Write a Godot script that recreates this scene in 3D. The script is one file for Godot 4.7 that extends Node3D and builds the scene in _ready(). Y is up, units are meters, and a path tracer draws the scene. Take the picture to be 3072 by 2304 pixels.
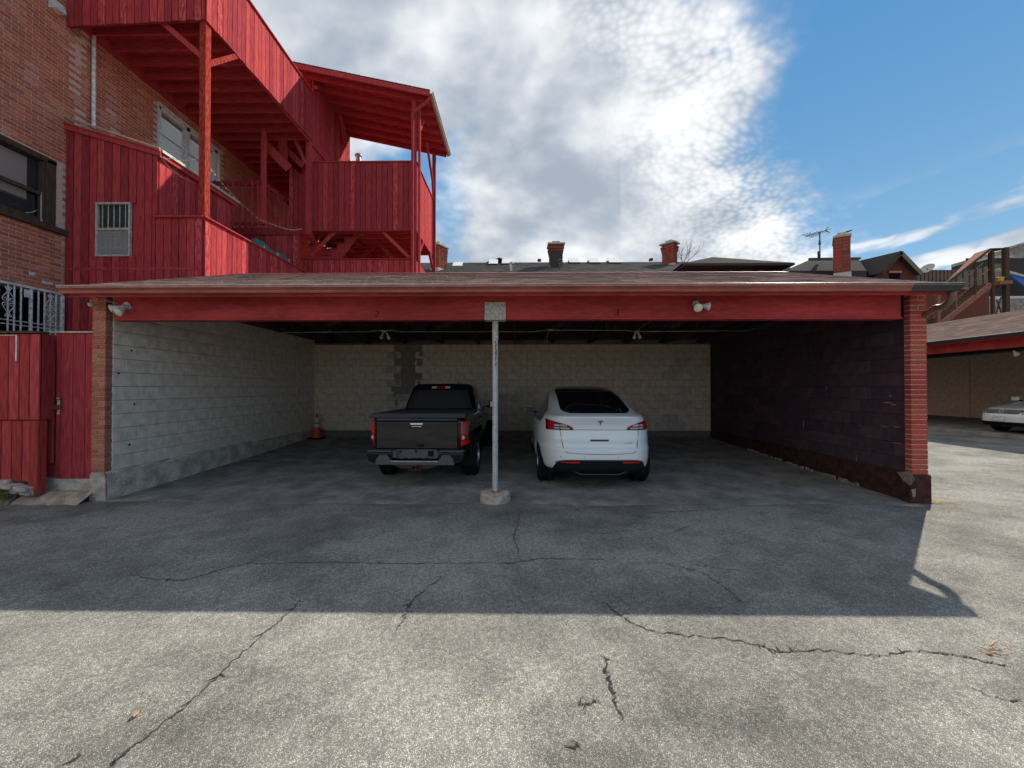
extends Node3D
# A four-bay carport with a pickup and a crossover, a red timber stair porch on a brick building at the left,
# neighbouring roofs behind. Metres, y up; the carport's depth axis is -z ("depth" below is -z).

const F := 1248.0            # focal length in pixels of the 3072 x 2304 photograph
var eye := Vector3(0.0, 1.6, 0.0)
var view := Basis.from_euler(Vector3(deg_to_rad(0.6), deg_to_rad(0.73), 0.0))
var rng := RandomNumberGenerator.new()
var M := {}                  # materials
var used_names := {}

# ---------------------------------------------------------------- pixel helpers
func ray(px: float, py: float) -> Vector3:
	return view * Vector3((px - 1536.0) / F, -(py - 1152.0) / F, -1.0)
func on_depth(px: float, py: float, d: float) -> Vector3:
	var r := ray(px, py)
	return eye + r * (d / -r.z)
func on_x(px: float, py: float, x: float) -> Vector3:
	var r := ray(px, py)
	return eye + r * ((x - eye.x) / r.x)
func on_y(px: float, py: float, y: float) -> Vector3:
	var r := ray(px, py)
	return eye + r * ((y - eye.y) / r.y)
func pixel(p: Vector3) -> Vector2:
	var q := view.inverse() * (p - eye)
	if q.z > -0.1:
		return Vector2(-99999, -99999)
	return Vector2(1536.0 + F * q.x / -q.z, 1152.0 - F * q.y / -q.z)

# ---------------------------------------------------------------- mesh builder
class MB:
	var v := PackedVector3Array()
	var n := PackedVector3Array()
	var c := PackedColorArray()
	var tint := Color(1, 1, 1)
	var colored := false

	func tri(a: Vector3, b: Vector3, d: Vector3) -> void:
		var m := (d - a).cross(b - a).normalized()
		for p in [a, b, d]:
			v.append(p); n.append(m); c.append(tint)
	func trin(a: Vector3, b: Vector3, d: Vector3, na: Vector3, nb: Vector3, nd: Vector3) -> void:
		if (d - a).cross(b - a).dot(na + nb + nd) < 0.0:
			v.append(a); v.append(d); v.append(b)
			n.append(na); n.append(nd); n.append(nb)
		else:
			v.append(a); v.append(b); v.append(d)
			n.append(na); n.append(nb); n.append(nd)
		c.append(tint); c.append(tint); c.append(tint)
	func quad(a: Vector3, b: Vector3, d: Vector3, e: Vector3) -> void:
		tri(a, b, d); tri(a, d, e)
	func box(o: Vector3, s: Vector3, b := Basis()) -> void:
		var x := b.x * s.x * 0.5
		var y := b.y * s.y * 0.5
		var z := b.z * s.z * 0.5
		quad(o - x - y + z, o - x + y + z, o + x + y + z, o + x - y + z)
		quad(o + x - y - z, o + x + y - z, o - x + y - z, o - x - y - z)
		quad(o + x - y + z, o + x + y + z, o + x + y - z, o + x - y - z)
		quad(o - x - y - z, o - x + y - z, o - x + y + z, o - x - y + z)
		quad(o - x + y + z, o - x + y - z, o + x + y - z, o + x + y + z)
		quad(o - x - y - z, o - x - y + z, o + x - y + z, o + x - y - z)
	func cbox(o: Vector3, s: Vector3, k: float, b := Basis()) -> void:
		# box with chamfered edges
		var h := s * 0.5
		k = minf(k, minf(h.x, minf(h.y, h.z)) * 0.45)
		var p := func(x: float, y: float, z: float) -> Vector3: return o + b * Vector3(x, y, z)
		var i := h - Vector3(k, k, k)
		for g in [-1.0, 1.0]:
			quad(p.call(-i.x, -i.y, g * h.z), p.call(-i.x, i.y, g * h.z), p.call(i.x, i.y, g * h.z), p.call(i.x, -i.y, g * h.z))
			quad(p.call(g * h.x, -i.y, -i.z), p.call(g * h.x, i.y, -i.z), p.call(g * h.x, i.y, i.z), p.call(g * h.x, -i.y, i.z))
			quad(p.call(-i.x, g * h.y, -i.z), p.call(-i.x, g * h.y, i.z), p.call(i.x, g * h.y, i.z), p.call(i.x, g * h.y, -i.z))
			for t in [-1.0, 1.0]:
				quad(p.call(g * i.x, t * h.y, -i.z), p.call(g * i.x, t * h.y, i.z), p.call(g * h.x, t * i.y, i.z), p.call(g * h.x, t * i.y, -i.z))
				quad(p.call(-i.x, g * h.y, t * i.z), p.call(i.x, g * h.y, t * i.z), p.call(i.x, g * i.y, t * h.z), p.call(-i.x, g * i.y, t * h.z))
				quad(p.call(g * i.x, -i.y, t * h.z), p.call(g * i.x, i.y, t * h.z), p.call(g * h.x, i.y, t * i.z), p.call(g * h.x, -i.y, t * i.z))
				for w in [-1.0, 1.0]:
					tri(p.call(g * h.x, t * i.y, w * i.z), p.call(g * i.x, t * h.y, w * i.z), p.call(g * i.x, t * i.y, w * h.z))
	func beam(a: Vector3, b: Vector3, w: float, h: float, up := Vector3.UP, k := 0.004) -> void:
		# a bar from a to b, w wide across and h tall towards up
		var z := (b - a).normalized()
		var x := up.cross(z)
		if x.length() < 0.01:
			x = Vector3.RIGHT
		x = x.normalized()
		var y := z.cross(x).normalized()
		cbox((a + b) * 0.5, Vector3(w, h, a.distance_to(b)), k, Basis(x, y, z))
	func prism(poly: PackedVector2Array, xf: Transform3D, d: float) -> void:
		# polygon in the xy plane of xf, extruded along its z from 0 to d
		var ix := Geometry2D.triangulate_polygon(poly)
		for t in range(0, ix.size(), 3):
			var q := [poly[ix[t]], poly[ix[t + 1]], poly[ix[t + 2]]]
			tri(xf * Vector3(q[0].x, q[0].y, d), xf * Vector3(q[1].x, q[1].y, d), xf * Vector3(q[2].x, q[2].y, d))
			tri(xf * Vector3(q[0].x, q[0].y, 0), xf * Vector3(q[2].x, q[2].y, 0), xf * Vector3(q[1].x, q[1].y, 0))
		for t in poly.size():
			var p := poly[t]
			var q := poly[(t + 1) % poly.size()]
			quad(xf * Vector3(p.x, p.y, 0), xf * Vector3(p.x, p.y, d), xf * Vector3(q.x, q.y, d), xf * Vector3(q.x, q.y, 0))
	func tube(path: Array, r, sides := 8, caps := true, squash := 1.0) -> void:
		var rows := []
		var norms := []
		var x := Vector3.ZERO
		for i in path.size():
			var a: Vector3 = path[maxi(i - 1, 0)]
			var b: Vector3 = path[mini(i + 1, path.size() - 1)]
			var z := (b - a).normalized()
			if x == Vector3.ZERO:
				x = (Vector3.UP if absf(z.y) < 0.9 else Vector3.RIGHT).cross(z).normalized()
			else:
				x = (x - z * x.dot(z)).normalized()
			var y := z.cross(x)
			var rr: float = r[i] if r is Array else r
			var row := []
			var nr := []
			for k in sides + 1:
				var t := TAU * k / sides
				var dir := x * cos(t) + y * sin(t) * squash
				row.append(path[i] + dir * rr)
				nr.append((x * cos(t) * squash + y * sin(t)).normalized())
			rows.append(row); norms.append(nr)
		for i in rows.size() - 1:
			for k in sides:
				trin(rows[i][k], rows[i][k + 1], rows[i + 1][k + 1], norms[i][k], norms[i][k + 1], norms[i + 1][k + 1])
				trin(rows[i][k], rows[i + 1][k + 1], rows[i + 1][k], norms[i][k], norms[i + 1][k + 1], norms[i + 1][k])
		if caps:
			for e in [0, rows.size() - 1]:
				for k in sides:
					tri(path[e], rows[e][k], rows[e][k + 1])
	func lathe(prof: Array, xf: Transform3D, segs := 20) -> void:
		# prof: [radius, height] pairs from bottom to top, smooth around, creased along where the angle is sharp
		for i in prof.size() - 1:
			var a: Array = prof[i]
			var b: Array = prof[i + 1]
			var sl := Vector2(b[1] - a[1], a[0] - b[0]).normalized()
			for k in segs:
				var t := TAU * k / segs
				var u := TAU * (k + 1) / segs
				var pt := [Vector3(cos(t) * a[0], a[1], sin(t) * a[0]), Vector3(cos(u) * a[0], a[1], sin(u) * a[0]), Vector3(cos(u) * b[0], b[1], sin(u) * b[0]), Vector3(cos(t) * b[0], b[1], sin(t) * b[0])]
				var n0 := (xf.basis * Vector3(cos(t) * sl.x, sl.y, sin(t) * sl.x)).normalized()
				var n1 := (xf.basis * Vector3(cos(u) * sl.x, sl.y, sin(u) * sl.x)).normalized()
				if a[0] > 0.0001:
					trin(xf * pt[0], xf * pt[1], xf * pt[2], n0, n1, n1)
				if b[0] > 0.0001:
					trin(xf * pt[0], xf * pt[2], xf * pt[3], n0, n1, n0)
	func grid(rows: Array, closed := false, flip := false) -> void:
		# rows of points, smooth normals taken from the neighbours
		var h := rows.size()
		var w: int = rows[0].size()
		var norms := []
		for i in h:
			var nr := []
			for k in w:
				var l: Vector3 = rows[i][(k - 1 + w) % w if closed else maxi(k - 1, 0)]
				var r: Vector3 = rows[i][(k + 1) % w if closed else mini(k + 1, w - 1)]
				var d: Vector3 = rows[maxi(i - 1, 0)][k]
				var u: Vector3 = rows[mini(i + 1, h - 1)][k]
				var m := (r - l).cross(u - d)
				if m.length_squared() < 1e-14:
					m = nr[k - 1] if k > 0 else (norms[i - 1][k] if i > 0 else Vector3.UP)
				nr.append(m.normalized() * (-1.0 if flip else 1.0))
			norms.append(nr)
		for i in h - 1:
			for k in (w if closed else w - 1):
				var q := (k + 1) % w
				trin(rows[i][k], rows[i][q], rows[i + 1][q], norms[i][k], norms[i][q], norms[i + 1][q])
				trin(rows[i][k], rows[i + 1][q], rows[i + 1][k], norms[i][k], norms[i + 1][q], norms[i + 1][k])
	func mesh() -> ArrayMesh:
		var a := []
		a.resize(Mesh.ARRAY_MAX)
		a[Mesh.ARRAY_VERTEX] = v
		a[Mesh.ARRAY_NORMAL] = n
		if colored:
			a[Mesh.ARRAY_COLOR] = c
		var m := ArrayMesh.new()
		if v.size():
			m.add_surface_from_arrays(Mesh.PRIMITIVE_TRIANGLES, a)
		return m

# ---------------------------------------------------------------- nodes
func numbered(called: String) -> String:
	var k: int = used_names.get(called, 0)
	used_names[called] = k + 1
	return called if k == 0 else "%s_%03d" % [called, k]
func thing(called: String, label: String, category: String, at := Vector3.ZERO, group := "", turn := 0.0) -> Node3D:
	var o := Node3D.new()
	o.name = numbered(called)
	add_child(o)
	o.position = at
	o.rotation.y = turn
	o.set_meta("label", label)
	o.set_meta("category", category)
	if group:
		o.set_meta("group", group)
	return o
func whole(o: Node3D) -> Transform3D:
	var t := Transform3D()
	var k: Node = o
	while k != self and k is Node3D:
		t = k.transform * t
		k = k.get_parent()
	return t
func holder(called: String, parent: Node3D) -> Node3D:
	var o := Node3D.new()
	o.name = called
	parent.add_child(o, true)
	return o
func lpart(called: String, m: Mesh, mat: Material, parent: Node, xf := Transform3D()) -> MeshInstance3D:
	# a part whose mesh is in the parent's own axes
	var o := MeshInstance3D.new()
	o.name = called
	o.mesh = m
	o.material_override = mat
	o.transform = xf
	parent.add_child(o, true)
	return o
func part(called: String, m: Mesh, mat: Material, parent: Node3D, xf := Transform3D()) -> MeshInstance3D:
	# a part whose mesh is in world axes
	return lpart(called, m, mat, parent, whole(parent).affine_inverse() * xf)
func setting(called: String, m: Mesh, mat: Material) -> MeshInstance3D:
	var o := lpart(numbered(called), m, mat, self)
	o.set_meta("kind", "structure")
	return o
func one(fill: Callable) -> ArrayMesh:
	var b := MB.new()
	fill.call(b)
	return b.mesh()
func box_mesh(o: Vector3, s: Vector3, k := 0.004, b := Basis()) -> ArrayMesh:
	var m := MB.new()
	m.cbox(o, s, k, b)
	return m.mesh()
func bar_mesh(a: Vector3, b: Vector3, w: float, h: float, up := Vector3.UP, k := 0.004) -> ArrayMesh:
	var m := MB.new()
	m.beam(a, b, w, h, up, k)
	return m.mesh()
func tube_mesh(path: Array, r, sides := 8, caps := true) -> ArrayMesh:
	var m := MB.new()
	m.tube(path, r, sides, caps)
	return m.mesh()

# ---------------------------------------------------------------- textures and materials
func noise(kind: int, freq: float, octaves: int, sd: int) -> FastNoiseLite:
	var f := FastNoiseLite.new()
	f.noise_type = kind
	f.frequency = freq
	f.seed = sd
	f.fractal_type = FastNoiseLite.FRACTAL_FBM if octaves > 1 else FastNoiseLite.FRACTAL_NONE
	f.fractal_octaves = octaves
	return f
func grey(f: FastNoiseLite, w: int, h: int, blend := 0.2) -> PackedByteArray:
	var im := f.get_seamless_image(w, h, false, false, blend)
	im.convert(Image.FORMAT_L8)
	return im.get_data()
func picture(w: int, h: int, fill: Callable) -> ImageTexture:
	# fill(i) gives the sRGB colour of pixel i as a Color
	var b := PackedByteArray()
	b.resize(w * h * 3)
	for i in w * h:
		var k: Color = fill.call(i)
		b[i * 3] = clampi(int(k.r * 255.0), 0, 255)
		b[i * 3 + 1] = clampi(int(k.g * 255.0), 0, 255)
		b[i * 3 + 2] = clampi(int(k.b * 255.0), 0, 255)
	return ImageTexture.create_from_image(Image.create_from_data(w, h, false, Image.FORMAT_RGB8, b))
func grey_picture(w: int, h: int, b: PackedByteArray) -> ImageTexture:
	return ImageTexture.create_from_image(Image.create_from_data(w, h, false, Image.FORMAT_L8, b))
func relief(w: int, h: int, b: PackedByteArray, strength: float) -> ImageTexture:
	var im := Image.create_from_data(w, h, false, Image.FORMAT_L8, b)
	im.convert(Image.FORMAT_RGBA8)
	im.bump_map_to_normal_map(strength)
	return ImageTexture.create_from_image(im)
func lin(r: float, g: float, b: float) -> Color:
	return Color(r, g, b).linear_to_srgb()
func mat(called: String, color: Color, rough: float, tex: Texture2D = null, scale := Vector3.ONE, bump: Texture2D = null, bump_scale := 1.0, metal := 0.0) -> StandardMaterial3D:
	var m := StandardMaterial3D.new()
	m.resource_name = called
	m.albedo_color = color
	m.roughness = rough
	m.metallic = metal
	if tex:
		m.albedo_texture = tex
	if bump:
		m.normal_enabled = true
		m.normal_texture = bump
		m.normal_scale = bump_scale
	if tex or bump:
		m.uv1_triplanar = true
		m.uv1_world_triplanar = true
		m.uv1_triplanar_sharpness = 8.0
		m.uv1_scale = scale
	M[called] = m
	return m
func glass(called: String, color: Color, alpha: float) -> StandardMaterial3D:
	var m := mat(called, color, 0.03)
	m.transparency = BaseMaterial3D.TRANSPARENCY_ALPHA
	m.albedo_color.a = alpha
	return m

# the same piece many times: as single parts where they show largest, the rest joined into one part of each tone
func pieces(parent: Node3D, called: String, places: Array, meshes: Dictionary, mats: Array, most: int) -> void:
	# places: [mesh key, Transform3D in world axes, tone]; meshes: key -> ArrayMesh round its own middle
	for p in places:
		var at: Vector3 = p[1].origin
		var q := pixel(at)
		var score := 1.0 / maxf(0.5, (at - eye).length())
		if q.x < -30 or q.x > 3102 or q.y < -30 or q.y > 2334:
			score *= 0.01
		p.append(score)
	var order := places
	if places.size() > most:
		order = places.duplicate()
		order.sort_custom(func(a, b): return a[3] > b[3])
	var inv := whole(parent).affine_inverse()
	for i in mini(most, order.size()):
		lpart(called, meshes[order[i][0]], mats[order[i][2]], parent, inv * order[i][1])
	if order.size() > most:
		for t in mats.size():
			var st := SurfaceTool.new()
			var any := false
			for i in range(most, order.size()):
				if order[i][2] == t:
					st.append_from(meshes[order[i][0]], 0, inv * order[i][1])
					any = true
			if any:
				var o := lpart(called + "work", st.commit(), mats[t], parent)
				o.set_meta("kind", "stuff")

# masonry: courses of pieces on a wall whose lower near corner is o, running along u, standing up, facing out
func courses(parent: Node3D, called: String, o: Vector3, u: Vector3, out: Vector3, length: float, height: float, bl: float, bh: float, joint: float, deep: float, mats: Array, most: int, tone: Callable, skip: Callable, shift := 0.5, bevel := 0.006) -> void:
	var meshes := {}
	var places := []
	var rows := int(ceil(height / bh - 0.3))
	for r in rows:
		var start := 0.0 if r % 2 == 0 else -bl * shift
		var x := start
		while x < length - 0.02:
			var a := maxf(x, 0.0)
			var b := minf(x + bl, length)
			x += bl
			if b - a < 0.04:
				continue
			var mid := o + u * ((a + b) * 0.5) + Vector3.UP * (bh * (r + 0.5))
			if skip.call(mid, b - a):
				continue
			var w := snappedf(b - a - joint, 0.005)
			var key := "%.3f" % w
			if not meshes.has(key):
				var mb := MB.new()
				mb.cbox(Vector3.ZERO, Vector3(w, bh - joint, deep), bevel)
				meshes[key] = mb.mesh()
			var bas := Basis(u, Vector3.UP, u.cross(Vector3.UP))
			bas = bas * Basis(Vector3.RIGHT, rng.randf_range(-0.006, 0.006)) * Basis(Vector3.UP, rng.randf_range(-0.006, 0.006))
			var t: int = tone.call(mid)
			places.append([key, Transform3D(bas, mid + out * rng.randf_range(-0.0015, 0.0015)), t])
	pieces(parent, called, places, meshes, mats, most)

func shingles(b: MB, o: Vector3, u: Vector3, up: Vector3, width: float, length: float, tabw: float, expo: float, thick: float, base: Color, vary: float) -> void:
	# overlapping tabs on a slope: o lower corner, u along the eave, up the slope
	var nrm := u.cross(up).normalized()
	if nrm.y < 0:
		nrm = -nrm
	var rows := int(ceil(length / expo))
	for r in rows:
		var x := -rng.randf() * tabw
		while x < width:
			var w := tabw * rng.randf_range(0.8, 1.2)
			var a := maxf(x, 0.0)
			var e := minf(x + w - 0.008, width)
			x += w
			if e - a < 0.01:
				continue
			var low := r * expo + rng.randf_range(-0.004, 0.004)
			var high := minf(low + expo * 1.1, length)
			var lift := thick * rng.randf_range(0.8, 1.3)
			var k := 1.0 + rng.randf_range(-vary, vary)
			b.tint = Color(base.r * k * rng.randf_range(0.96, 1.04), base.g * k, base.b * k * rng.randf_range(0.96, 1.04))
			var p0 := o + u * a + up * low
			var p1 := o + u * e + up * low
			var q0 := o + u * a + up * high
			var q1 := o + u * e + up * high
			b.quad(p0 + nrm * lift, q0 + nrm * 0.001, q1 + nrm * 0.001, p1 + nrm * lift)
			b.quad(p0, p0 + nrm * lift, p1 + nrm * lift, p1)
			b.tri(p1, p1 + nrm * lift, q1)
			b.tri(p0, q0, p0 + nrm * lift)
	b.colored = true
	b.tint = Color(1, 1, 1)

# ================================================================ scene
func _ready() -> void:
	rng.seed = 20240
	make_camera_and_light()
	make_materials()
	make_ground()
	make_carport()
	make_brick_building()
	make_timber()
	make_second_carport()
	make_neighbours()
	make_fence()
	make_pickup()
	make_crossover()
	make_sedan()
	make_small_things()

func make_camera_and_light() -> void:
	var cam := Camera3D.new()
	cam.name = "camera"
	cam.fov = rad_to_deg(2.0 * atan(1152.0 / F))
	cam.near = 0.05
	cam.far = 2000.0
	cam.transform = Transform3D(view, eye)
	cam.current = true
	add_child(cam)
	var env := Environment.new()
	env.background_mode = Environment.BG_SKY
	env.tonemap_mode = Environment.TONE_MAPPER_LINEAR
	env.tonemap_exposure = EXPOSURE
	env.background_energy_multiplier = 1.0
	env.sdfgi_enabled = true
	env.ssao_enabled = true
	env.ssil_enabled = true
	var sky := Sky.new()
	var pano := PanoramaSkyMaterial.new()
	pano.panorama = make_sky()
	pano.energy_multiplier = SKY_ENERGY
	sky.sky_material = pano
	env.sky = sky
	var we := WorldEnvironment.new()
	we.name = "world_environment"
	we.environment = env
	add_child(we)
	var sun := DirectionalLight3D.new()
	sun.name = "sun"
	sun.light_energy = SUN_ENERGY
	sun.light_color = Color(1.0, 0.965, 0.91)
	sun.light_angular_distance = 0.5
	sun.shadow_enabled = true
	sun.transform = Transform3D(Basis.looking_at(Vector3(-2.5, -2.95, 2.42).normalized(), Vector3.UP), Vector3(12, 20, -14))
	add_child(sun)

const EXPOSURE := 3.5
const SKY_ENERGY := 0.88
const SUN_ENERGY := 0.60

# Clouds: a broad sheet that ends in ragged rows over the right of the carport, blue beyond it with thin streaks,
# and broken cloud everywhere else round the horizon. Colours are linear radiance.
func make_sky() -> ImageTexture:
	var w := 3072
	var h := 1536
	var data := PackedFloat32Array()
	data.resize(w * h * 3)
	var big := noise(FastNoiseLite.TYPE_SIMPLEX_SMOOTH, 0.55, 3, 11)
	var fine := noise(FastNoiseLite.TYPE_SIMPLEX_SMOOTH, 2.6, 5, 12)
	var small := noise(FastNoiseLite.TYPE_SIMPLEX_SMOOTH, 11.0, 4, 17)
	var puffs := noise(FastNoiseLite.TYPE_CELLULAR, 34.0, 1, 13)
	puffs.cellular_return_type = FastNoiseLite.RETURN_DISTANCE
	puffs.cellular_jitter = 0.85
	var shade := noise(FastNoiseLite.TYPE_SIMPLEX_SMOOTH, 1.3, 4, 14)
	var edge_pts := PackedVector2Array([Vector2(-5, 40), Vector2(0, 40), Vector2(7, 36), Vector2(14, 34.5), Vector2(20, 33), Vector2(25, 29.5), Vector2(30, 27.5), Vector2(34, 30), Vector2(38, 25.5), Vector2(42, 20), Vector2(50, 14), Vector2(65, 8), Vector2(90, 0)])
	for j in range(0, h / 2 + 4):
		var el := 90.0 - (j + 0.5) / h * 180.0
		var sy := sin(deg_to_rad(maxf(el, 0.0)))
		var ce := cos(deg_to_rad(el))
		var edge := 0.0
		for q in edge_pts.size() - 1:
			if el >= edge_pts[q].x and el <= edge_pts[q + 1].x:
				edge = lerpf(edge_pts[q].y, edge_pts[q + 1].y, (el - edge_pts[q].x) / (edge_pts[q + 1].x - edge_pts[q].x))
		# clear air: deeper overhead, paler low down
		var t := pow(clampf(1.0 - sy, 0.0, 1.0), 2.6)
		var air := Vector3(0.024, 0.088, 0.190).lerp(Vector3(0.145, 0.24, 0.31), t)
		var k := 1.5 / (sy + 0.36)
		for i in w:
			var az := (i + 0.5) / w * 360.0
			if az > 180.0:
				az -= 360.0
			# beside and behind the view a coarser grain is enough
			if (az < -75.0 or az > 85.0) and (i % 2 == 1 or (j % 2 == 1 and i > 0)):
				var to := (j * w + i) * 3
				var from := to - 3 if i % 2 == 1 else to - w * 3
				for q in 3:
					data[to + q] = data[from + q]
				continue
			var ra := deg_to_rad(az)
			var x := sin(ra) * ce * k
			var z := -cos(ra) * ce * k
			var n1 := big.get_noise_2d(x * 1.1 + 3.0, z * 1.1)
			var wx := x + n1 * 0.10
			var wz := z - n1 * 0.08
			var n2 := fine.get_noise_2d(wx, wz)
			var n3 := small.get_noise_2d(wx + n2 * 0.03, wz * 1.15 + n2 * 0.02)
			# how much of the sheet lies here: inside left of the edge, clear to its right, broken behind
			var inside := (edge - az) / 7.0
			if az < -120.0:
				inside = lerpf(inside, 0.0, clampf((-az - 120.0) / 40.0, 0.0, 1.0))
			if az > 100.0:
				inside = lerpf(inside, 0.0, clampf((az - 100.0) / 40.0, 0.0, 1.0))
			inside = clampf(inside, -1.6, 1.6)
			# gaps in the left of the sheet, low behind the timber porch
			var gap := exp(-pow((az + 15.0) / 8.0, 2.0) - pow((el - 27.0) / 6.0, 2.0)) * 2.8
			gap += exp(-pow((az + 8.5) / 5.0, 2.0) - pow((el - 19.0) / 9.0, 2.0)) * 1.1
			gap += exp(-pow((az + 5.0) / 5.0, 2.0) - pow((el - 34.0) / 4.0, 2.0)) * 1.0
			var dens := inside * 0.9 + n1 * 1.0 + n2 * 0.62 + n3 * 0.22 + 0.16 - gap
			var near_edge := exp(-pow((az - edge + 6.0) / 8.0, 2.0))
			var cell := 0.0
			if near_edge > 0.02 and el > 3.0:
				cell = puffs.get_noise_2d(wx * 1.1 + wz * 0.35 + n2 * 0.03, wz * 1.35 - wx * 0.35 + n3 * 0.012)
				dens += near_edge * (-(cell + 0.55) * 0.9)
			var cover := smoothstep(-0.45, 0.85, dens)
			# thin streaks to the right, rising slowly away
			var streak := 0.0
			if az > 14.0 and az < 140.0:
				var across := el - (az - 35.0) * 0.09
				if el < 24.0:
					streak = smoothstep(-0.02, 0.5, fine.get_noise_2d(az * 0.011 + 20.0, across * 0.105 + n1 * 0.12) + small.get_noise_2d(az * 0.012, across * 0.055 + n2 * 0.05) * 0.45 + 0.05) * smoothstep(21.0, 12.0, across) * 0.9
				streak = maxf(streak, smoothstep(0.05, 0.7, big.get_noise_2d((az - el * 1.2) * 0.05, (az + el) * 0.010 + 9.0) + 0.14) * 0.24)
			cover = maxf(cover, streak)
			# tone within the cloud: bright near the ragged edge and where thin, grey-blue where thick
			var sh := shade.get_noise_2d(wx * 0.8 + 7.0, wz * 1.25) * 0.85 + n2 * 0.50 + n3 * 0.13
			# clouds away from the sun show their lit sides
			var turned := 0.5 - 0.5 * (sin(ra) * ce * 0.548 + sy * 0.647 + cos(ra) * ce * 0.530)
			var lit := clampf(0.31 + 0.33 * turned + sh * 0.62 + near_edge * (0.30 - (cell + 0.6) * 0.35) + streak * 0.45, 0.0, 1.0)
			var cl := Vector3(0.130, 0.150, 0.180).lerp(Vector3(0.355, 0.36, 0.363), lit * lit * (3.0 - 2.0 * lit))
			var c := air.lerp(cl, cover)
			var at := (j * w + i) * 3
			data[at] = c.x
			data[at + 1] = c.y
			data[at + 2] = c.z
	for j in range(h / 2 + 4, h):
		for i in w:
			var at := (j * w + i) * 3
			data[at] = 0.20
			data[at + 1] = 0.19
			data[at + 2] = 0.18
	return ImageTexture.create_from_image(Image.create_from_data(w, h, false, Image.FORMAT_RGBF, data.to_byte_array()))

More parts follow.
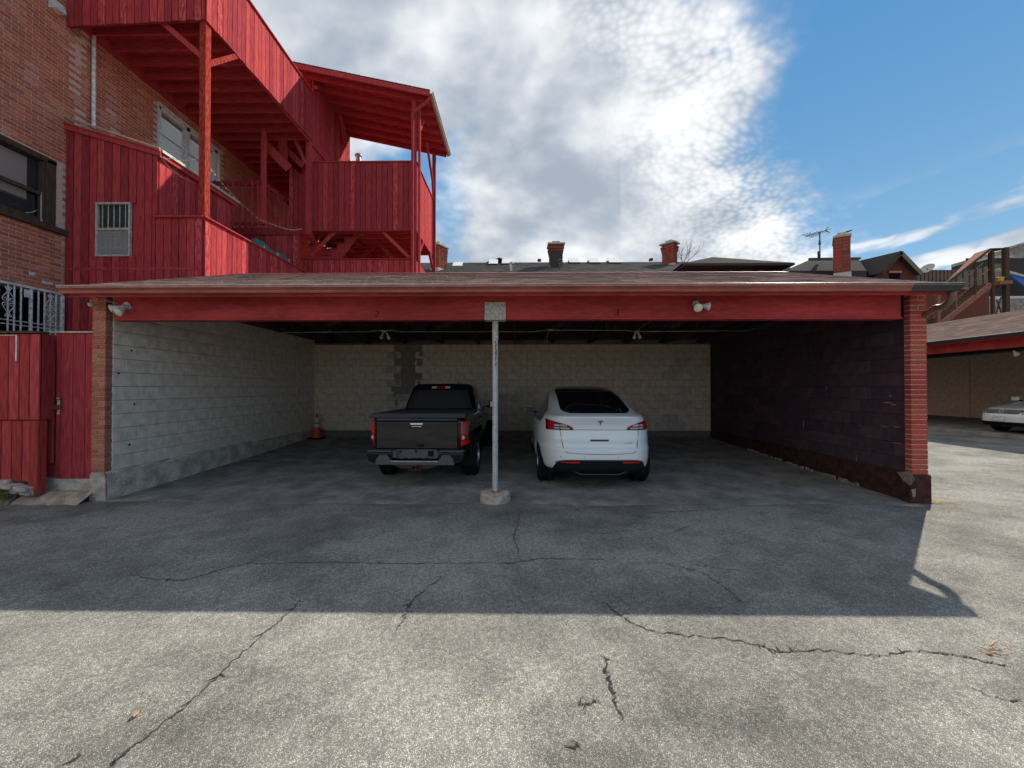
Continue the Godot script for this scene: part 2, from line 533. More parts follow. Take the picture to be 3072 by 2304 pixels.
func make_materials() -> void:
	var N := 512
	# painted wood: long streaks, fine grain, a few knots
	var wa := grey(noise(FastNoiseLite.TYPE_SIMPLEX, 0.02, 4, 31), N, N)
	var wb := grey(noise(FastNoiseLite.TYPE_SIMPLEX, 0.18, 2, 32), N, N)
	var wc := grey(noise(FastNoiseLite.TYPE_VALUE, 0.4, 1, 33), N, N)
	var wood := picture(N, N, func(i: int) -> Color:
		var v := 0.88 + (wa[i] - 128) / 128.0 * 0.12 + (wb[i] - 128) / 128.0 * 0.07 + (wc[i] - 128) / 128.0 * 0.03
		return Color(v, v * 0.985, v * 0.97))
	var wood_bump := relief(N, N, wb, 1.2)
	var ws := Vector3(1.7, 0.22, 1.7)
	# worn paint that shows bare weathered wood in flakes
	var flaky := picture(N, N, func(i: int) -> Color:
		var v := 0.84 + (wa[i] - 128) / 128.0 * 0.16 + (wb[i] - 128) / 128.0 * 0.10
		var f := wb[i] * 0.6 + wc[i] * 0.25 + wa[i] * 0.3
		if f > 178:
			return Color(1.0, 0.93, 0.86)
		return Color(v, v * 0.62, v * 0.6))
	var worn := picture(N, N, func(i: int) -> Color:
		var v := 0.88 + (wa[i] - 128) / 128.0 * 0.2 + (wb[i] - 128) / 128.0 * 0.12
		var f := wb[i] * 0.6 + wc[i] * 0.3 + wa[i] * 0.2
		if f > 190:
			return Color(1.0, 0.95, 0.9)
		return Color(v, v * 0.40, v * 0.42))
	var red_tones := [Vector3(0.150, 0.0155, 0.0165), Vector3(0.185, 0.0190, 0.0190), Vector3(0.130, 0.0135, 0.0150), Vector3(0.205, 0.0225, 0.0220), Vector3(0.165, 0.0165, 0.0175)]
	M.reds = []
	for k in red_tones.size():
		var t: Vector3 = red_tones[k] * Vector3(3.0, 4.2, 4.5)
		var m := mat("red_paint_%d" % k, lin(t.x, t.y, t.z), 0.62, wood, ws, wood_bump, 0.5)
		m.uv1_offset = Vector3(0.37 * k, 0.21 * k, 0.53 * k)
		M.reds.append(m)
	M.reds.append(mat("red_worn", lin(0.60, 0.46, 0.46), 0.7, worn, Vector3(1.7, 0.35, 1.7), wood_bump, 0.6))
	mat("red_flaky", lin(0.42, 0.125, 0.105), 0.75, flaky, Vector3(1.7, 0.5, 1.7), wood_bump, 0.6)
	mat("red_back", lin(0.55, 0.072, 0.088), 0.62, wood, Vector3(0.3, 1.7, 0.3), wood_bump, 0.4)
	mat("red_joist", lin(0.55, 0.072, 0.088), 0.62, wood, Vector3(0.22, 1.7, 1.7), wood_bump, 0.4)
	mat("beam_red", lin(0.56, 0.070, 0.070), 0.6, wood, Vector3(0.05, 0.2, 0.2), null)
	mat("gutter_red", lin(0.46, 0.125, 0.092), 0.42, wood, Vector3(0.1, 0.4, 0.4), null)
	mat("fence_red", lin(0.50, 0.075, 0.068), 0.6, wood, ws, wood_bump, 0.4)
	mat("gutter_dark", lin(0.055, 0.045, 0.042), 0.5, wood, Vector3(0.1, 0.4, 0.4), null)
	mat("grey_wood", lin(0.28, 0.24, 0.20), 0.8, wood, ws, wood_bump, 0.6)
	mat("brown_wood", lin(0.115, 0.080, 0.062), 0.75, wood, ws, wood_bump, 0.6)
	mat("pink_timber", lin(0.36, 0.17, 0.125), 0.8, wood, Vector3(0.6, 0.6, 0.6), wood_bump, 0.4)
	mat("dark_timber", lin(0.14, 0.092, 0.112), 0.85, wood, Vector3(0.5, 0.5, 0.5), null)
	# fired clay
	var ba := grey(noise(FastNoiseLite.TYPE_SIMPLEX, 0.05, 4, 41), N, N)
	var bb := grey(noise(FastNoiseLite.TYPE_VALUE, 0.5, 2, 42), N, N)
	var clay := picture(N, N, func(i: int) -> Color:
		var v := 0.88 + (ba[i] - 128) / 128.0 * 0.15 + (bb[i] - 128) / 128.0 * 0.12
		return Color(v, v * (0.97 + (ba[i] - 128) * 0.0006), v * 0.96))
	var clay_bump := relief(N, N, bb, 1.5)
	var bs := Vector3(1.3, 1.3, 1.3)
	M.old_bricks = []
	var old := [Vector3(0.31, 0.112, 0.068), Vector3(0.34, 0.128, 0.074), Vector3(0.27, 0.096, 0.062), Vector3(0.295, 0.104, 0.064), Vector3(0.235, 0.086, 0.060), Vector3(0.345, 0.145, 0.088)]
	for k in old.size():
		var t: Vector3 = old[k] * Vector3(2.35, 2.15, 2.0)
		M.old_bricks.append(mat("old_brick_%d" % k, lin(t.x, t.y, t.z), 0.88, clay, bs, clay_bump, 0.7))
	# bricks blanched by salts washed out of the wall
	var salts := picture(N, N, func(i: int) -> Color:
		var f := clampf((ba[i] * 0.7 + bb[i] * 0.5 - 135.0) / 45.0, 0.0, 1.0)
		return Color(0.80, 0.56, 0.47).lerp(Color(0.97, 0.95, 0.95), f))
	M.old_bricks.append(mat("old_brick_salt", lin(0.84, 0.82, 0.82), 0.92, salts, Vector3(2.2, 2.2, 2.2), clay_bump, 0.7))
	var salts2 := picture(N, N, func(i: int) -> Color:
		var f := clampf((ba[i] * 0.7 + bb[i] * 0.5 - 165.0) / 45.0, 0.0, 1.0)
		return Color(0.80, 0.53, 0.43).lerp(Color(0.95, 0.91, 0.90), f))
	M.old_bricks.append(mat("old_brick_part_salt", lin(0.82, 0.78, 0.78), 0.92, salts2, Vector3(1.6, 1.6, 1.6), clay_bump, 0.7))
	mat("old_mortar", lin(0.78, 0.66, 0.56), 0.95, clay, bs, clay_bump, 0.6)
	M.pier_bricks = []
	for t in [Vector3(0.38, 0.150, 0.090), Vector3(0.42, 0.175, 0.110), Vector3(0.33, 0.125, 0.078), Vector3(0.36, 0.135, 0.085)]:
		M.pier_bricks.append(mat("pier_brick", lin(t.x * 1.5, t.y * 1.5, t.z * 1.5), 0.85, clay, bs, clay_bump, 0.6))
	M.red_bricks = []
	for t in [Vector3(0.36, 0.070, 0.052), Vector3(0.40, 0.082, 0.060), Vector3(0.31, 0.060, 0.046), Vector3(0.37, 0.092, 0.058)]:
		M.red_bricks.append(mat("red_brick", lin(t.x * 1.5, t.y * 1.5, t.z * 1.5), 0.8, clay, bs, clay_bump, 0.6))
	M.dark_bricks = []
	for t in [Vector3(0.16, 0.060, 0.044), Vector3(0.20, 0.074, 0.052), Vector3(0.13, 0.052, 0.042), Vector3(0.23, 0.088, 0.064)]:
		M.dark_bricks.append(mat("dark_brick", lin(t.x * 1.5, t.y * 1.5, t.z * 1.5), 0.88, clay, bs, clay_bump, 0.6))
	M.chimney_bricks = [M.dark_bricks[1], M.dark_bricks[3], M.red_bricks[2], M.dark_bricks[0]]
	mat("white_mortar", lin(0.72, 0.65, 0.57), 0.95, clay, bs, null)
	mat("pink_mortar", lin(0.62, 0.46, 0.38), 0.95, clay, bs, null)
	mat("grey_mortar", lin(0.30, 0.26, 0.23), 0.95, clay, bs, null)
	# concrete block under old paint
	var ca := grey(noise(FastNoiseLite.TYPE_SIMPLEX, 0.012, 5, 51), N, N)
	var cb := grey(noise(FastNoiseLite.TYPE_VALUE, 0.6, 1, 52), N, N)
	var cc := grey(noise(FastNoiseLite.TYPE_SIMPLEX, 0.12, 3, 53), N, N)
	var block := picture(N, N, func(i: int) -> Color:
		var v := 0.925 + (ca[i] - 128) / 128.0 * 0.08 + (cb[i] - 128) / 128.0 * 0.04 + (cc[i] - 128) / 128.0 * 0.03
		var y := clampf((ca[i] - 140) / 200.0, 0.0, 0.2)
		return Color(v, v * (1.0 - y * 0.03), v * (1.0 - y * 0.08)))
	var pores := relief(N, N, cb, 1.3)
	M.blocks = []
	for t in [Vector3(0.93, 0.80, 0.69), Vector3(0.95, 0.825, 0.71), Vector3(0.91, 0.78, 0.67), Vector3(0.93, 0.80, 0.675)]:
		M.blocks.append(mat("painted_block", lin(t.x, t.y, t.z), 0.8, block, Vector3(0.8, 0.8, 0.8), pores, 0.5))
	M.back_blocks = []
	for t in [Vector3(0.92, 0.75, 0.59), Vector3(0.94, 0.77, 0.61), Vector3(0.89, 0.725, 0.57), Vector3(0.92, 0.755, 0.59), Vector3(0.36, 0.30, 0.26), Vector3(0.62, 0.53, 0.44), Vector3(0.76, 0.65, 0.54)]:
		M.back_blocks.append(mat("tan_block", lin(t.x, t.y, t.z), 0.8, block, Vector3(0.8, 0.8, 0.8), pores, 0.5))
	M.dark_blocks = []
	for t in [Vector3(0.105, 0.064, 0.080), Vector3(0.125, 0.074, 0.088), Vector3(0.09, 0.058, 0.072)]:
		M.dark_blocks.append(mat("dark_painted_block", lin(t.x, t.y, t.z), 0.75, block, Vector3(0.8, 0.8, 0.8), pores, 0.6))
	mat("dark_joint", lin(0.05, 0.036, 0.038), 0.85, block, Vector3.ONE, null)
	mat("block_joint", lin(0.22, 0.20, 0.18), 0.9, block, Vector3.ONE, null)
	mat("back_joint", lin(0.24, 0.205, 0.17), 0.9, block, Vector3.ONE, null)
	var conc := picture(N, N, func(i: int) -> Color:
		var v := 0.87 + (ca[i] - 128) / 128.0 * 0.16 + (cc[i] - 128) / 128.0 * 0.14 + (cb[i] - 128) / 128.0 * 0.07
		return Color(v, v * 0.99, v * 0.97))
	mat("concrete", lin(0.60, 0.54, 0.47), 0.9, conc, Vector3(0.7, 0.7, 0.7), pores, 0.8)
	mat("parge", lin(0.78, 0.71, 0.64), 0.9, conc, Vector3(0.5, 0.5, 0.5), pores, 0.8)
	mat("pink_concrete", lin(0.62, 0.50, 0.44), 0.9, conc, Vector3(0.9, 0.9, 0.9), pores, 0.8)
	mat("sandy_concrete", lin(0.54, 0.42, 0.33), 0.92, conc, Vector3(0.9, 0.9, 0.9), pores, 1.0)
	mat("brown_paint", lin(0.095, 0.045, 0.043), 0.7, conc, Vector3(0.9, 0.9, 0.9), pores, 0.6)
	mat("bare_patch", lin(0.36, 0.30, 0.26), 0.9, conc, Vector3(3, 3, 3), pores, 0.8)
	mat("stucco", lin(0.42, 0.40, 0.37), 0.9, conc, Vector3(0.4, 0.4, 0.4), pores, 1.0)
	# asphalt: pale stones worn proud of dark binder
	var A := 1024
	var fs := noise(FastNoiseLite.TYPE_CELLULAR, 0.11, 1, 61)
	fs.cellular_return_type = FastNoiseLite.RETURN_CELL_VALUE
	var fe := noise(FastNoiseLite.TYPE_CELLULAR, 0.11, 1, 61)
	fe.cellular_return_type = FastNoiseLite.RETURN_DISTANCE2_SUB
	var sa := grey(fs, A, A, 0.1)
	var se := grey(fe, A, A, 0.1)
	var sc := grey(noise(FastNoiseLite.TYPE_SIMPLEX, 0.01, 4, 63), A, A)
	var sg := grey(noise(FastNoiseLite.TYPE_VALUE, 0.7, 1, 64), A, A)
	var asph := picture(A, A, func(i: int) -> Color:
		var edge := clampf((se[i] - 18) / 70.0, 0.0, 1.0)
		var s := sa[i] / 255.0
		var stone := 0.60 + 0.23 * s + (sg[i] - 128) / 128.0 * 0.10
		var v := lerpf(0.43 + (sg[i] - 128) / 128.0 * 0.06, stone, edge * (0.55 + 0.45 * s)) * (1.0 + (sc[i] - 128) / 128.0 * 0.10)
		return Color(v * (1.0 + 0.03 * s), v, v * (0.985 - 0.05 * s)))
	var asph_h := PackedByteArray()
	asph_h.resize(A * A)
	for i in A * A:
		asph_h[i] = clampi(int(minf(se[i] * 2.2, 200.0) + sg[i] * 0.15), 0, 255)
	var asph_bump := relief(A, A, asph_h, 2.0)
	var ga := grey(noise(FastNoiseLite.TYPE_SIMPLEX, 0.006, 5, 65), N, N)
	var gb := grey(noise(FastNoiseLite.TYPE_SIMPLEX, 0.03, 3, 66), N, N)
	var patchy := picture(N, N, func(i: int) -> Color:
		var v := 0.90 + (ga[i] - 128) / 128.0 * 0.17 + (gb[i] - 128) / 128.0 * 0.08
		return Color(v, v, v))
	var lot := mat("asphalt", lin(1.06, 1.045, 1.01), 0.92, asph, Vector3(1.3, 1.3, 1.3), asph_bump, 0.8)
	lot.detail_enabled = true
	lot.detail_blend_mode = BaseMaterial3D.BLEND_MODE_MUL
	lot.detail_albedo = patchy
	lot.detail_uv_layer = BaseMaterial3D.DETAIL_UV_2
	lot.uv2_triplanar = true
	lot.uv2_world_triplanar = true
	lot.uv2_scale = Vector3(0.14, 0.14, 0.14)
	# the bays: a smoother, finer-grained asphalt with oil drips
	var ha := grey(noise(FastNoiseLite.TYPE_SIMPLEX, 0.008, 5, 71), N, N)
	var hb := grey(noise(FastNoiseLite.TYPE_CELLULAR, 0.25, 1, 72), N, N)
	var hc := grey(noise(FastNoiseLite.TYPE_SIMPLEX, 0.03, 4, 73), N, N)
	var floor_tex := picture(N, N, func(i: int) -> Color:
		var v := 0.82 + (ha[i] - 128) / 128.0 * 0.13 + (hc[i] - 128) / 128.0 * 0.06 + (hb[i] - 128) / 128.0 * 0.06
		return Color(v * 1.01, v, v * 0.985))
	var bay := mat("bay_asphalt", lin(0.41, 0.39, 0.37), 0.9, floor_tex, Vector3(0.33, 0.33, 0.33), asph_bump, 0.25)
	bay.detail_enabled = false
	mat("crack", lin(0.06, 0.056, 0.053), 0.95)
	mat("dirt", lin(0.26, 0.20, 0.15), 0.98, conc, Vector3(2.5, 2.5, 2.5), pores, 1.0)
	# roofing
	var granules := picture(N, N, func(i: int) -> Color:
		var v := 0.88 + (bb[i] - 128) / 128.0 * 0.18 + (wc[i] - 128) / 128.0 * 0.10
		return Color(v, v * 0.98, v * 0.97))
	var sh := mat("shingle", Color(1, 1, 1), 0.92, granules, Vector3(2.5, 2.5, 2.5))
	sh.vertex_color_use_as_albedo = true
	mat("roof_deck", lin(0.11, 0.075, 0.092), 0.9, wood, Vector3(0.4, 0.4, 0.4))
	mat("slate_plain", lin(0.085, 0.082, 0.078), 0.9, granules, Vector3(1, 1, 1))
	# metals, plastics, glass
	mat("galvanised", lin(0.62, 0.62, 0.60), 0.35, conc, Vector3(0.8, 0.8, 0.8), null, 1.0, 0.85)
	mat("white_metal", lin(0.92, 0.93, 0.93), 0.45, conc, Vector3(1.5, 1.5, 1.5))
	mat("cream_metal", lin(0.62, 0.58, 0.48), 0.5, conc, Vector3(1.5, 1.5, 1.5))
	mat("plate_grey", lin(0.66, 0.63, 0.57), 0.6, conc, Vector3(3, 3, 3))
	mat("rust", lin(0.20, 0.075, 0.035), 0.85, conc, Vector3(4, 4, 4))
	mat("spout_brown", lin(0.17, 0.085, 0.065), 0.5)
	mat("dark_metal", lin(0.05, 0.05, 0.055), 0.5)
	mat("black_plastic", lin(0.018, 0.018, 0.020), 0.55)
	mat("grey_plastic", lin(0.070, 0.070, 0.074), 0.6)
	mat("bumper_grey", lin(0.11, 0.11, 0.112), 0.6)
	mat("rubber", lin(0.016, 0.016, 0.017), 0.85)
	mat("chrome", lin(0.80, 0.80, 0.78), 0.12, null, Vector3.ONE, null, 1.0, 1.0)
	mat("alloy", lin(0.45, 0.45, 0.46), 0.3, null, Vector3.ONE, null, 1.0, 0.9)
	var rusty := picture(N, N, func(i: int) -> Color:
		var f := cc[i] * 0.6 + cb[i] * 0.3 + ca[i] * 0.25
		if f > 176:
			return Color(0.33, 0.20, 0.13)
		if f > 168:
			return Color(0.66, 0.55, 0.40)
		var v := 0.86 + (ca[i] - 128) / 128.0 * 0.08
		return Color(v, v, v))
	mat("post_paint", lin(0.86, 0.87, 0.86), 0.45, rusty, Vector3(2.4, 0.8, 2.4))
	mat("lamp_white", lin(0.76, 0.74, 0.68), 0.4)
	mat("lamp_face", lin(0.70, 0.68, 0.52), 0.25)
	mat("cone_orange", lin(0.60, 0.060, 0.014), 0.5)
	mat("cone_white", lin(0.80, 0.78, 0.74), 0.35, conc, Vector3(6, 6, 6))
	glass("pane", Color(0.75, 0.80, 0.82), 0.03)
	glass("dark_pane", Color(0.02, 0.025, 0.03), 0.55)
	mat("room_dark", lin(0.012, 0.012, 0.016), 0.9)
	mat("blind", lin(0.34, 0.29, 0.26), 0.7)
	mat("insect_screen", lin(0.16, 0.165, 0.17), 0.8)
	mat("black_paint", lin(0.012, 0.010, 0.010), 0.6)
	mat("chalk", lin(0.66, 0.60, 0.52), 0.95)
	mat("faint_chalk", lin(0.70, 0.625, 0.52), 0.95)
	mat("straw", lin(0.60, 0.46, 0.28), 0.95)
	mat("leaf_brown", lin(0.36, 0.21, 0.12), 0.9)
	mat("moss", lin(0.10, 0.13, 0.035), 0.95)
	mat("litter", lin(0.62, 0.60, 0.54), 0.9)
	mat("lens_red", lin(0.42, 0.008, 0.010), 0.08)
	mat("lens_bright", lin(0.85, 0.012, 0.010), 0.15)
	mat("lens_clear", lin(0.46, 0.45, 0.44), 0.12)
	mat("lens_dark", lin(0.05, 0.012, 0.014), 0.08)
	# paint, wood, masonry and asphalt hardly shine
	for k in M:
		for q in (M[k] if M[k] is Array else [M[k]]):
			if q.roughness > 0.55 and q.metallic == 0.0:
				q.metallic_specular = 0.22 if q.resource_name in ["asphalt", "bay_asphalt", "beam_red"] else 0.06
	M.pane.metallic_specular = 0.25
	M.dark_pane.metallic_specular = 0.3

# ---------------------------------------------------------------- ground
const FRONT := 5.87          # depth of the carport's front
const BACK := 11.98          # depth of its back wall
const WL := -5.88            # inner faces of its side walls
const WR := 5.53

func floor_y(d: float) -> float:
	# the bays rise gently towards the back wall
	var t := clampf((d - FRONT) / (BACK - FRONT), 0.0, 1.0)
	return 0.21 * pow(t, 1.25)
func ground_y(x: float, z: float) -> float:
	# the yard climbs a little towards the second carport
	return 0.17 * smoothstep(5.8, 11.5, x) + 0.004 * sin(x * 1.3 + z * 0.7) * smoothstep(7.0, 4.0, absf(z + 2.0)) * 0.0

func make_ground() -> void:
	var b := MB.new()
	var xs := [-400.0, -60.0, -20.0, -9.0, -6.0, -4.0, -2.0, 0.0, 2.0, 4.0, 5.8, 6.5, 7.3, 8.2, 9.1, 10.0, 10.8, 11.5, 14.0, 20.0, 30.0, 60.0, 400.0]
	var zs := [400.0, 60.0, 20.0, 8.0, 4.0, 1.0, -1.0, -2.0, -3.0, -4.0, -5.0, -FRONT + 0.02, -FRONT - 0.1, -8.0, -10.0, -12.4, -16.0, -24.0, -60.0, -400.0]
	var rows := []
	for z in zs:
		var row := []
		for x in xs:
			var y := ground_y(x, z)
			if z < -FRONT and z >= -12.4 and x > WL - 0.4 and x < WR + 0.3:
				y = -0.02
			row.append(Vector3(x, y, z))
		rows.append(row)
	b.grid(rows)
	setting("ground", b.mesh(), M.asphalt)
	# floor of the bays
	b = MB.new()
	rows = []
	for k in 15:
		var d := FRONT - 0.12 + (BACK + 0.05 - FRONT + 0.12) * k / 14.0
		var row := []
		for x in 30:
			var fx := x / 29.0
			var wob := 0.0 if k > 0 else 0.10 * sin(fx * 23.0) * sin(fx * 7.0 + 1.0)
			row.append(Vector3(lerpf(WL - 0.05, WR + 0.05, fx), floor_y(d) + 0.004, -(d + wob)))
		rows.append(row)
	b.grid(rows)
	setting("bay_floor", b.mesh(), M.bay_asphalt)

# ---------------------------------------------------------------- carport
func roof_y(d: float) -> float:      # top of the shingles' bed
	var eave := 5.45
	var ridge := 8.92
	return 2.955 + (minf(d, 2.0 * ridge - d) - eave) * 0.3235

func gutter_profile(s: float) -> PackedVector2Array:
	# ogee gutter section, x outwards, y up, lip at the top
	return PackedVector2Array([Vector2(0, 0), Vector2(0.075 * s, 0.0), Vector2(0.085 * s, 0.018 * s), Vector2(0.082 * s, 0.030 * s), Vector2(0.098 * s, 0.048 * s), Vector2(0.118 * s, 0.062 * s), Vector2(0.122 * s, 0.088 * s), Vector2(0.112 * s, 0.092 * s), Vector2(0.110 * s, 0.082 * s), Vector2(0.070 * s, 0.010 * s), Vector2(0.006, 0.010 * s), Vector2(0.006, 0.085 * s), Vector2(0, 0.085 * s)])

func make_carport() -> void:
	var c := thing("carport", "long brown-roofed four-bay carport with red front beam and block walls", "carport", Vector3(-0.1, 0, -FRONT))
	var no := func(_p: Vector3, _w: float) -> bool: return false
	# ---- left wall: painted blocks with a brick pier at its end
	var lw := holder("left_wall", c)
	part("joint_bed", box_mesh(Vector3(WL - 0.105, 1.55, -9.0), Vector3(0.19, 3.1, 6.0)), M.block_joint, lw)
	courses(lw, "block", Vector3(WL - 0.095, 0.41, -FRONT - 0.1), Vector3(0, 0, -1), Vector3(1, 0, 0), BACK - FRONT - 0.1, 2.52, 0.4064, 0.2032, 0.006, 0.198, M.blocks, 300, func(_p): return rng.randi() % 4, no, 0.5, 0.003)
	var pg := MB.new()
	var row0 := []
	var row1 := []
	for k in 40:
		var d := FRONT + (BACK - FRONT) * k / 39.0
		var bump := 0.006 * sin(k * 1.7) + 0.004 * sin(k * 4.1)
		row0.append([d, 0.40 + bump * 2.0 + (0.10 if k > 8 and k < 22 else 0.0) * 0.4, 0.034 + bump])
	for k in 39:
		var a: Array = row0[k]
		var e: Array = row0[k + 1]
		pg.quad(Vector3(WL + a[2], -0.05, -a[0]), Vector3(WL + a[2], a[1] - 0.02, -a[0]), Vector3(WL + e[2], e[1] - 0.02, -e[0]), Vector3(WL + e[2], -0.05, -e[0]))
		pg.quad(Vector3(WL + a[2], a[1] - 0.02, -a[0]), Vector3(WL - 0.01, a[1] + 0.01, -a[0]), Vector3(WL - 0.01, e[1] + 0.01, -e[0]), Vector3(WL + e[2], e[1] - 0.02, -e[0]))
	part("footing", pg.mesh(), M.parge, lw)
	for h in [[356.0, 1120.0], [394.0, 1052.0], [388.0, 1334.0], [403.0, 1212.0]]:
		var p := on_x(h[0], h[1], WL + 0.003)
		part("bolt_hole", one(func(b: MB): b.lathe([[0.0, 0.006], [0.014, 0.006], [0.016, 0.0]], Transform3D(Basis(Vector3.FORWARD, PI / 2), p), 10)), M.black_paint, lw)
	part("conduit", tube_mesh([Vector3(WL + 0.02, 2.95, -11.0), Vector3(WL + 0.02, 1.1, -11.0)], 0.012, 6), M.galvanised, lw)
	part("outlet_box", box_mesh(Vector3(WL + 0.03, 1.52, -11.0), Vector3(0.06, 0.13, 0.08), 0.008), M.plate_grey, lw)
	# ---- left pier
	var lp := holder("left_pier", c)
	var py0 := 0.40
	part("joint_bed", box_mesh(Vector3(-5.985, 1.63, -FRONT - 0.055), Vector3(0.178, 2.48, 0.1)), M.pink_mortar, lp)
	var lm := {}
	var lplaces := []
	var course := 0.0677
	for r in 37:
		var y := py0 + course * (r + 0.5)
		var tone := func(): return rng.randi() % 4
		var full := [["f", -5.985, 0.194]] if r % 2 == 1 else [["h", -6.037, 0.090], ["h", -5.933, 0.098]]
		for q in full:
			var key := "%.3f" % q[2]
			if not lm.has(key):
				lm[key] = box_mesh(Vector3.ZERO, Vector3(q[2], course - 0.009, 0.108), 0.005)
			lplaces.append([key, Transform3D(Basis(Vector3.UP, rng.randf_range(-0.008, 0.008)), Vector3(q[1] + rng.randf_range(-0.002, 0.002), y, -FRONT - 0.05 + rng.randf_range(-0.002, 0.002))), tone.call()])
	pieces(lp, "brick", lplaces, lm, M.pier_bricks, 300)
	part("base", one(func(b: MB):
		b.prism(PackedVector2Array([Vector2(-6.095, -0.05), Vector2(-5.86, -0.05), Vector2(-5.863, 0.30), Vector2(-5.89, 0.395), Vector2(-6.07, 0.40), Vector2(-6.09, 0.36)]), Transform3D(Basis(), Vector3(0, 0, -FRONT - 0.14)), 0.15)), M.pink_concrete, lp)
	# ---- back wall
	var bw := holder("back_wall", c)
	part("joint_bed", box_mesh(Vector3(-0.14, 1.56, -BACK - 0.105), Vector3(11.8, 2.7, 0.19)), M.back_joint, bw)
	var stain := func(p: Vector3) -> int:
		# a damp dark run of blocks left of the pickup and a fainter one at the right
		var px := pixel(p).x
		if px > 1196 and px < 1254 and p.y > 1.5:
			return 4
		if px > 1178 and px < 1268 and p.y > 1.3 and rng.randf() < 0.6:
			return 5
		if px > 1980 and px < 2060 and p.y < 2.4 and rng.randf() < 0.6:
			return 6
		return rng.randi() % 4
	courses(bw, "block", Vector3(-6.0, 0.22, -BACK - 0.095), Vector3(1, 0, 0), Vector3(0, 0, 1), 11.75, 2.64, 0.4064, 0.2032, 0.006, 0.198, M.back_blocks, 300, stain, no, 0.5, 0.003)
	part("footing", one(func(b: MB):
		for k in 24:
			var x0 := -5.9 + 11.5 * k / 24.0
			b.quad(Vector3(x0, 0.1, -BACK + 0.03), Vector3(x0, 0.37, -BACK + 0.03), Vector3(x0 + 0.48, 0.37, -BACK + 0.03), Vector3(x0 + 0.48, 0.1, -BACK + 0.03))
			b.quad(Vector3(x0, 0.37, -BACK + 0.03), Vector3(x0, 0.39, -BACK), Vector3(x0 + 0.48, 0.39, -BACK), Vector3(x0 + 0.48, 0.37, -BACK + 0.03))), M.back_joint, bw)
	# mortar squeezed down the damp run
	for k in 8:
		for e in [1186.0, 1256.0]:
			var p := on_depth(e + rng.randf_range(-9, 9), 1064 + k * 21.0 + rng.randf_range(-4, 4), BACK - 0.004)
			part("patch", one(func(b: MB):
				var pts := PackedVector2Array()
				for t in 9:
					pts.append(Vector2(cos(t * TAU / 9.0) * rng.randf_range(0.02, 0.07), sin(t * TAU / 9.0) * rng.randf_range(0.05, 0.12)))
				b.prism(pts, Transform3D(Basis(), p), 0.008)), M.back_blocks[1] if rng.randf() < 0.6 else M.back_blocks[4], bw)
	chalk(bw)
	# ---- right wall: dark painted blocks
	var rw := holder("right_wall", c)
	part("joint_bed", box_mesh(Vector3(WR + 0.105, 1.56, -9.0), Vector3(0.19, 3.1, 6.0)), M.dark_joint, rw)
	courses(rw, "block", Vector3(WR + 0.095, 0.41, -FRONT - 0.1), Vector3(0, 0, -1), Vector3(-1, 0, 0), BACK - FRONT - 0.1, 2.52, 0.4064, 0.2032, 0.004, 0.198, M.dark_blocks, 300, func(_p): return rng.randi() % 3, no, 0.5, 0.003)
	part("footing", one(func(b: MB):
		for k in 20:
			var d0 := FRONT + 0.12 + 5.95 * k / 20.0
			var d1 := FRONT + 0.12 + 5.95 * (k + 1) / 20.0
			b.quad(Vector3(WR - 0.03, -0.05, -d0), Vector3(WR - 0.03, 0.38, -d0), Vector3(WR - 0.03, 0.38, -d1), Vector3(WR - 0.03, -0.05, -d1))
			b.quad(Vector3(WR - 0.03, 0.38, -d0), Vector3(WR, 0.41, -d0), Vector3(WR, 0.41, -d1), Vector3(WR - 0.03, 0.38, -d1))), M.brown_paint, rw)
	# broken render along its foot, and scrapes down to bare block
	for k in 40:
		var d := FRONT + 0.9 + 3.2 * k / 40.0 + rng.randf_range(-0.05, 0.05)
		if k % 5 == 3:
			continue
		part("broken_render", one(func(b: MB):
			b.cbox(Vector3(WR - 0.045 - rng.randf() * 0.02, floor_y(d) + 0.02, -d), Vector3(rng.randf_range(0.02, 0.05), rng.randf_range(0.02, 0.08), rng.randf_range(0.05, 0.16)), 0.008, Basis(Vector3.UP, rng.randf_range(-0.5, 0.5)) * Basis(Vector3.BACK, rng.randf_range(-0.4, 0.4)))), M.bare_patch, rw)
	for q in [[2665.0, 1208.0, 36.0, 5.0], [2680.0, 1214.0, 20.0, 4.0], [2672.0, 1188.0, 6.0, 7.0], [2653.0, 1279.0, 28.0, 3.0], [2690.0, 1281.0, 22.0, 3.0], [2580.0, 1275.0, 8.0, 3.0], [2690.0, 1329.0, 34.0, 2.5], [2411.0, 1272.0, 3.0, 26.0], [2480.0, 1164.0, 3.0, 10.0], [2570.0, 1376.0, 3.0, 22.0]]:
		var p := on_x(q[0], q[1], WR - 0.001)
		var e := on_x(q[0] + q[2], q[1], WR - 0.001)
		var hh: float = q[3] / F * absf(p.z)
		part("scrape", one(func(b: MB):
			var w := maxf(absf(e.z - p.z), 0.008)
			var pts := PackedVector2Array()
			for t in 10:
				var a := t * TAU / 10.0
				pts.append(Vector2(cos(a) * w * 0.5 * rng.randf_range(0.75, 1.1), sin(a) * hh * 0.5 * rng.randf_range(0.6, 1.2)))
			b.prism(pts, Transform3D(Basis(Vector3(0, 0, -1), Vector3.UP, Vector3(-1, 0, 0)), p), 0.004)), M.bare_patch, rw)
	# ---- right pier
	var rp := holder("right_pier", c)
	part("joint_bed", box_mesh(Vector3(5.600, 1.66, -FRONT - 0.055), Vector3(0.216, 2.52, 0.098)), M.white_mortar, rp)
	var rm := {}
	var rplaces := []
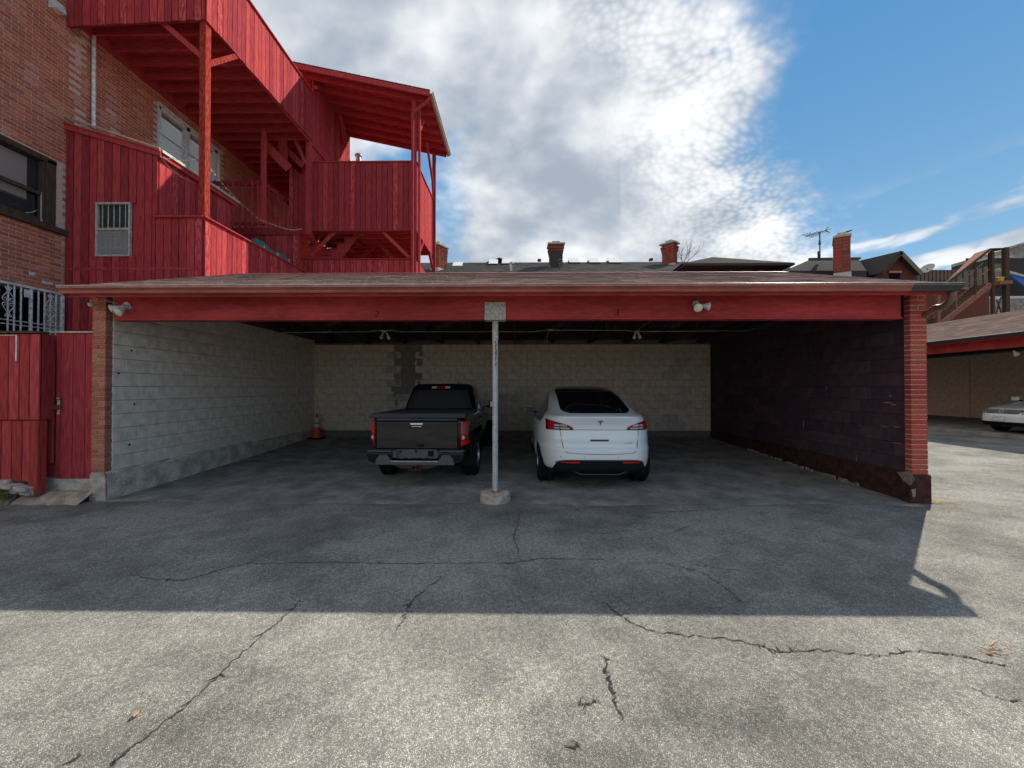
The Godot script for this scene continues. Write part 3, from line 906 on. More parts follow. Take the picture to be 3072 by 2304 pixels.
	for r in 36:
		var y := 0.40 + 0.0695 * (r + 0.5)
		var list := [[5.600, 0.226]]
		if r >= 33 and r != 34:
			list = [[5.540, 0.104], [5.660, 0.104]]
		for q in list:
			var key := "%.3f" % q[1]
			if not rm.has(key):
				rm[key] = box_mesh(Vector3.ZERO, Vector3(q[1], 0.0595, 0.106), 0.005)
			rplaces.append([key, Transform3D(Basis(Vector3.UP, rng.randf_range(-0.01, 0.01)), Vector3(q[0] + rng.randf_range(-0.003, 0.003), y, -FRONT - 0.05 + rng.randf_range(-0.002, 0.002))), rng.randi() % 4])
	pieces(rp, "brick", rplaces, rm, M.red_bricks, 300)
	part("base", box_mesh(Vector3(5.60, 0.175, -FRONT - 0.06), Vector3(0.30, 0.45, 0.17), 0.02), M.brown_paint, rp)
	part("bare_corner", one(func(b: MB):
		b.prism(PackedVector2Array([Vector2(0, 0), Vector2(0.20, 0.05), Vector2(0.26, -0.05), Vector2(0.20, -0.15), Vector2(0.1, -0.1)]), Transform3D(Basis(Vector3(0, 0, 1), Vector3.UP, Vector3(-1, 0, 0)), Vector3(5.449, 0.40, -FRONT - 0.18)), 0.004)
		b.prism(PackedVector2Array([Vector2(0, 0), Vector2(0.06, 0.01), Vector2(0.055, -0.1), Vector2(0.02, -0.11)]), Transform3D(Basis(), Vector3(5.452, 0.20, -FRONT + 0.026)), 0.004)), M.bare_patch, rp)
	# ---- front beam on the piers and the post
	var bm := part("beam", box_mesh(Vector3(-0.19, 2.745, -FRONT - 0.02), Vector3(11.06, 0.33, 0.09), 0.004), M.beam_red, c)
	part("flange", box_mesh(Vector3(-0.19, 2.574, -FRONT - 0.02), Vector3(11.06, 0.022, 0.15), 0.004), M.beam_red, bm)
	for q in [["1", 655.0, 938.0], ["2", 1132.0, 941.0], ["3", 1850.0, 938.0], ["4", 2338.0, 935.0]]:
		var tm := TextMesh.new()
		tm.text = q[0]
		var f := SystemFont.new()
		f.font_names = PackedStringArray(["Droid Serif"])
		f.font_italic = true
		tm.font = f
		tm.font_size = 24
		tm.pixel_size = 0.0052 if q[0] in ["2", "3"] else 0.0040
		tm.depth = 0.002
		var p := on_depth(q[1], q[2], FRONT - 0.026)
		part("bay_number", tm, M.black_paint if q[0] in ["2", "3"] else M.beam_red, bm, Transform3D(Basis(Vector3.BACK, -0.12), p))
	# ---- roof: two slopes of tabs on a dark deck, fascia, gutter
	var roof := holder("roof", c)
	var x0 := -6.08
	var x1 := 5.70
	var up := Vector3(0, 0.3235, -1).normalized()
	var dn := Vector3(0, 0.3235, 1).normalized()
	var sl := 3.47 * sqrt(1.0 + 0.3235 * 0.3235)
	var sb := MB.new()
	shingles(sb, Vector3(x0, roof_y(5.43), -5.43), Vector3.RIGHT, up, x1 - x0, sl + 0.02, 0.305, 0.142, 0.008, Color(0.37, 0.265, 0.235), 0.24)
	var o := part("shingles", sb.mesh(), M.shingle, roof)
	o.set_meta("kind", "stuff")
	sb = MB.new()
	shingles(sb, Vector3(x0, roof_y(12.41), -12.41), Vector3.RIGHT, dn, x1 - x0, sl + 0.02, 0.305, 0.142, 0.008, Color(0.37, 0.265, 0.235), 0.24)
	o = part("shingles", sb.mesh(), M.shingle, roof)
	o.set_meta("kind", "stuff")
	for s in [[5.45, up], [12.39, dn]]:
		var a := Vector3(0, roof_y(s[0]) - 0.018, -s[0])
		var e: Vector3 = a + s[1] * sl
		part("roof_deck", bar_mesh(Vector3((x0 + x1) * 0.5, a.y, a.z), Vector3((x0 + x1) * 0.5, e.y, e.z), x1 - x0 - 0.04, 0.024, Vector3.UP, 0.003), M.roof_deck, roof)
		for x in [x0 + 0.012, x1 - 0.012]:
			part("rake_board", bar_mesh(Vector3(x, a.y - 0.06, a.z), Vector3(x, e.y - 0.06, e.z), 0.022, 0.11, Vector3.UP, 0.003), M.gutter_red, roof)
	part("ridge_cap", one(func(b: MB):
		for k in 39:
			var xa := x0 + (x1 - x0) * k / 39.0
			var xb := xa + 0.32
			for g in [-1.0, 1.0]:
				b.quad(Vector3(xa, roof_y(8.92) + 0.020, -8.92), Vector3(xb, roof_y(8.92) + 0.014, -8.92), Vector3(xb, roof_y(8.92) - 0.03, -8.92 + g * 0.13), Vector3(xa, roof_y(8.92) - 0.024, -8.92 + g * 0.13))), M.gutter_red, roof)
	part("fascia", box_mesh(Vector3((x0 + x1) * 0.5, 2.885, -5.525), Vector3(x1 - x0, 0.115, 0.022), 0.003), M.beam_red, c)
	part("soffit", box_mesh(Vector3((x0 + x1) * 0.5, 2.938, -5.71), Vector3(x1 - x0 - 0.02, 0.014, 0.34), 0.002), M.beam_red, c)
	part("back_fascia", box_mesh(Vector3((x0 + x1) * 0.5, 2.89, -12.36), Vector3(x1 - x0, 0.11, 0.022), 0.003), M.beam_red, c)
	part("gable", one(func(b: MB):
		for x in [WL - 0.2]:
			b.prism(PackedVector2Array([Vector2(-12.2, 2.87), Vector2(-5.9, 2.87), Vector2(-5.9, roof_y(5.9) - 0.05), Vector2(-8.92, roof_y(8.92) - 0.05), Vector2(-12.2, roof_y(12.2) - 0.05)]), Transform3D(Basis(Vector3(0, 0, 1), Vector3.UP, Vector3(-1, 0, 0)), Vector3(x + 0.18, 0, 0)), 0.18)), M.brown_wood, c)
	part("gable", one(func(b: MB): b.prism(PackedVector2Array([Vector2(-12.2, 2.87), Vector2(-5.9, 2.87), Vector2(-5.9, roof_y(5.9) - 0.05), Vector2(-8.92, roof_y(8.92) - 0.05), Vector2(-12.2, roof_y(12.2) - 0.05)]), Transform3D(Basis(Vector3(0, 0, 1), Vector3.UP, Vector3(-1, 0, 0)), Vector3(WR + 0.2, 0, 0)), 0.18)), M.brown_wood, c)
	# gutter in lengths, the last one unpainted
	var gt := holder("gutter", c)
	var prof := gutter_profile(1.0)
	for q in [[-6.085, -2.1, "gutter_red"], [-2.098, 1.9, "gutter_red"], [1.902, 5.10, "gutter_red"], [5.102, 5.74, "gutter_dark"]]:
		part("gutter_length", one(func(b: MB): b.prism(prof, Transform3D(Basis(Vector3(0, 0, 1), Vector3(0, 1, 0), Vector3(-1, 0, 0)), Vector3(q[1], 2.862, -5.513)), q[1] - q[0])), M[q[2]], gt)
	part("drip_edge", one(func(b: MB):
		b.cbox(Vector3((x0 + x1) * 0.5, roof_y(5.40) + 0.004, -5.425), Vector3(x1 - x0, 0.004, 0.07), 0.001, Basis(Vector3.RIGHT, 0.25))), M.galvanised, gt)
	part("gutter_lip", tube_mesh([Vector3(-6.08, 2.957, -5.397), Vector3(5.74, 2.957, -5.397)], 0.007, 6), M.galvanised, gt)
	# ribbed downspout that doubles back behind the right pier
	var dsp := []
	for k in 40:
		var t := k / 39.0
		if t < 0.45:
			var a := t / 0.45 * PI * 0.62
			dsp.append(Vector3(5.68 + 0.02 * sin(a) , 2.86 - 0.17 * sin(a), -5.50 - 0.17 * (1.0 - cos(a))))
		else:
			var q: Vector3 = dsp[17]
			var s := (t - 0.45) / 0.55
			dsp.append(q + Vector3(-0.03, -0.20, -0.36) * s)
	var rad := []
	for k in 40:
		rad.append(0.040 + (0.006 if k % 2 == 0 else 0.0))
	part("downspout", tube_mesh(dsp, rad, 12), M.spout_brown, gt)
	# ---- trusses and the dark timbers under the roof
	for k in 11:
		var x := -5.35 + k * 1.06
		var tr := holder("truss", c)
		part("bottom_chord", bar_mesh(Vector3(x, 2.93, -5.95), Vector3(x, 2.93, -12.2), 0.04, 0.12), M.dark_timber, tr)
		part("rafter", bar_mesh(Vector3(x, roof_y(5.6) - 0.09, -5.6), Vector3(x, roof_y(8.9) - 0.09, -8.9), 0.04, 0.12), M.dark_timber, tr)
		part("rafter", bar_mesh(Vector3(x, roof_y(8.94) - 0.09, -8.94), Vector3(x, roof_y(12.3) - 0.09, -12.3), 0.04, 0.12), M.dark_timber, tr)
		part("web", bar_mesh(Vector3(x, 2.95, -7.9), Vector3(x, roof_y(8.8) - 0.1, -8.8), 0.036, 0.08), M.dark_timber, tr)
		part("web", bar_mesh(Vector3(x, 2.95, -9.9), Vector3(x, roof_y(9.0) - 0.1, -9.0), 0.036, 0.08), M.dark_timber, tr)
		part("web", bar_mesh(Vector3(x + 0.04, 2.95, -9.9), Vector3(x + 0.04, roof_y(10.6) - 0.1, -10.6), 0.036, 0.08), M.dark_timber, tr)
	for k in 4:
		var x := -4.6 + k * 2.7
		part("cross_brace", bar_mesh(Vector3(x, 3.0, -9.6), Vector3(x + 1.5, 3.55, -9.75), 0.02, 0.09), M.dark_timber, c)
	# ---- post with its head plate and concrete foot
	var pc := Vector3(-0.315, 0, -FRONT - 0.07)
	var post := holder("post", c)
	part("tube", tube_mesh([pc + Vector3(0, 0.14, 0), pc + Vector3(0, 2.42, 0)], 0.040, 18), M.post_paint, post)
	part("collar", tube_mesh([pc + Vector3(0, 2.30, 0), pc + Vector3(0, 2.565, 0)], 0.0435, 18), M.plate_grey, post)
	part("peeling_paint", one(func(b: MB):
		for k in 22:
			var y := 1.92 + k * 0.0165
			var a := 1.35 + rng.randf_range(-0.22, 0.22)
			var p := pc + Vector3(cos(a) * 0.0408, y, sin(a) * 0.0408)
			b.cbox(p, Vector3(rng.randf_range(0.004, 0.016), rng.randf_range(0.015, 0.03), 0.0025), 0.001, Basis(Vector3.UP, PI / 2 - a))), M.rust, post)
	var plate := part("head_plate", box_mesh(Vector3(-0.31, 2.695, -FRONT + 0.042), Vector3(0.295, 0.235, 0.014), 0.004), M.plate_grey, post)
	part("plate_foot", box_mesh(Vector3(-0.31, 2.567, -FRONT - 0.0), Vector3(0.295, 0.022, 0.19), 0.003), M.plate_grey, post)
	for q in [[-0.1, 0.06], [0.095, 0.06], [-0.1, -0.055], [0.095, -0.055]]:
		part("bolt", one(func(b: MB): b.lathe([[0.014, 0.0], [0.013, 0.008], [0.006, 0.012], [0.0, 0.012]], Transform3D(Basis(Vector3.RIGHT, PI / 2), Vector3(-0.31 + q[0], 2.695 + q[1], -FRONT + 0.049)), 8)), M.galvanised, plate)
	# foot: rough-topped round of concrete
	var fb := MB.new()
	var segs := 40
	var rings := [[0.212, 0.0], [0.216, 0.03], [0.214, 0.09], [0.205, 0.125], [0.16, 0.135], [0.10, 0.125], [0.04, 0.13]]
	var frows := []
	for q in rings:
		var row := []
		for k in segs:
			var a := TAU * k / segs
			var j := rng.randf_range(-0.006, 0.006) if q[1] < 0.1 else rng.randf_range(-0.016, 0.016)
			var notch := 0.035 * exp(-pow((a - 1.45) / 0.3, 2.0)) if q[1] > 0.1 and q[0] > 0.12 else 0.0
			row.append(pc + Vector3(cos(a) * (q[0] + j * 0.5), q[1] + (j if q[1] > 0.05 else 0.0) - notch, sin(a) * (q[0] + j * 0.5)))
		frows.append(row)
	fb.grid(frows, true, true)
	part("foot", fb.mesh(), M.pink_concrete, post)
	part("rust_ring", one(func(b: MB): b.lathe([[0.052, 0.128], [0.050, 0.137], [0.038, 0.142]], Transform3D(Basis(), pc), 14)), M.rust, post)

func stroke(b: MB, pts: Array, w: float) -> void:
	# a flat chalk line through world points on the back wall
	for i in pts.size() - 1:
		var a: Vector3 = pts[i]
		var e: Vector3 = pts[i + 1]
		var d := (e - a).normalized()
		var s := Vector3(-d.y, d.x, 0) * w * 0.5
		b.quad(a - s, a + s, e + s, e - s)

func chalk(bw: Node3D) -> void:
	# rows of the letter S, a few words, a star and some coloured-in blocks, faint on the back wall
	var b := MB.new()
	var xs := []
	for k in 13:
		xs.append(1106.0 + k * 27.5)
	for k in 17:
		xs.append(1505.0 + k * 29.0)
	for px in xs:
		if px > 1190 and px < 1262:
			continue
		var j := rng.randf_range(-3, 3)
		var pts := []
		var sc := rng.randf_range(0.9, 1.15)
		for t in 15:
			var u := t / 14.0
			var a := lerpf(-0.3, 4.2, u * 2.0) if u < 0.5 else lerpf(4.2 - PI - 0.35, -0.9 - PI * 0.5, (u - 0.5) * 2.0)
			var q := Vector2(px + j + cos(a) * 10.0 * sc, 1129 - sin(a) * 9.0 * sc) if u < 0.5 else Vector2(px + j + 1 + cos(a) * 10.0 * sc, 1148 - sin(a) * 9.0 * sc)
			pts.append(on_depth(q.x, q.y, BACK - 0.006))
		b = MB.new()
		stroke(b, pts, 0.008)
		part("chalk_letter", b.mesh(), M.faint_chalk, bw)
	for q in [["Hams", 1042.0, 1141.0, 0.0088], ["God", 1591.0, 1110.0, 0.0060], ["Jayce", 1592.0, 1192.0, 0.0052]]:
		var tm := TextMesh.new()
		tm.text = q[0]
		var f := SystemFont.new()
		f.font_names = PackedStringArray(["Droid Sans"])
		tm.font = f
		tm.font_size = 40
		tm.pixel_size = q[3]
		tm.depth = 0.002
		part("chalk_word", tm, M.faint_chalk, bw, Transform3D(Basis(), on_depth(q[1], q[2], BACK - 0.006)))
	b = MB.new()
	for t in 10:
		var pa := on_depth(1605 + sin(t * TAU * 0.2) * (10.0 if t % 2 == 0 else 10.0), 1172 - cos(t * TAU * 0.2) * 9.0, BACK - 0.006)
		var pb := on_depth(1605 + sin((t + 2) * TAU * 0.2) * 10.0, 1172 - cos((t + 2) * TAU * 0.2) * 9.0, BACK - 0.006)
		stroke(b, [pa, pb], 0.009)
	part("chalk_star", b.mesh(), M.chalk, bw)
	for q in [[1550.0, 1163.0, 1590.0, 1182.0, Color(0.60, 0.52, 0.44)], [1500.0, 1185.0, 1524.0, 1203.0, Color(0.42, 0.44, 0.42)], [1528.0, 1185.0, 1567.0, 1203.0, Color(0.60, 0.50, 0.45)]]:
		b = MB.new()
		for k in 26:
			var y: float = lerpf(q[1], q[3], k / 25.0) + rng.randf_range(-1, 1)
			stroke(b, [on_depth(q[0] + rng.randf_range(-1, 1), y, BACK - 0.006), on_depth(q[2] + rng.randf_range(-1, 1), y + rng.randf_range(-1, 1), BACK - 0.006)], 0.005)
		part("chalk_block", b.mesh(), mat("chalk_fill", lin(q[4].r, q[4].g, q[4].b), 0.95), bw)

# ---------------------------------------------------------------- brick building at the left
const XB := -8.92            # face of its wall
const XK := -6.17            # outer side of the timber porch
const DK := 8.08             # depth of the porch's front

func wall_rect(px0: float, py0: float, px1: float, py1: float) -> Array:
	# [near depth, far depth, low y, high y] of a rectangle on the brick wall seen from top left to bottom right pixel
	var a := on_x(px0, py0, XB)
	var b := on_x(px1, py1, XB)
	return [-a.z, -b.z, b.y, a.y]

func make_brick_building() -> void:
	var c := thing("brick_building", "tall weathered orange brick building wall with salt streaks", "building", Vector3(XB, 0, -9))
	var w := holder("wall", c)
	# openings: the dark sash window, the barred window, the pale double window
	var holes := [[5.36, 7.90, 4.675, 5.995], [5.16, 7.94, 2.13, 3.43], [10.15, 12.3, 7.28, 8.65]]
	var hits := func(p: Vector3, len: float) -> bool:
		for h in holes:
			if -p.z + len * 0.5 > h[0] and -p.z - len * 0.5 < h[1] and p.y > h[2] and p.y < h[3]:
				return true
		return false
	var bed := MB.new()
	var ds := [4.0, 5.16, 5.36, 7.90, 7.94, 10.15, 12.3, 19.0]
	var ys := [-0.1, 2.13, 3.43, 4.675, 5.995, 7.28, 8.65, 12.5]
	for i in ds.size() - 1:
		for j in ys.size() - 1:
			var md: float = (ds[i] + ds[i + 1]) * 0.5
			var my: float = (ys[j] + ys[j + 1]) * 0.5
			var open := false
			for h in holes:
				if md > h[0] and md < h[1] and my > h[2] and my < h[3]:
					open = true
			if not open:
				bed.box(Vector3(XB - 0.153, my, -md), Vector3(0.30, ys[j + 1] - ys[j], ds[i + 1] - ds[i]))
	part("mortar", bed.mesh(), M.old_mortar, w)
	var stains := noise(FastNoiseLite.TYPE_SIMPLEX, 0.9, 3, 81)
	var tone := func(p: Vector3) -> int:
		var d := -p.z - 0.16
		var n := stains.get_noise_2d(d * 2.0, p.y * 1.1)
		# salts washed out beside the rainwater pipe and the window jamb
		var s := 0.0
		if p.y > 5.4 and p.y < 9.0:
			s = maxf(s, 1.0 - absf(d - (8.28 + 0.22 * sin(p.y * 1.4))) / 0.16)
			s = maxf(s, 0.9 - absf(d - (8.86 + 0.06 * sin(p.y * 3.0))) / 0.1 - maxf(0.0, p.y - 7.6))
			s = maxf(s, 0.75 - absf(d - 8.05) / 0.35 - absf(p.y - 8.9))
		if d > 7.78 and d < 8.1 and p.y < 6.0 and p.y > 3.6:
			s = maxf(s, 0.55)
		if d > 7.85 and p.y < 3.0:
			s = maxf(s, 0.45)
		if s + n * 0.6 > 0.62:
			return 6
		if s + n * 0.6 > 0.35:
			return 7
		var r := rng.randf() + n * 0.35
		if r < 0.22: return 4
		if r < 0.42: return 2
		if r < 0.62: return 3
		if r < 0.82: return 0
		if r < 0.95: return 1
		return 5
	courses(w, "brick", Vector3(XB - 0.045, 1.9, -4.4), Vector3(0, 0, -1), Vector3(1, 0, 0), 14.5, 10.0, 0.212, 0.0735, 0.013, 0.10, M.old_bricks, 300, tone, hits, 0.5, 0.004)
	# two pale patched bricks below the dark window
	for q in [[96.0, 821.0, 20.0], [143.0, 849.0, 34.0]]:
		var p := on_x(q[0], q[1], XB + 0.008)
		part("white_brick", box_mesh(p, Vector3(0.012, 0.055, 0.10 if q[2] < 30 else 0.17), 0.003), M.white_metal, w)
	# ---- dark wooden sash window with blinds
	var win := holder("sash_window", c)
	var fx := XB - 0.07
	part("frame", one(func(b: MB):
		b.cbox(Vector3(fx, 5.87, -6.5), Vector3(0.14, 0.10, 2.5), 0.006)
		b.cbox(Vector3(fx, 5.27, -7.66), Vector3(0.14, 1.22, 0.16), 0.006)
		b.cbox(Vector3(fx - 0.02, 5.30, -7.56), Vector3(0.10, 1.16, 0.05), 0.004)), M.brown_wood, win)
	part("sash", one(func(b: MB):
		b.cbox(Vector3(fx - 0.02, 5.20, -6.4), Vector3(0.06, 0.07, 2.3), 0.004)
		b.cbox(Vector3(fx - 0.045, 4.69, -6.4), Vector3(0.06, 0.10, 2.3), 0.004)), M.brown_wood, win)
	part("side_track", box_mesh(Vector3(fx + 0.01, 4.95, -7.545), Vector3(0.03, 0.55, 0.025), 0.003), M.cream_metal, win)
	part("sill", box_mesh(Vector3(XB - 0.02, 4.575, -6.5), Vector3(0.20, 0.11, 2.95), 0.008), M.brown_wood, win)
	part("pane", box_mesh(Vector3(fx - 0.04, 5.52, -6.4), Vector3(0.006, 0.58, 2.2), 0.001), M.pane, win)
	part("pane", box_mesh(Vector3(fx - 0.06, 4.94, -6.4), Vector3(0.006, 0.42, 2.2), 0.001), M.pane, win)
	for k in 25:
		part("blind_slat", box_mesh(Vector3(fx - 0.12, 5.80 - k * 0.031, -6.33), Vector3(0.003, 0.030, 2.16), 0.001, Basis(Vector3.BACK, -0.3)), M.blind, win)
	part("blind_rail", box_mesh(Vector3(fx - 0.12, 5.02, -6.33), Vector3(0.03, 0.03, 2.16), 0.004), M.brown_wood, win)
	part("cord", tube_mesh([on_x(40.0, 640.0, fx - 0.1), on_x(66.0, 638.0, fx - 0.1), on_x(88.0, 628.0, fx - 0.1), on_x(104.0, 612.0, fx - 0.1), on_x(110.0, 598.0, fx - 0.1)], 0.007, 6), M.white_metal, win)
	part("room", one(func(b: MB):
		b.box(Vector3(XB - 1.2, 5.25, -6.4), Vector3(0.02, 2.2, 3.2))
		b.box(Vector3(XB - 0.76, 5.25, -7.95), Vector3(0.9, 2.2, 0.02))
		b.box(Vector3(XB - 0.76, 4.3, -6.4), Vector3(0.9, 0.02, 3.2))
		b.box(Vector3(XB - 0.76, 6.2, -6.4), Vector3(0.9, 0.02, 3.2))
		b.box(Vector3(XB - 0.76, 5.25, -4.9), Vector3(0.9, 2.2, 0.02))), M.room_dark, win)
	win.position += Vector3(0, 0.075, -0.16)
	# ---- barred window
	var bar := holder("barred_window", c)
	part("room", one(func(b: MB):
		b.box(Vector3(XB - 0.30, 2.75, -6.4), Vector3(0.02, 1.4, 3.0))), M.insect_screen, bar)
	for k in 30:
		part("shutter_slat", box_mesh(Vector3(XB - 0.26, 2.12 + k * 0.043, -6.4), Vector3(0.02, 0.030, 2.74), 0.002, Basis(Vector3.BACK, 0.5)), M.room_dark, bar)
	var gx := XB + 0.07
	var gd0 := 5.0
	var gd1 := 7.80
	part("top_rail", bar_mesh(Vector3(gx, 3.40, -gd0), Vector3(gx, 3.40, -gd1), 0.045, 0.045), M.white_metal, bar)
	part("end_post", bar_mesh(Vector3(gx, 1.9, -gd1), Vector3(gx, 3.42, -gd1), 0.05, 0.05, Vector3.RIGHT), M.white_metal, bar)
	part("end_post", bar_mesh(Vector3(gx, 1.9, -7.28), Vector3(gx, 3.39, -7.28), 0.035, 0.045, Vector3.RIGHT), M.white_metal, bar)
	part("latch_plate", box_mesh(Vector3(gx + 0.01, 3.28, -7.22), Vector3(0.02, 0.14, 0.10), 0.003), M.white_metal, bar)
	for y in [2.76, 2.69]:
		part("rail", bar_mesh(Vector3(gx, y, -gd0), Vector3(gx, y, -gd1), 0.02, 0.018), M.white_metal, bar)
	for d in [6.55, 6.68, 6.81, 6.94, 7.03, 7.13, 7.40, 7.50, 7.595, 7.69]:
		part("bar", bar_mesh(Vector3(gx, 1.9, -d), Vector3(gx, 3.39, -d), 0.022, 0.022, Vector3.RIGHT), M.white_metal, bar)
	for m in [6.94, 7.595]:
		var sc := holder("scroll", bar)
		for g in [-1.0, 1.0]:
			for e in [-1.0, 1.0]:
				var p0 := Vector3(gx + 0.008, 3.075, -m)
				var path := []
				for t in 26:
					var u := t / 25.0
					if u < 0.25:
						var a := PI * 1.5 - u / 0.25 * 4.2
						var r := 0.012 + 0.016 * u / 0.25
						path.append(p0 + Vector3(0, e * (0.225 + sin(a) * r + 0.01), g * (0.028 + cos(a) * r)))
					elif u < 0.6:
						path.append(p0 + Vector3(0, e * lerpf(0.20, 0.06, (u - 0.25) / 0.35), g * lerpf(0.004, 0.088, (u - 0.25) / 0.35)))
					else:
						var a := -0.4 + (u - 0.6) / 0.4 * 6.4
						var r := lerpf(0.042, 0.012, (u - 0.6) / 0.4)
						path.append(p0 + Vector3(0, e * (0.048 - sin(a) * r), g * (0.046 + cos(a) * r)))
				part("curl", tube_mesh(path, 0.007, 6), M.white_metal, sc)
	bar.position += Vector3(0, 0.03, -0.16)
	# ---- pale double window high up under the deck
	var dw := holder("double_window", c)
	part("frame", one(func(b: MB):
		b.cbox(Vector3(XB - 0.03, 8.47, -11.0), Vector3(0.12, 0.12, 2.15), 0.008)
		b.cbox(Vector3(XB + 0.03, 8.53, -11.0), Vector3(0.10, 0.05, 2.25), 0.008)
		b.cbox(Vector3(XB - 0.03, 7.84, -9.98), Vector3(0.12, 1.4, 0.07), 0.006)
		b.cbox(Vector3(XB - 0.03, 7.84, -10.86), Vector3(0.12, 1.4, 0.14), 0.006)
		b.cbox(Vector3(XB - 0.03, 7.84, -11.9), Vector3(0.12, 1.4, 0.12), 0.006)
		b.cbox(Vector3(XB - 0.03, 7.16, -11.0), Vector3(0.14, 0.06, 2.15), 0.006)), M.white_metal, dw)
	for d in [10.42, 11.38]:
		part("meeting_rail", box_mesh(Vector3(XB - 0.06, 7.86, -d), Vector3(0.05, 0.045, 0.86), 0.004), M.white_metal, dw)
		part("pane", box_mesh(Vector3(XB - 0.08, 8.14, -d), Vector3(0.006, 0.54, 0.84), 0.001), M.pane, dw)
		part("pane", box_mesh(Vector3(XB - 0.10, 7.5, -d), Vector3(0.006, 0.66, 0.84), 0.001), M.pane, dw)
	for k in 22:
		part("blind_slat", box_mesh(Vector3(XB - 0.16, 7.2 + k * 0.06, -10.95), Vector3(0.012, 0.05, 1.95), 0.001, Basis(Vector3.BACK, 0.3)), M.insect_screen, dw)
	dw.position += Vector3(0, 0.13, -0.20)
	# ---- rainwater pipe, vent hood
	part("rainwater_pipe", tube_mesh([on_x(281.0, 385.0, XB + 0.06), on_x(281.0, 60.0, XB + 0.06) + Vector3(0, 0.6, 0)], 0.035, 10), M.white_metal, c)
	part("vent_hood", one(func(b: MB):
		var p := on_x(170.0, 18.0, XB + 0.06)
		b.prism(PackedVector2Array([Vector2(0, -0.1), Vector2(0.16, -0.1), Vector2(0.12, 0.06), Vector2(0.03, 0.11), Vector2(0, 0.11)]), Transform3D(Basis(), p + Vector3(-0.06, 0, -0.09)), 0.18)), M.white_metal, c)

# ---------------------------------------------------------------- red timber: boards on a frame
func board(parent: Node3D, a: Vector3, u: Vector3, w: float, y0: float, y1a: float, y1b: float, out: Vector3, m: Material) -> void:
	# an upright board w wide along u from a, its top sloping from y1a to y1b
	var t := 0.022
	var k := rng.randf_range(0.0, 0.006)
	var b := MB.new()
	b.prism(PackedVector2Array([Vector2(0.007, y0), Vector2(w - 0.008, y0), Vector2(w - 0.008, y1b), Vector2(0.007, y1a)]), Transform3D(Basis(u, Vector3.UP, out), Vector3(a.x, 0, a.z) + out * k), t)
	part("board", b.mesh(), m, parent)

func boards(parent: Node3D, a: Vector3, e: Vector3, bw: float, low: Callable, high: Callable, out: Vector3, hole := []) -> void:
	# a run of boards from a to e (plan), low and high give y at a distance along; hole: [from, to, y0, y1]
	var u := Vector3(e.x - a.x, 0, e.z - a.z)
	var length := u.length()
	u = u.normalized()
	if not hole.size():
		part("backing", one(func(b: MB): b.prism(PackedVector2Array([Vector2(0, low.call(0.0) + 0.02), Vector2(length, low.call(length) + 0.02), Vector2(length, high.call(length) - 0.02), Vector2(0, high.call(0.0) - 0.02)]), Transform3D(Basis(u, Vector3.UP, out), Vector3(a.x, 0, a.z) - out * 0.045), 0.01)), M.red_back, parent)
	var x := 0.0
	while x < length - 0.01:
		var w := minf(bw * rng.randf_range(0.93, 1.07), length - x)
		var mid := x + w * 0.5
		var m: Material = M.reds[rng.randi() % M.reds.size()]
		var y0: float = low.call(mid) + rng.randf_range(-0.008, 0.008)
		var ya: float = high.call(x)
		var yb: float = high.call(x + w)
		var p := a + u * x
		if hole.size() and mid > hole[0] - bw * 0.35 and mid < hole[1] + bw * 0.35:
			board(parent, p, u, w, y0, hole[2], hole[2], out, m)
			board(parent, p, u, w, hole[3], ya, yb, out, m)
		else:
			board(parent, p, u, w, y0, ya, yb, out, m)
		x += w

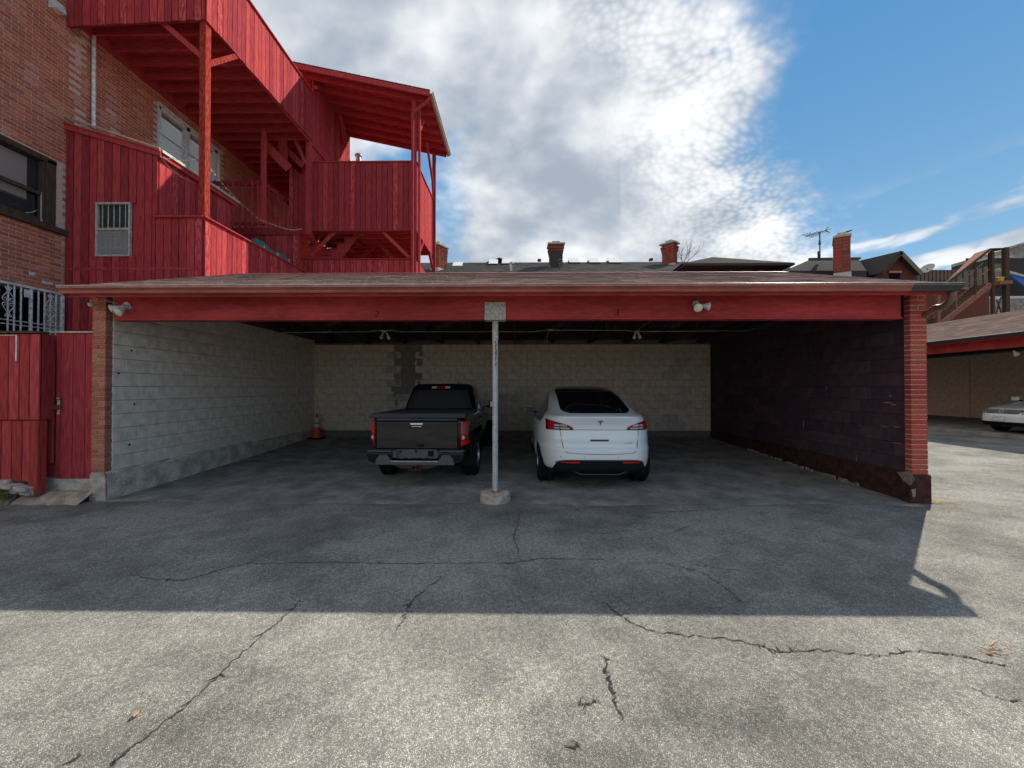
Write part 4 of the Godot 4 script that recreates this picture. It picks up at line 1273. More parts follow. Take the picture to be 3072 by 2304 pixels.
func make_timber() -> void:
	# ======== the boarded stair enclosure with a small window
	var e := thing("stair_enclosure", "red boarded lean-to with small barred window against the brick wall", "shed", Vector3(-7.4, 0, -DK))
	var front := holder("front_wall", e)
	var tl := on_depth(196, 378, DK)
	var tr := on_depth(474, 462, DK)
	var lowa := on_depth(470, 655, DK)
	var y_at := func(x: float) -> float:
		return lerpf(tl.y, tr.y, clampf((x - tl.x) / (tr.x - tl.x), 0.0, 1.0))
	var wl := on_depth(293, 610, DK)
	var wh := on_depth(395, 771, DK)
	boards(front, Vector3(XB + 0.01, 0, -DK), Vector3(lowa.x, 0, -DK), 0.157, func(_d): return 1.2, func(d): return y_at.call(XB + d), Vector3(0, 0, 1), [wl.x - XB, wh.x - XB, wh.y, wl.y])
	boards(front, Vector3(lowa.x + 0.003, 0, -DK), Vector3(XK - 0.02, 0, -DK), 0.157, func(_d): return 1.2, func(_d): return lowa.y, Vector3(0, 0, 1))
	part("parapet_cap", box_mesh(Vector3((lowa.x + XK) * 0.5, lowa.y + 0.012, -DK + 0.02), Vector3(XK - lowa.x + 0.04, 0.03, 0.12), 0.004), M.reds[1], front)
	part("backing", box_mesh(Vector3((XB + lowa.x) * 0.5, 3.2, -DK - 0.05), Vector3(lowa.x - XB, 4.2, 0.06)), M.red_back, front)
	var side := holder("side_wall", e)
	boards(side, Vector3(lowa.x, 0, -DK - 0.02), Vector3(lowa.x, 0, -10.2), 0.16, func(_d): return 3.9, func(_d): return tr.y + 0.0, Vector3(1, 0, 0))
	part("corner_board", box_mesh(Vector3(lowa.x + 0.012, (lowa.y + tr.y) * 0.5, -DK + 0.014), Vector3(0.03, tr.y - lowa.y - 0.03, 0.03), 0.003), M.reds[0], side)
	# lean-to roof with a pale metal edge
	var rf := holder("roof", e)
	var rl := tl + Vector3(-0.1, 0.05, 0)
	var rr := tr + Vector3(0.10, 0.022, 0)
	part("slab", one(func(b: MB):
		b.prism(PackedVector2Array([Vector2(rl.x, rl.y), Vector2(rr.x, rr.y), Vector2(rr.x, rr.y + 0.03), Vector2(rl.x, rl.y + 0.03)]), Transform3D(Basis(), Vector3(0, 0, -10.3)), 10.3 - DK + 0.09)), M.gutter_red, rf)
	part("front_trim", one(func(b: MB):
		b.prism(PackedVector2Array([Vector2(rl.x, rl.y - 0.10), Vector2(rr.x, rr.y - 0.10), Vector2(rr.x, rr.y), Vector2(rl.x, rl.y)]), Transform3D(Basis(), Vector3(0, 0, -DK + 0.035)), 0.03)), M.reds[1], rf)
	part("metal_edge", one(func(b: MB):
		b.prism(PackedVector2Array([Vector2(rl.x + 0.35, rl.y + 0.016), Vector2(rr.x + 0.01, rr.y + 0.032), Vector2(rr.x + 0.01, rr.y + 0.052), Vector2(rl.x + 0.35, rl.y + 0.036)]), Transform3D(Basis(), Vector3(0, 0, -DK + 0.06)), 0.045)
		b.cbox(Vector3(rr.x + 0.01, rr.y + 0.02, -9.2), Vector3(0.02, 0.06, 2.3), 0.004)), M.cream_metal, rf)
	part("eave_trim", box_mesh(Vector3(rr.x - 0.03, rr.y - 0.05, -9.2), Vector3(0.03, 0.10, 2.2), 0.004), M.reds[1], rf)
	# window
	var wn := holder("window", e)
	var wc := (wl + wh) * 0.5
	var ww := wh.x - wl.x
	var wt := wl.y - wh.y
	part("frame", one(func(b: MB):
		for g in [-1.0, 1.0]:
			b.cbox(Vector3(wc.x + g * (ww * 0.5 - 0.018), wc.y, -DK + 0.02), Vector3(0.036, wt, 0.06), 0.004)
			b.cbox(Vector3(wc.x, wc.y + g * (wt * 0.5 - 0.018), -DK + 0.022), Vector3(ww + 0.004, 0.036, 0.06), 0.004)), M.cream_metal, wn)
	part("meeting_rail", box_mesh(Vector3(wc.x, wc.y + 0.01, -DK + 0.018), Vector3(ww - 0.06, 0.045, 0.045), 0.003), M.cream_metal, wn)
	part("pane", box_mesh(Vector3(wc.x, wc.y + wt * 0.25, -DK + 0.0), Vector3(ww - 0.05, wt * 0.46, 0.005), 0.001), M.pane, wn)
	for k in 5:
		part("bar", box_mesh(Vector3(wc.x - ww * 0.5 + ww * (k + 1.0) / 6.0, wc.y + wt * 0.25, -DK + 0.014), Vector3(0.016, wt * 0.46, 0.012), 0.002), M.cream_metal, wn)
	part("insect_screen", box_mesh(Vector3(wc.x, wc.y - wt * 0.235, -DK + 0.012), Vector3(ww - 0.06, wt * 0.45, 0.004), 0.001), M.insect_screen, wn)
	for k in 26:
		part("screen_rib", box_mesh(Vector3(wc.x - ww * 0.45 + ww * 0.9 * k / 25.0, wc.y - wt * 0.235, -DK + 0.016), Vector3(0.006, wt * 0.44, 0.006), 0.001), M.plate_grey, wn)
	part("room", box_mesh(Vector3(wc.x, wc.y + wt * 0.25, -DK - 0.016), Vector3(ww, wt * 0.5, 0.004), 0.001), M.room_dark, wn)

	# ======== the decks on posts
	var k := thing("timber_deck", "red timber deck on posts with boarded parapets and joists below", "deck", Vector3(-7.4, 0, -10.5))
	# lower deck's sunlit side parapet
	var sp := holder("lower_parapet", k)
	var sp_top := lowa.y
	boards(sp, Vector3(XK, 0, -DK + 0.0), Vector3(XK, 0, -12.15), 0.155, func(_d): return 1.0, func(_d): return sp_top, Vector3(1, 0, 0))
	part("cap", box_mesh(Vector3(XK + 0.01, sp_top + 0.014, -10.1), Vector3(0.13, 0.03, 4.15), 0.004), M.reds[1], sp)
	part("backing", box_mesh(Vector3(XK - 0.04, 3.2, -10.1), Vector3(0.05, 3.2, 4.0)), M.red_back, sp)
	part("lower_floor", box_mesh(Vector3((XB + XK) * 0.5, 3.95, -10.1), Vector3(XK - XB - 0.1, 0.05, 4.1)), M.red_back, k)
	# upper deck
	var ub := on_depth(611, 63, DK).y
	var ubl := on_depth(217, 85, DK).y
	var ut := 10.42
	var up := holder("upper_front_parapet", k)
	boards(up, Vector3(XB + 0.01, 0, -DK + 0.02), Vector3(XK + 0.02, 0, -DK + 0.02), 0.150, func(d): return lerpf(ubl, ub, d / 2.75), func(_d): return ut, Vector3(0, 0, 1))
	var us := holder("upper_side_parapet", k)
	boards(us, Vector3(XK + 0.02, 0, -DK + 0.03), Vector3(XK + 0.02, 0, -12.34), 0.150, func(d): return lerpf(ub - 0.01, ub + 0.13, d / 4.2), func(_d): return ut, Vector3(1, 0, 0))
	part("cap", box_mesh(Vector3(XK + 0.02, ut + 0.015, -10.2), Vector3(0.14, 0.03, 4.3), 0.004), M.reds[1], us)
	part("rim_board", box_mesh(Vector3((XB + XK) * 0.5, ub + 0.16, -DK - 0.035), Vector3(XK - XB, 0.30, 0.04)), M.red_joist, k)
	part("rim_board", box_mesh(Vector3(XK - 0.02, ub + 0.20, -12.0), Vector3(0.05, 0.28, 7.8)), M.red_joist, k)
	part("ledger", box_mesh(Vector3(XB + 0.03, ub + 0.20, -12.0), Vector3(0.05, 0.28, 7.8)), M.red_joist, k)
	for j in 26:  # rearmost joists are added past the rim board, to block sun from the far bricks
		part("joist", box_mesh(Vector3((XB + XK) * 0.5, ub + 0.215, -DK - 0.42 - j * 0.41), Vector3(XK - XB - 0.08, 0.24, 0.042), 0.004), M.red_joist, k)
	for j in 66:  # rear boards likewise added beyond the deck's end, for the shade they cast
		part("deck_board", box_mesh(Vector3((XB + XK) * 0.5, ub + 0.352, -DK - 0.06 - j * 0.165), Vector3(XK - XB, 0.03, 0.155), 0.004), M.red_back, k)
	# posts and braces
	part("post", box_mesh(Vector3(XK - 0.055, (lowa.y + ub) * 0.5 + 0.1, -DK - 0.075), Vector3(0.125, ub - lowa.y + 0.3, 0.155), 0.006), M.red_flaky, k)
	var b0 := on_depth(600, 176, DK + 0.07)
	part("brace", bar_mesh(Vector3(XK - 0.08, b0.y, -DK - 0.07), Vector3(on_depth(486, 72, DK + 0.07).x, ub + 0.05, -DK - 0.07), 0.05, 0.10), M.reds[1], k)
	part("brace", bar_mesh(Vector3(XK - 0.03, b0.y - 0.05, -DK - 0.14), Vector3(XK - 0.0, ub + 0.05, -DK - 0.92), 0.06, 0.10, Vector3.UP), M.red_flaky, k)
	# ---- second-floor level further back
	var fy := 6.18
	part("post", bar_mesh(on_depth(790, 674, 11.7), Vector3(on_depth(790, 674, 11.7).x, ub + 0.1, -11.7), 0.11, 0.11, Vector3.RIGHT), M.reds[3], k)
	part("edge_beam", box_mesh(Vector3((XB + XK) * 0.5, fy - 0.11, -11.72), Vector3(XK - XB - 0.1, 0.2, 0.05)), M.reds[2], k)
	part("floor", box_mesh(Vector3((XB + XK) * 0.5, fy - 0.02, -13.9), Vector3(XK - XB - 0.1, 0.04, 4.4)), M.red_back, k)
	var fw := holder("lower_back_wall", k)
	boards(fw, Vector3(XB + 0.02, 0, -11.76), Vector3(XK - 0.06, 0, -11.76), 0.155, func(_d): return 3.9, func(_d): return fy - 0.2, Vector3(0, 0, 1))
	var rl0 := on_depth(638, 552, 11.7)
	var px2 := on_depth(782, 552, 11.7).x
	var rail := holder("railing", k)
	part("top_rail", bar_mesh(Vector3(XB + 0.05, rl0.y, -11.68), Vector3(px2, rl0.y, -11.68), 0.04, 0.12), M.reds[2], rail)
	part("bottom_rail", bar_mesh(Vector3(XB + 0.05, fy + 0.1, -11.68), Vector3(px2, fy + 0.1, -11.68), 0.04, 0.09), M.reds[2], rail)
	for j in 9:
		part("baluster", box_mesh(Vector3(lerpf(XB + 0.15, px2 - 0.03, j / 8.0), (rl0.y + fy) * 0.5 + 0.02, -11.645), Vector3(0.042, rl0.y - fy + 0.1, 0.03), 0.003), M.reds[(j * 2) % 5], rail)
	var rail2 := holder("railing", k)
	part("top_rail", bar_mesh(Vector3(px2 + 0.1, rl0.y, -11.75), Vector3(px2 + 0.1, rl0.y, -15.6), 0.04, 0.10), M.reds[2], rail2)
	for j in 17:
		part("baluster", box_mesh(Vector3(px2 + 0.12, (rl0.y + fy) * 0.5 + 0.02, -11.9 - j * 0.22), Vector3(0.03, rl0.y - fy + 0.1, 0.042), 0.003), M.reds[(j * 2) % 5], rail2)
	# dark boarding beside the landing stair
	var dw := holder("stair_wall", k)
	boards(dw, Vector3(on_depth(868, 600, 12.6).x, 0, -12.6), Vector3(-6.2, 0, -12.6), 0.15, func(_d): return fy, func(d): return on_depth(868, 497, 12.6).y - d * 0.7, Vector3(0, 0, 1))
	part("stringer", bar_mesh(on_depth(792, 430, 12.0), on_depth(866, 505, 12.0), 0.05, 0.24), M.reds[3], k)
	part("stringer", bar_mesh(on_depth(836, 424, 12.5), on_depth(908, 497, 12.2), 0.05, 0.16), M.reds[1], k)
	part("riser_board", bar_mesh(on_depth(848, 420, 12.2), on_depth(850, 480, 12.2), 0.26, 0.03, Vector3.BACK), M.reds[4], k)
	part("brace", bar_mesh(on_depth(872, 384, 12.25), on_depth(918, 492, 12.25), 0.09, 0.14, Vector3.BACK), M.reds[1], k)
	part("post", bar_mesh(Vector3(XK - 0.05, fy, -12.28), Vector3(XK - 0.05, ub + 0.1, -12.28), 0.14, 0.14, Vector3.RIGHT), M.reds[1], k)

	# ======== the stair tower with its own roof
	var s := thing("stair_tower", "red boarded stair landing under a lean-to roof behind the carport", "stair tower", Vector3(-4.6, 0, -13.5))
	var D0 := 12.52
	var s0 := F / D0
	var xa := on_depth(907, 600, D0).x
	var xb := on_depth(1240, 600, D0).x
	var pt := on_depth(1000, 489, D0).y
	var pb := on_depth(1000, 692, D0).y
	var D1 := 15.1
	var pf := holder("front_parapet", s)
	boards(pf, Vector3(xa, 0, -D0), Vector3(xb, 0, -D0), 0.165, func(_d): return pb, func(_d): return pt, Vector3(0, 0, 1))
	part("cap", box_mesh(Vector3((xa + xb) * 0.5, pt + 0.015, -D0), Vector3(xb - xa + 0.06, 0.035, 0.12), 0.004), M.reds[1], pf)
	part("bottom_trim", box_mesh(Vector3((xa + xb) * 0.5, pb - 0.01, -D0), Vector3(xb - xa, 0.03, 0.08), 0.004), M.reds[2], pf)
	part("corner_board", box_mesh(Vector3(xa + 0.06, (pt + pb) * 0.5 - 0.05, -D0 + 0.03), Vector3(0.13, pt - pb + 0.06, 0.03), 0.004), M.reds[4], pf)
	var ps := holder("side_parapet", s)
	boards(ps, Vector3(xb + 0.06, 0, -D0 - 0.02), Vector3(xb + 0.06, 0, -D1), 0.15, func(_d): return pb, func(_d): return pt, Vector3(1, 0, 0))
	part("cap", box_mesh(Vector3(xb + 0.06, pt + 0.015, -(D0 + D1) * 0.5), Vector3(0.12, 0.035, D1 - D0), 0.004), M.reds[1], ps)
	part("landing_floor", box_mesh(Vector3((xa + xb) * 0.5, pb + 0.2, -(D0 + D1) * 0.5), Vector3(xb - xa, 0.05, D1 - D0)), M.red_back, s)
	for j in 6:
		part("joist", box_mesh(Vector3((xa + xb) * 0.5, pb + 0.1, -D0 - 0.3 - j * 0.42), Vector3(xb - xa, 0.18, 0.042)), M.red_back, s)
	# roof
	var ra := on_depth(884, 196, 12.2)
	var rb := on_depth(1289, 280, 12.2)
	var slope := (rb.y - ra.y) / (rb.x - ra.x)
	var rg := holder("roof", s)
	var RD := 15.45
	var rdir := Vector3(1, slope, 0).normalized()
	var rmid := (ra + rb) * 0.5
	var rlen := (rb - ra).length()
	var sb := MB.new()
	shingles(sb, Vector3(rb.x + 0.02, rb.y + 0.05, -RD), Vector3(0, 0, 1), -rdir, RD - 12.12, rlen + 0.05, 0.3, 0.14, 0.008, Color(0.20, 0.17, 0.15), 0.2)
	var so := part("shingles", sb.mesh(), M.shingle, rg)
	so.set_meta("kind", "stuff")
	part("roof_deck", bar_mesh(Vector3(ra.x, ra.y + 0.03, -(12.14 + RD) * 0.5), Vector3(rb.x, rb.y + 0.03, -(12.14 + RD) * 0.5), RD - 12.14, 0.025), M.red_back, rg)
	part("front_trim", bar_mesh(Vector3(ra.x, ra.y - 0.04, -12.15), Vector3(rb.x, rb.y - 0.04, -12.15), 0.03, 0.15), M.reds[1], rg)
	part("side_trim", box_mesh(Vector3(rb.x, rb.y - 0.02, -(12.14 + RD) * 0.5), Vector3(0.03, 0.12, RD - 12.14), 0.004), M.gutter_red, rg)
	part("eave_gutter", one(func(b: MB): b.prism(gutter_profile(0.9), Transform3D(Basis(Vector3(1, 0, 0), Vector3(0, 1, 0), Vector3(0, 0, 1)), Vector3(rb.x + 0.016, rb.y - 0.05, -RD)), RD - 12.14)), M.cream_metal, rg)
	for j in 7:
		var d := 12.45 + j * 0.48
		part("rafter", bar_mesh(Vector3(ra.x, ra.y - 0.07, -d), Vector3(rb.x - 0.03, rb.y - 0.07, -d), 0.045, 0.17), M.red_joist, rg)
	# posts
	var fp := on_depth(1243, 600, D0 - 0.03)
	part("post", box_mesh(Vector3(fp.x, 6.1, -D0 + 0.06), Vector3(0.14, 8.6, 0.10), 0.006), M.reds[4], s)
	part("post", box_mesh(Vector3(fp.x + 0.14, 6.1, -D0 - 0.02), Vector3(0.07, 8.6, 0.08), 0.006), M.reds[1], s)
	part("post", box_mesh(Vector3(xb + 0.12, 6.1, -D1 + 0.05), Vector3(0.12, 8.6, 0.12), 0.006), M.reds[2], s)
	part("knee_brace", bar_mesh(on_depth(1250, 408, D0 - 0.02), on_depth(1271, 362, D0 + 0.5), 0.06, 0.10), M.reds[1], s)
	part("knee_brace", bar_mesh(Vector3(xb + 0.1, 8.9, -D1), Vector3(xb + 0.1, 9.9, -D1 + 1.2), 0.07, 0.12), M.reds[2], s)
	part("knee_brace", bar_mesh(Vector3(xb + 0.1, 8.4, -D1), Vector3(xb + 0.1, 9.0, -D1 + 0.22), 0.07, 0.12), M.reds[2], s)
	# the rainwater pipe down the post
	var pp := Vector3(fp.x - 0.02, 0, -D0 + 0.17)
	part("rainwater_pipe", tube_mesh([Vector3(rb.x + 0.03, rb.y - 0.03, -12.2), Vector3(rb.x + 0.0, rb.y - 0.14, -12.2), Vector3(rb.x - 0.12, rb.y - 0.26, -12.23), Vector3(pp.x + 0.12, rb.y - 0.38, pp.z), Vector3(pp.x, rb.y - 0.5, pp.z), Vector3(pp.x, rb.y - 0.7, pp.z), Vector3(pp.x, 3.0, pp.z)], 0.045, 10), M.reds[4], s)
	# boarding at the left under the roof
	var bk := holder("left_wall", s)
	var bx := -6.24
	boards(bk, Vector3(bx, 0, -12.45), Vector3(bx, 0, -15.3), 0.15, func(_d): return pb, func(_d): return ra.y - 0.02 + slope * (bx - ra.x), Vector3(1, 0, 0))
	var bx1 := on_depth(1046, 400, 15.3).x
	part("trim", box_mesh(Vector3(bx1, (pb + ra.y) * 0.5 - 0.1, -15.26), Vector3(0.08, ra.y - pb - 0.3, 0.08), 0.005), M.reds[3], bk)
	part("curved_brace", one(func(b: MB):
		var pts := []
		for t in 9:
			var u := t / 8.0
			pts.append(on_x(lerpf(946, 1034, sin(u * PI * 0.5)), lerpf(262, 440, 1.0 - cos(u * PI * 0.5)), bx + 0.12))
		for t in 8:
			b.beam(pts[t], pts[t + 1], 0.08, 0.13, Vector3.RIGHT)), M.red_joist, bk)
	part("stub_wall", one(func(b: MB):
		b.prism(PackedVector2Array([Vector2(bx1, pt - 0.1), Vector2(on_depth(1077, 480, 15.3).x, pt - 0.1), Vector2(bx1, on_depth(1047, 452, 15.3).y)]), Transform3D(Basis(), Vector3(0, 0, -15.3)), 0.03)), M.reds[1], bk)
	part("vent_cap", one(func(b: MB): b.lathe([[0.10, 0.0], [0.10, 0.22], [0.14, 0.23], [0.14, 0.28], [0.05, 0.31], [0.0, 0.31]], Transform3D(Basis(), on_depth(1075, 486, 16.0)), 12)), M.galvanised, bk)
	# beneath the landing: stair flight, struts, low wall
	var lo := on_depth(1000, 780, D0).y
	var un := holder("low_wall", s)
	boards(un, Vector3(xa, 0, -D0), Vector3(xb, 0, -D0), 0.165, func(_d): return 2.2, func(_d): return lo, Vector3(0, 0, 1))
	part("cap", box_mesh(Vector3((xa + xb) * 0.5, lo + 0.015, -D0), Vector3(xb - xa + 0.06, 0.035, 0.12), 0.004), M.reds[2], un)
	boards(un, Vector3(xb + 0.06, 0, -D0 - 0.02), Vector3(xb + 0.06, 0, -D1), 0.15, func(_d): return 2.2, func(_d): return lo - 0.02, Vector3(1, 0, 0))
	boards(un, Vector3(xa, 0, -D1), Vector3(xb - 0.45, 0, -D1), 0.15, func(_d): return 2.2, func(_d): return pb + 0.1, Vector3(0, 0, 1))
	var fl := holder("stair_flight", s)
	var sd := D0 + 0.55
	var sa := on_depth(965, 790, sd)
	var se := on_depth(1078, 700, sd)
	var st := MB.new()
	var poly := PackedVector2Array([Vector2(sa.x, sa.y - 0.3), Vector2(sa.x + 0.32, sa.y - 0.3), Vector2(se.x + 0.05, se.y - 0.02), Vector2(se.x + 0.05, se.y + 0.2)])
	var n := 5
	for j in range(n, 0, -1):
		var q := float(j) / n
		poly.append(Vector2(lerpf(sa.x, se.x, q - 1.0 / n) + 0.02, lerpf(sa.y, se.y, q) + 0.04))
		poly.append(Vector2(lerpf(sa.x, se.x, q - 1.0 / n) + 0.02, lerpf(sa.y, se.y, q - 1.0 / n) + 0.04))
	st.prism(poly, Transform3D(Basis(), Vector3(0, 0, -sd)), 0.05)
	part("stringer", st.mesh(), M.reds[1], fl)
	for j in n:
		var q := (j + 0.5) / n
		part("tread", box_mesh(Vector3(lerpf(sa.x, se.x, q) + 0.02, lerpf(sa.y, se.y, (j + 1.0) / n) + 0.06, -sd - 0.4), Vector3(0.30, 0.035, 0.95), 0.004), M.reds[2], fl)
	part("strut", bar_mesh(on_depth(925, 775, D0 + 0.1), on_depth(1006, 693, D0 + 0.1), 0.04, 0.11, Vector3.UP), M.reds[1], s)
	part("strut", bar_mesh(on_depth(928, 742, D0 + 0.4), on_depth(970, 697, D0 + 0.4), 0.04, 0.11, Vector3.UP), M.reds[1], s)
	part("strut", bar_mesh(on_depth(1145, 692, D0 + 0.1), on_depth(1231, 776, D0 + 0.1), 0.05, 0.10, Vector3.UP), M.reds[3], s)
	part("strut", bar_mesh(on_depth(1180, 776, D0 + 1.2), on_depth(1100, 690, D0 + 1.2), 0.05, 0.12, Vector3.UP), M.red_back, s)
	part("strut", bar_mesh(on_depth(1080, 776, D0 + 1.6), on_depth(1125, 738, D0 + 1.6), 0.05, 0.12, Vector3.UP), M.red_back, s)
	part("strut", bar_mesh(on_depth(1248, 775, D0 - 0.02), on_depth(1268, 728, D0 + 0.55), 0.07, 0.10), M.red_flaky, s)
	part("strut", bar_mesh(on_depth(1301, 815, D1), on_depth(1285, 745, D1 - 0.5), 0.08, 0.10), M.reds[2], s)
	part("end_block", box_mesh(on_depth(927, 701, D0 + 0.02), Vector3(0.06, 0.08, 0.05), 0.004), M.pink_timber, s)
	part("end_block", box_mesh(on_depth(925, 727, D0 + 0.02), Vector3(0.06, 0.13, 0.05), 0.004), M.pink_timber, s)
	part("end_block", box_mesh(on_depth(926, 751, D0 + 0.02), Vector3(0.05, 0.10, 0.05), 0.004), M.pink_timber, s)
	part("end_block", box_mesh(on_depth(1087, 702, D0 + 0.3), Vector3(0.08, 0.09, 0.05), 0.004), M.pink_timber, s)

# ---------------------------------------------------------------- fence and gate beside the left pier
func make_fence() -> void:
	var f := thing("board_fence", "red board fence in two tiers with white streaked trim by the kerb", "fence", Vector3(-7.2, 0.1, -5.75))
	var D := 5.75
	var x1 := on_depth(125, 1100, D).x
	var top := on_depth(60, 1000, D).y
	var mid := on_depth(60, 1262, D).y
	var low := on_depth(60, 1444, D).y
	var xs := [-9.2, -8.9, -8.6, -8.3, -8.0, -7.7, -7.4, on_depth(3, 1100, D).x, on_depth(32, 1100, D).x, on_depth(64, 1100, D).x, on_depth(95, 1100, D).x, x1]
	for i in xs.size() - 1:
		part("upper_board", box_mesh(Vector3((xs[i] + xs[i + 1]) * 0.5, (top + mid) * 0.5, -D + 0.016), Vector3(xs[i + 1] - xs[i] - 0.012, top - mid - 0.03, 0.024), 0.004), M.fence_red if i % 2 else M.reds[3], f)
	var ls := [-9.2, -8.9, -8.6, -8.3, -8.0, -7.7, -7.4, on_depth(3, 1300, D).x, on_depth(34, 1300, D).x, on_depth(66, 1300, D).x, on_depth(96, 1300, D).x]
	for i in ls.size() - 1:
		part("lower_board", box_mesh(Vector3((ls[i] + ls[i + 1]) * 0.5, (low + mid) * 0.5, -D - 0.012), Vector3(ls[i + 1] - ls[i] - 0.012, mid - low, 0.024), 0.004), M.fence_red if i % 2 == 0 else M.reds[3], f)
	part("backing", box_mesh(Vector3((-9.2 + x1) * 0.5, (top + low) * 0.5, -D - 0.05), Vector3(x1 + 9.2 - 0.04, top - low - 0.04, 0.03)), M.red_back, f)
	part("cap", box_mesh(Vector3((-9.2 + x1) * 0.5, top + 0.012, -D - 0.02), Vector3(x1 + 9.2 + 0.03, 0.035, 0.13), 0.004), M.brown_wood, f)
	part("post", box_mesh(Vector3(x1 - 0.075, (mid + 0.12) * 0.5, -D - 0.03), Vector3(0.13, mid - 0.12, 0.12), 0.006), M.fence_red, f)
	part("side_board", box_mesh(Vector3(x1 - 0.012, (top + mid) * 0.5, -D - 0.08), Vector3(0.026, top - mid - 0.02, 0.14), 0.004), M.reds[2], f)
	part("white_trim", box_mesh(Vector3(on_depth(57, 1100, D).x, on_depth(57, 1040, D).y - 0.02, -D + 0.034), Vector3(0.018, 0.36, 0.012), 0.003), M.white_metal, f)
	part("white_trim", box_mesh(Vector3(on_depth(28, 1006, D).x, on_depth(28, 1007, D).y, -D + 0.034), Vector3(0.26, 0.014, 0.012), 0.003), M.cream_metal, f)
	var g := thing("board_gate", "red board gate with rusty latch between fence and orange brick pier", "gate", Vector3(-6.5, 0.1, -5.95))
	var GD := 5.95
	var gt := on_depth(200, 999, GD).y
	var gl := on_depth(200, 1436, GD).y
	var gs := [on_depth(143, 1200, GD).x, on_depth(170, 1200, GD).x, on_depth(184, 1200, GD).x, on_depth(220, 1200, GD).x, on_depth(257, 1200, GD).x, -6.06]
	for i in gs.size() - 1:
		part("board", box_mesh(Vector3((gs[i] + gs[i + 1]) * 0.5, (gt + gl) * 0.5 - (0.02 if i == 0 else 0.0), -GD + (0.03 if i == 0 else 0.0)), Vector3(gs[i + 1] - gs[i] - 0.007, gt - gl - (0.5 if i == 0 else 0.0), 0.024), 0.004), [M.pink_timber, M.reds[0], M.reds[4], M.reds[0], M.reds[4]][i] if i > 0 else M.fence_red, g)
	part("backing", box_mesh(Vector3(-6.5, (gt + gl) * 0.5, -GD - 0.03), Vector3(0.95, gt - gl - 0.06, 0.02)), M.red_back, g)
	part("cap", box_mesh(Vector3(-6.46, gt + 0.01, -GD), Vector3(0.82, 0.022, 0.07), 0.003), M.plate_grey, g)
	var lt := holder("latch", g)
	var lp := on_depth(176, 1222, GD - 0.03)
	part("latch_plate", box_mesh(lp + Vector3(0.0, 0.02, 0.0), Vector3(0.035, 0.24, 0.012), 0.003), M.plate_grey, lt)
	part("latch_bar", box_mesh(lp + Vector3(-0.02, 0.0, 0.02), Vector3(0.10, 0.07, 0.03), 0.008), M.rust, lt)
	part("latch_knob", one(func(b: MB): b.lathe([[0.0, 0.0], [0.02, 0.0], [0.026, 0.015], [0.02, 0.03], [0.0, 0.034]], Transform3D(Basis(Vector3.RIGHT, PI / 2), lp + Vector3(0.012, 0.13, 0.0)), 12)), M.galvanised, lt)
	# concrete step and apron under the gate
	var ap := MB.new()
	ap.cbox(Vector3(-6.5, 0.21, -GD - 0.05), Vector3(0.94, 0.19, 0.12), 0.012)
	var o := setting("threshold", ap.mesh(), M.concrete)
	o.name = "threshold"
	var rows := []
	for q in [[5.95, 0.13, -7.35], [5.84, 0.12, -7.30], [5.74, 0.06, -7.45], [5.64, -0.01, -7.7]]:
		var row := []
		for k in 18:
			var x := lerpf(q[2], -6.035, k / 17.0)
			var wob := 0.015 * sin(k * 1.9 + q[0] * 7.0)
			row.append(Vector3(x, q[1] + wob * 0.4, -q[0] + wob))
		rows.append(row)
	var pb := MB.new()
	pb.grid(rows)
	setting("apron", pb.mesh(), M.sandy_concrete)

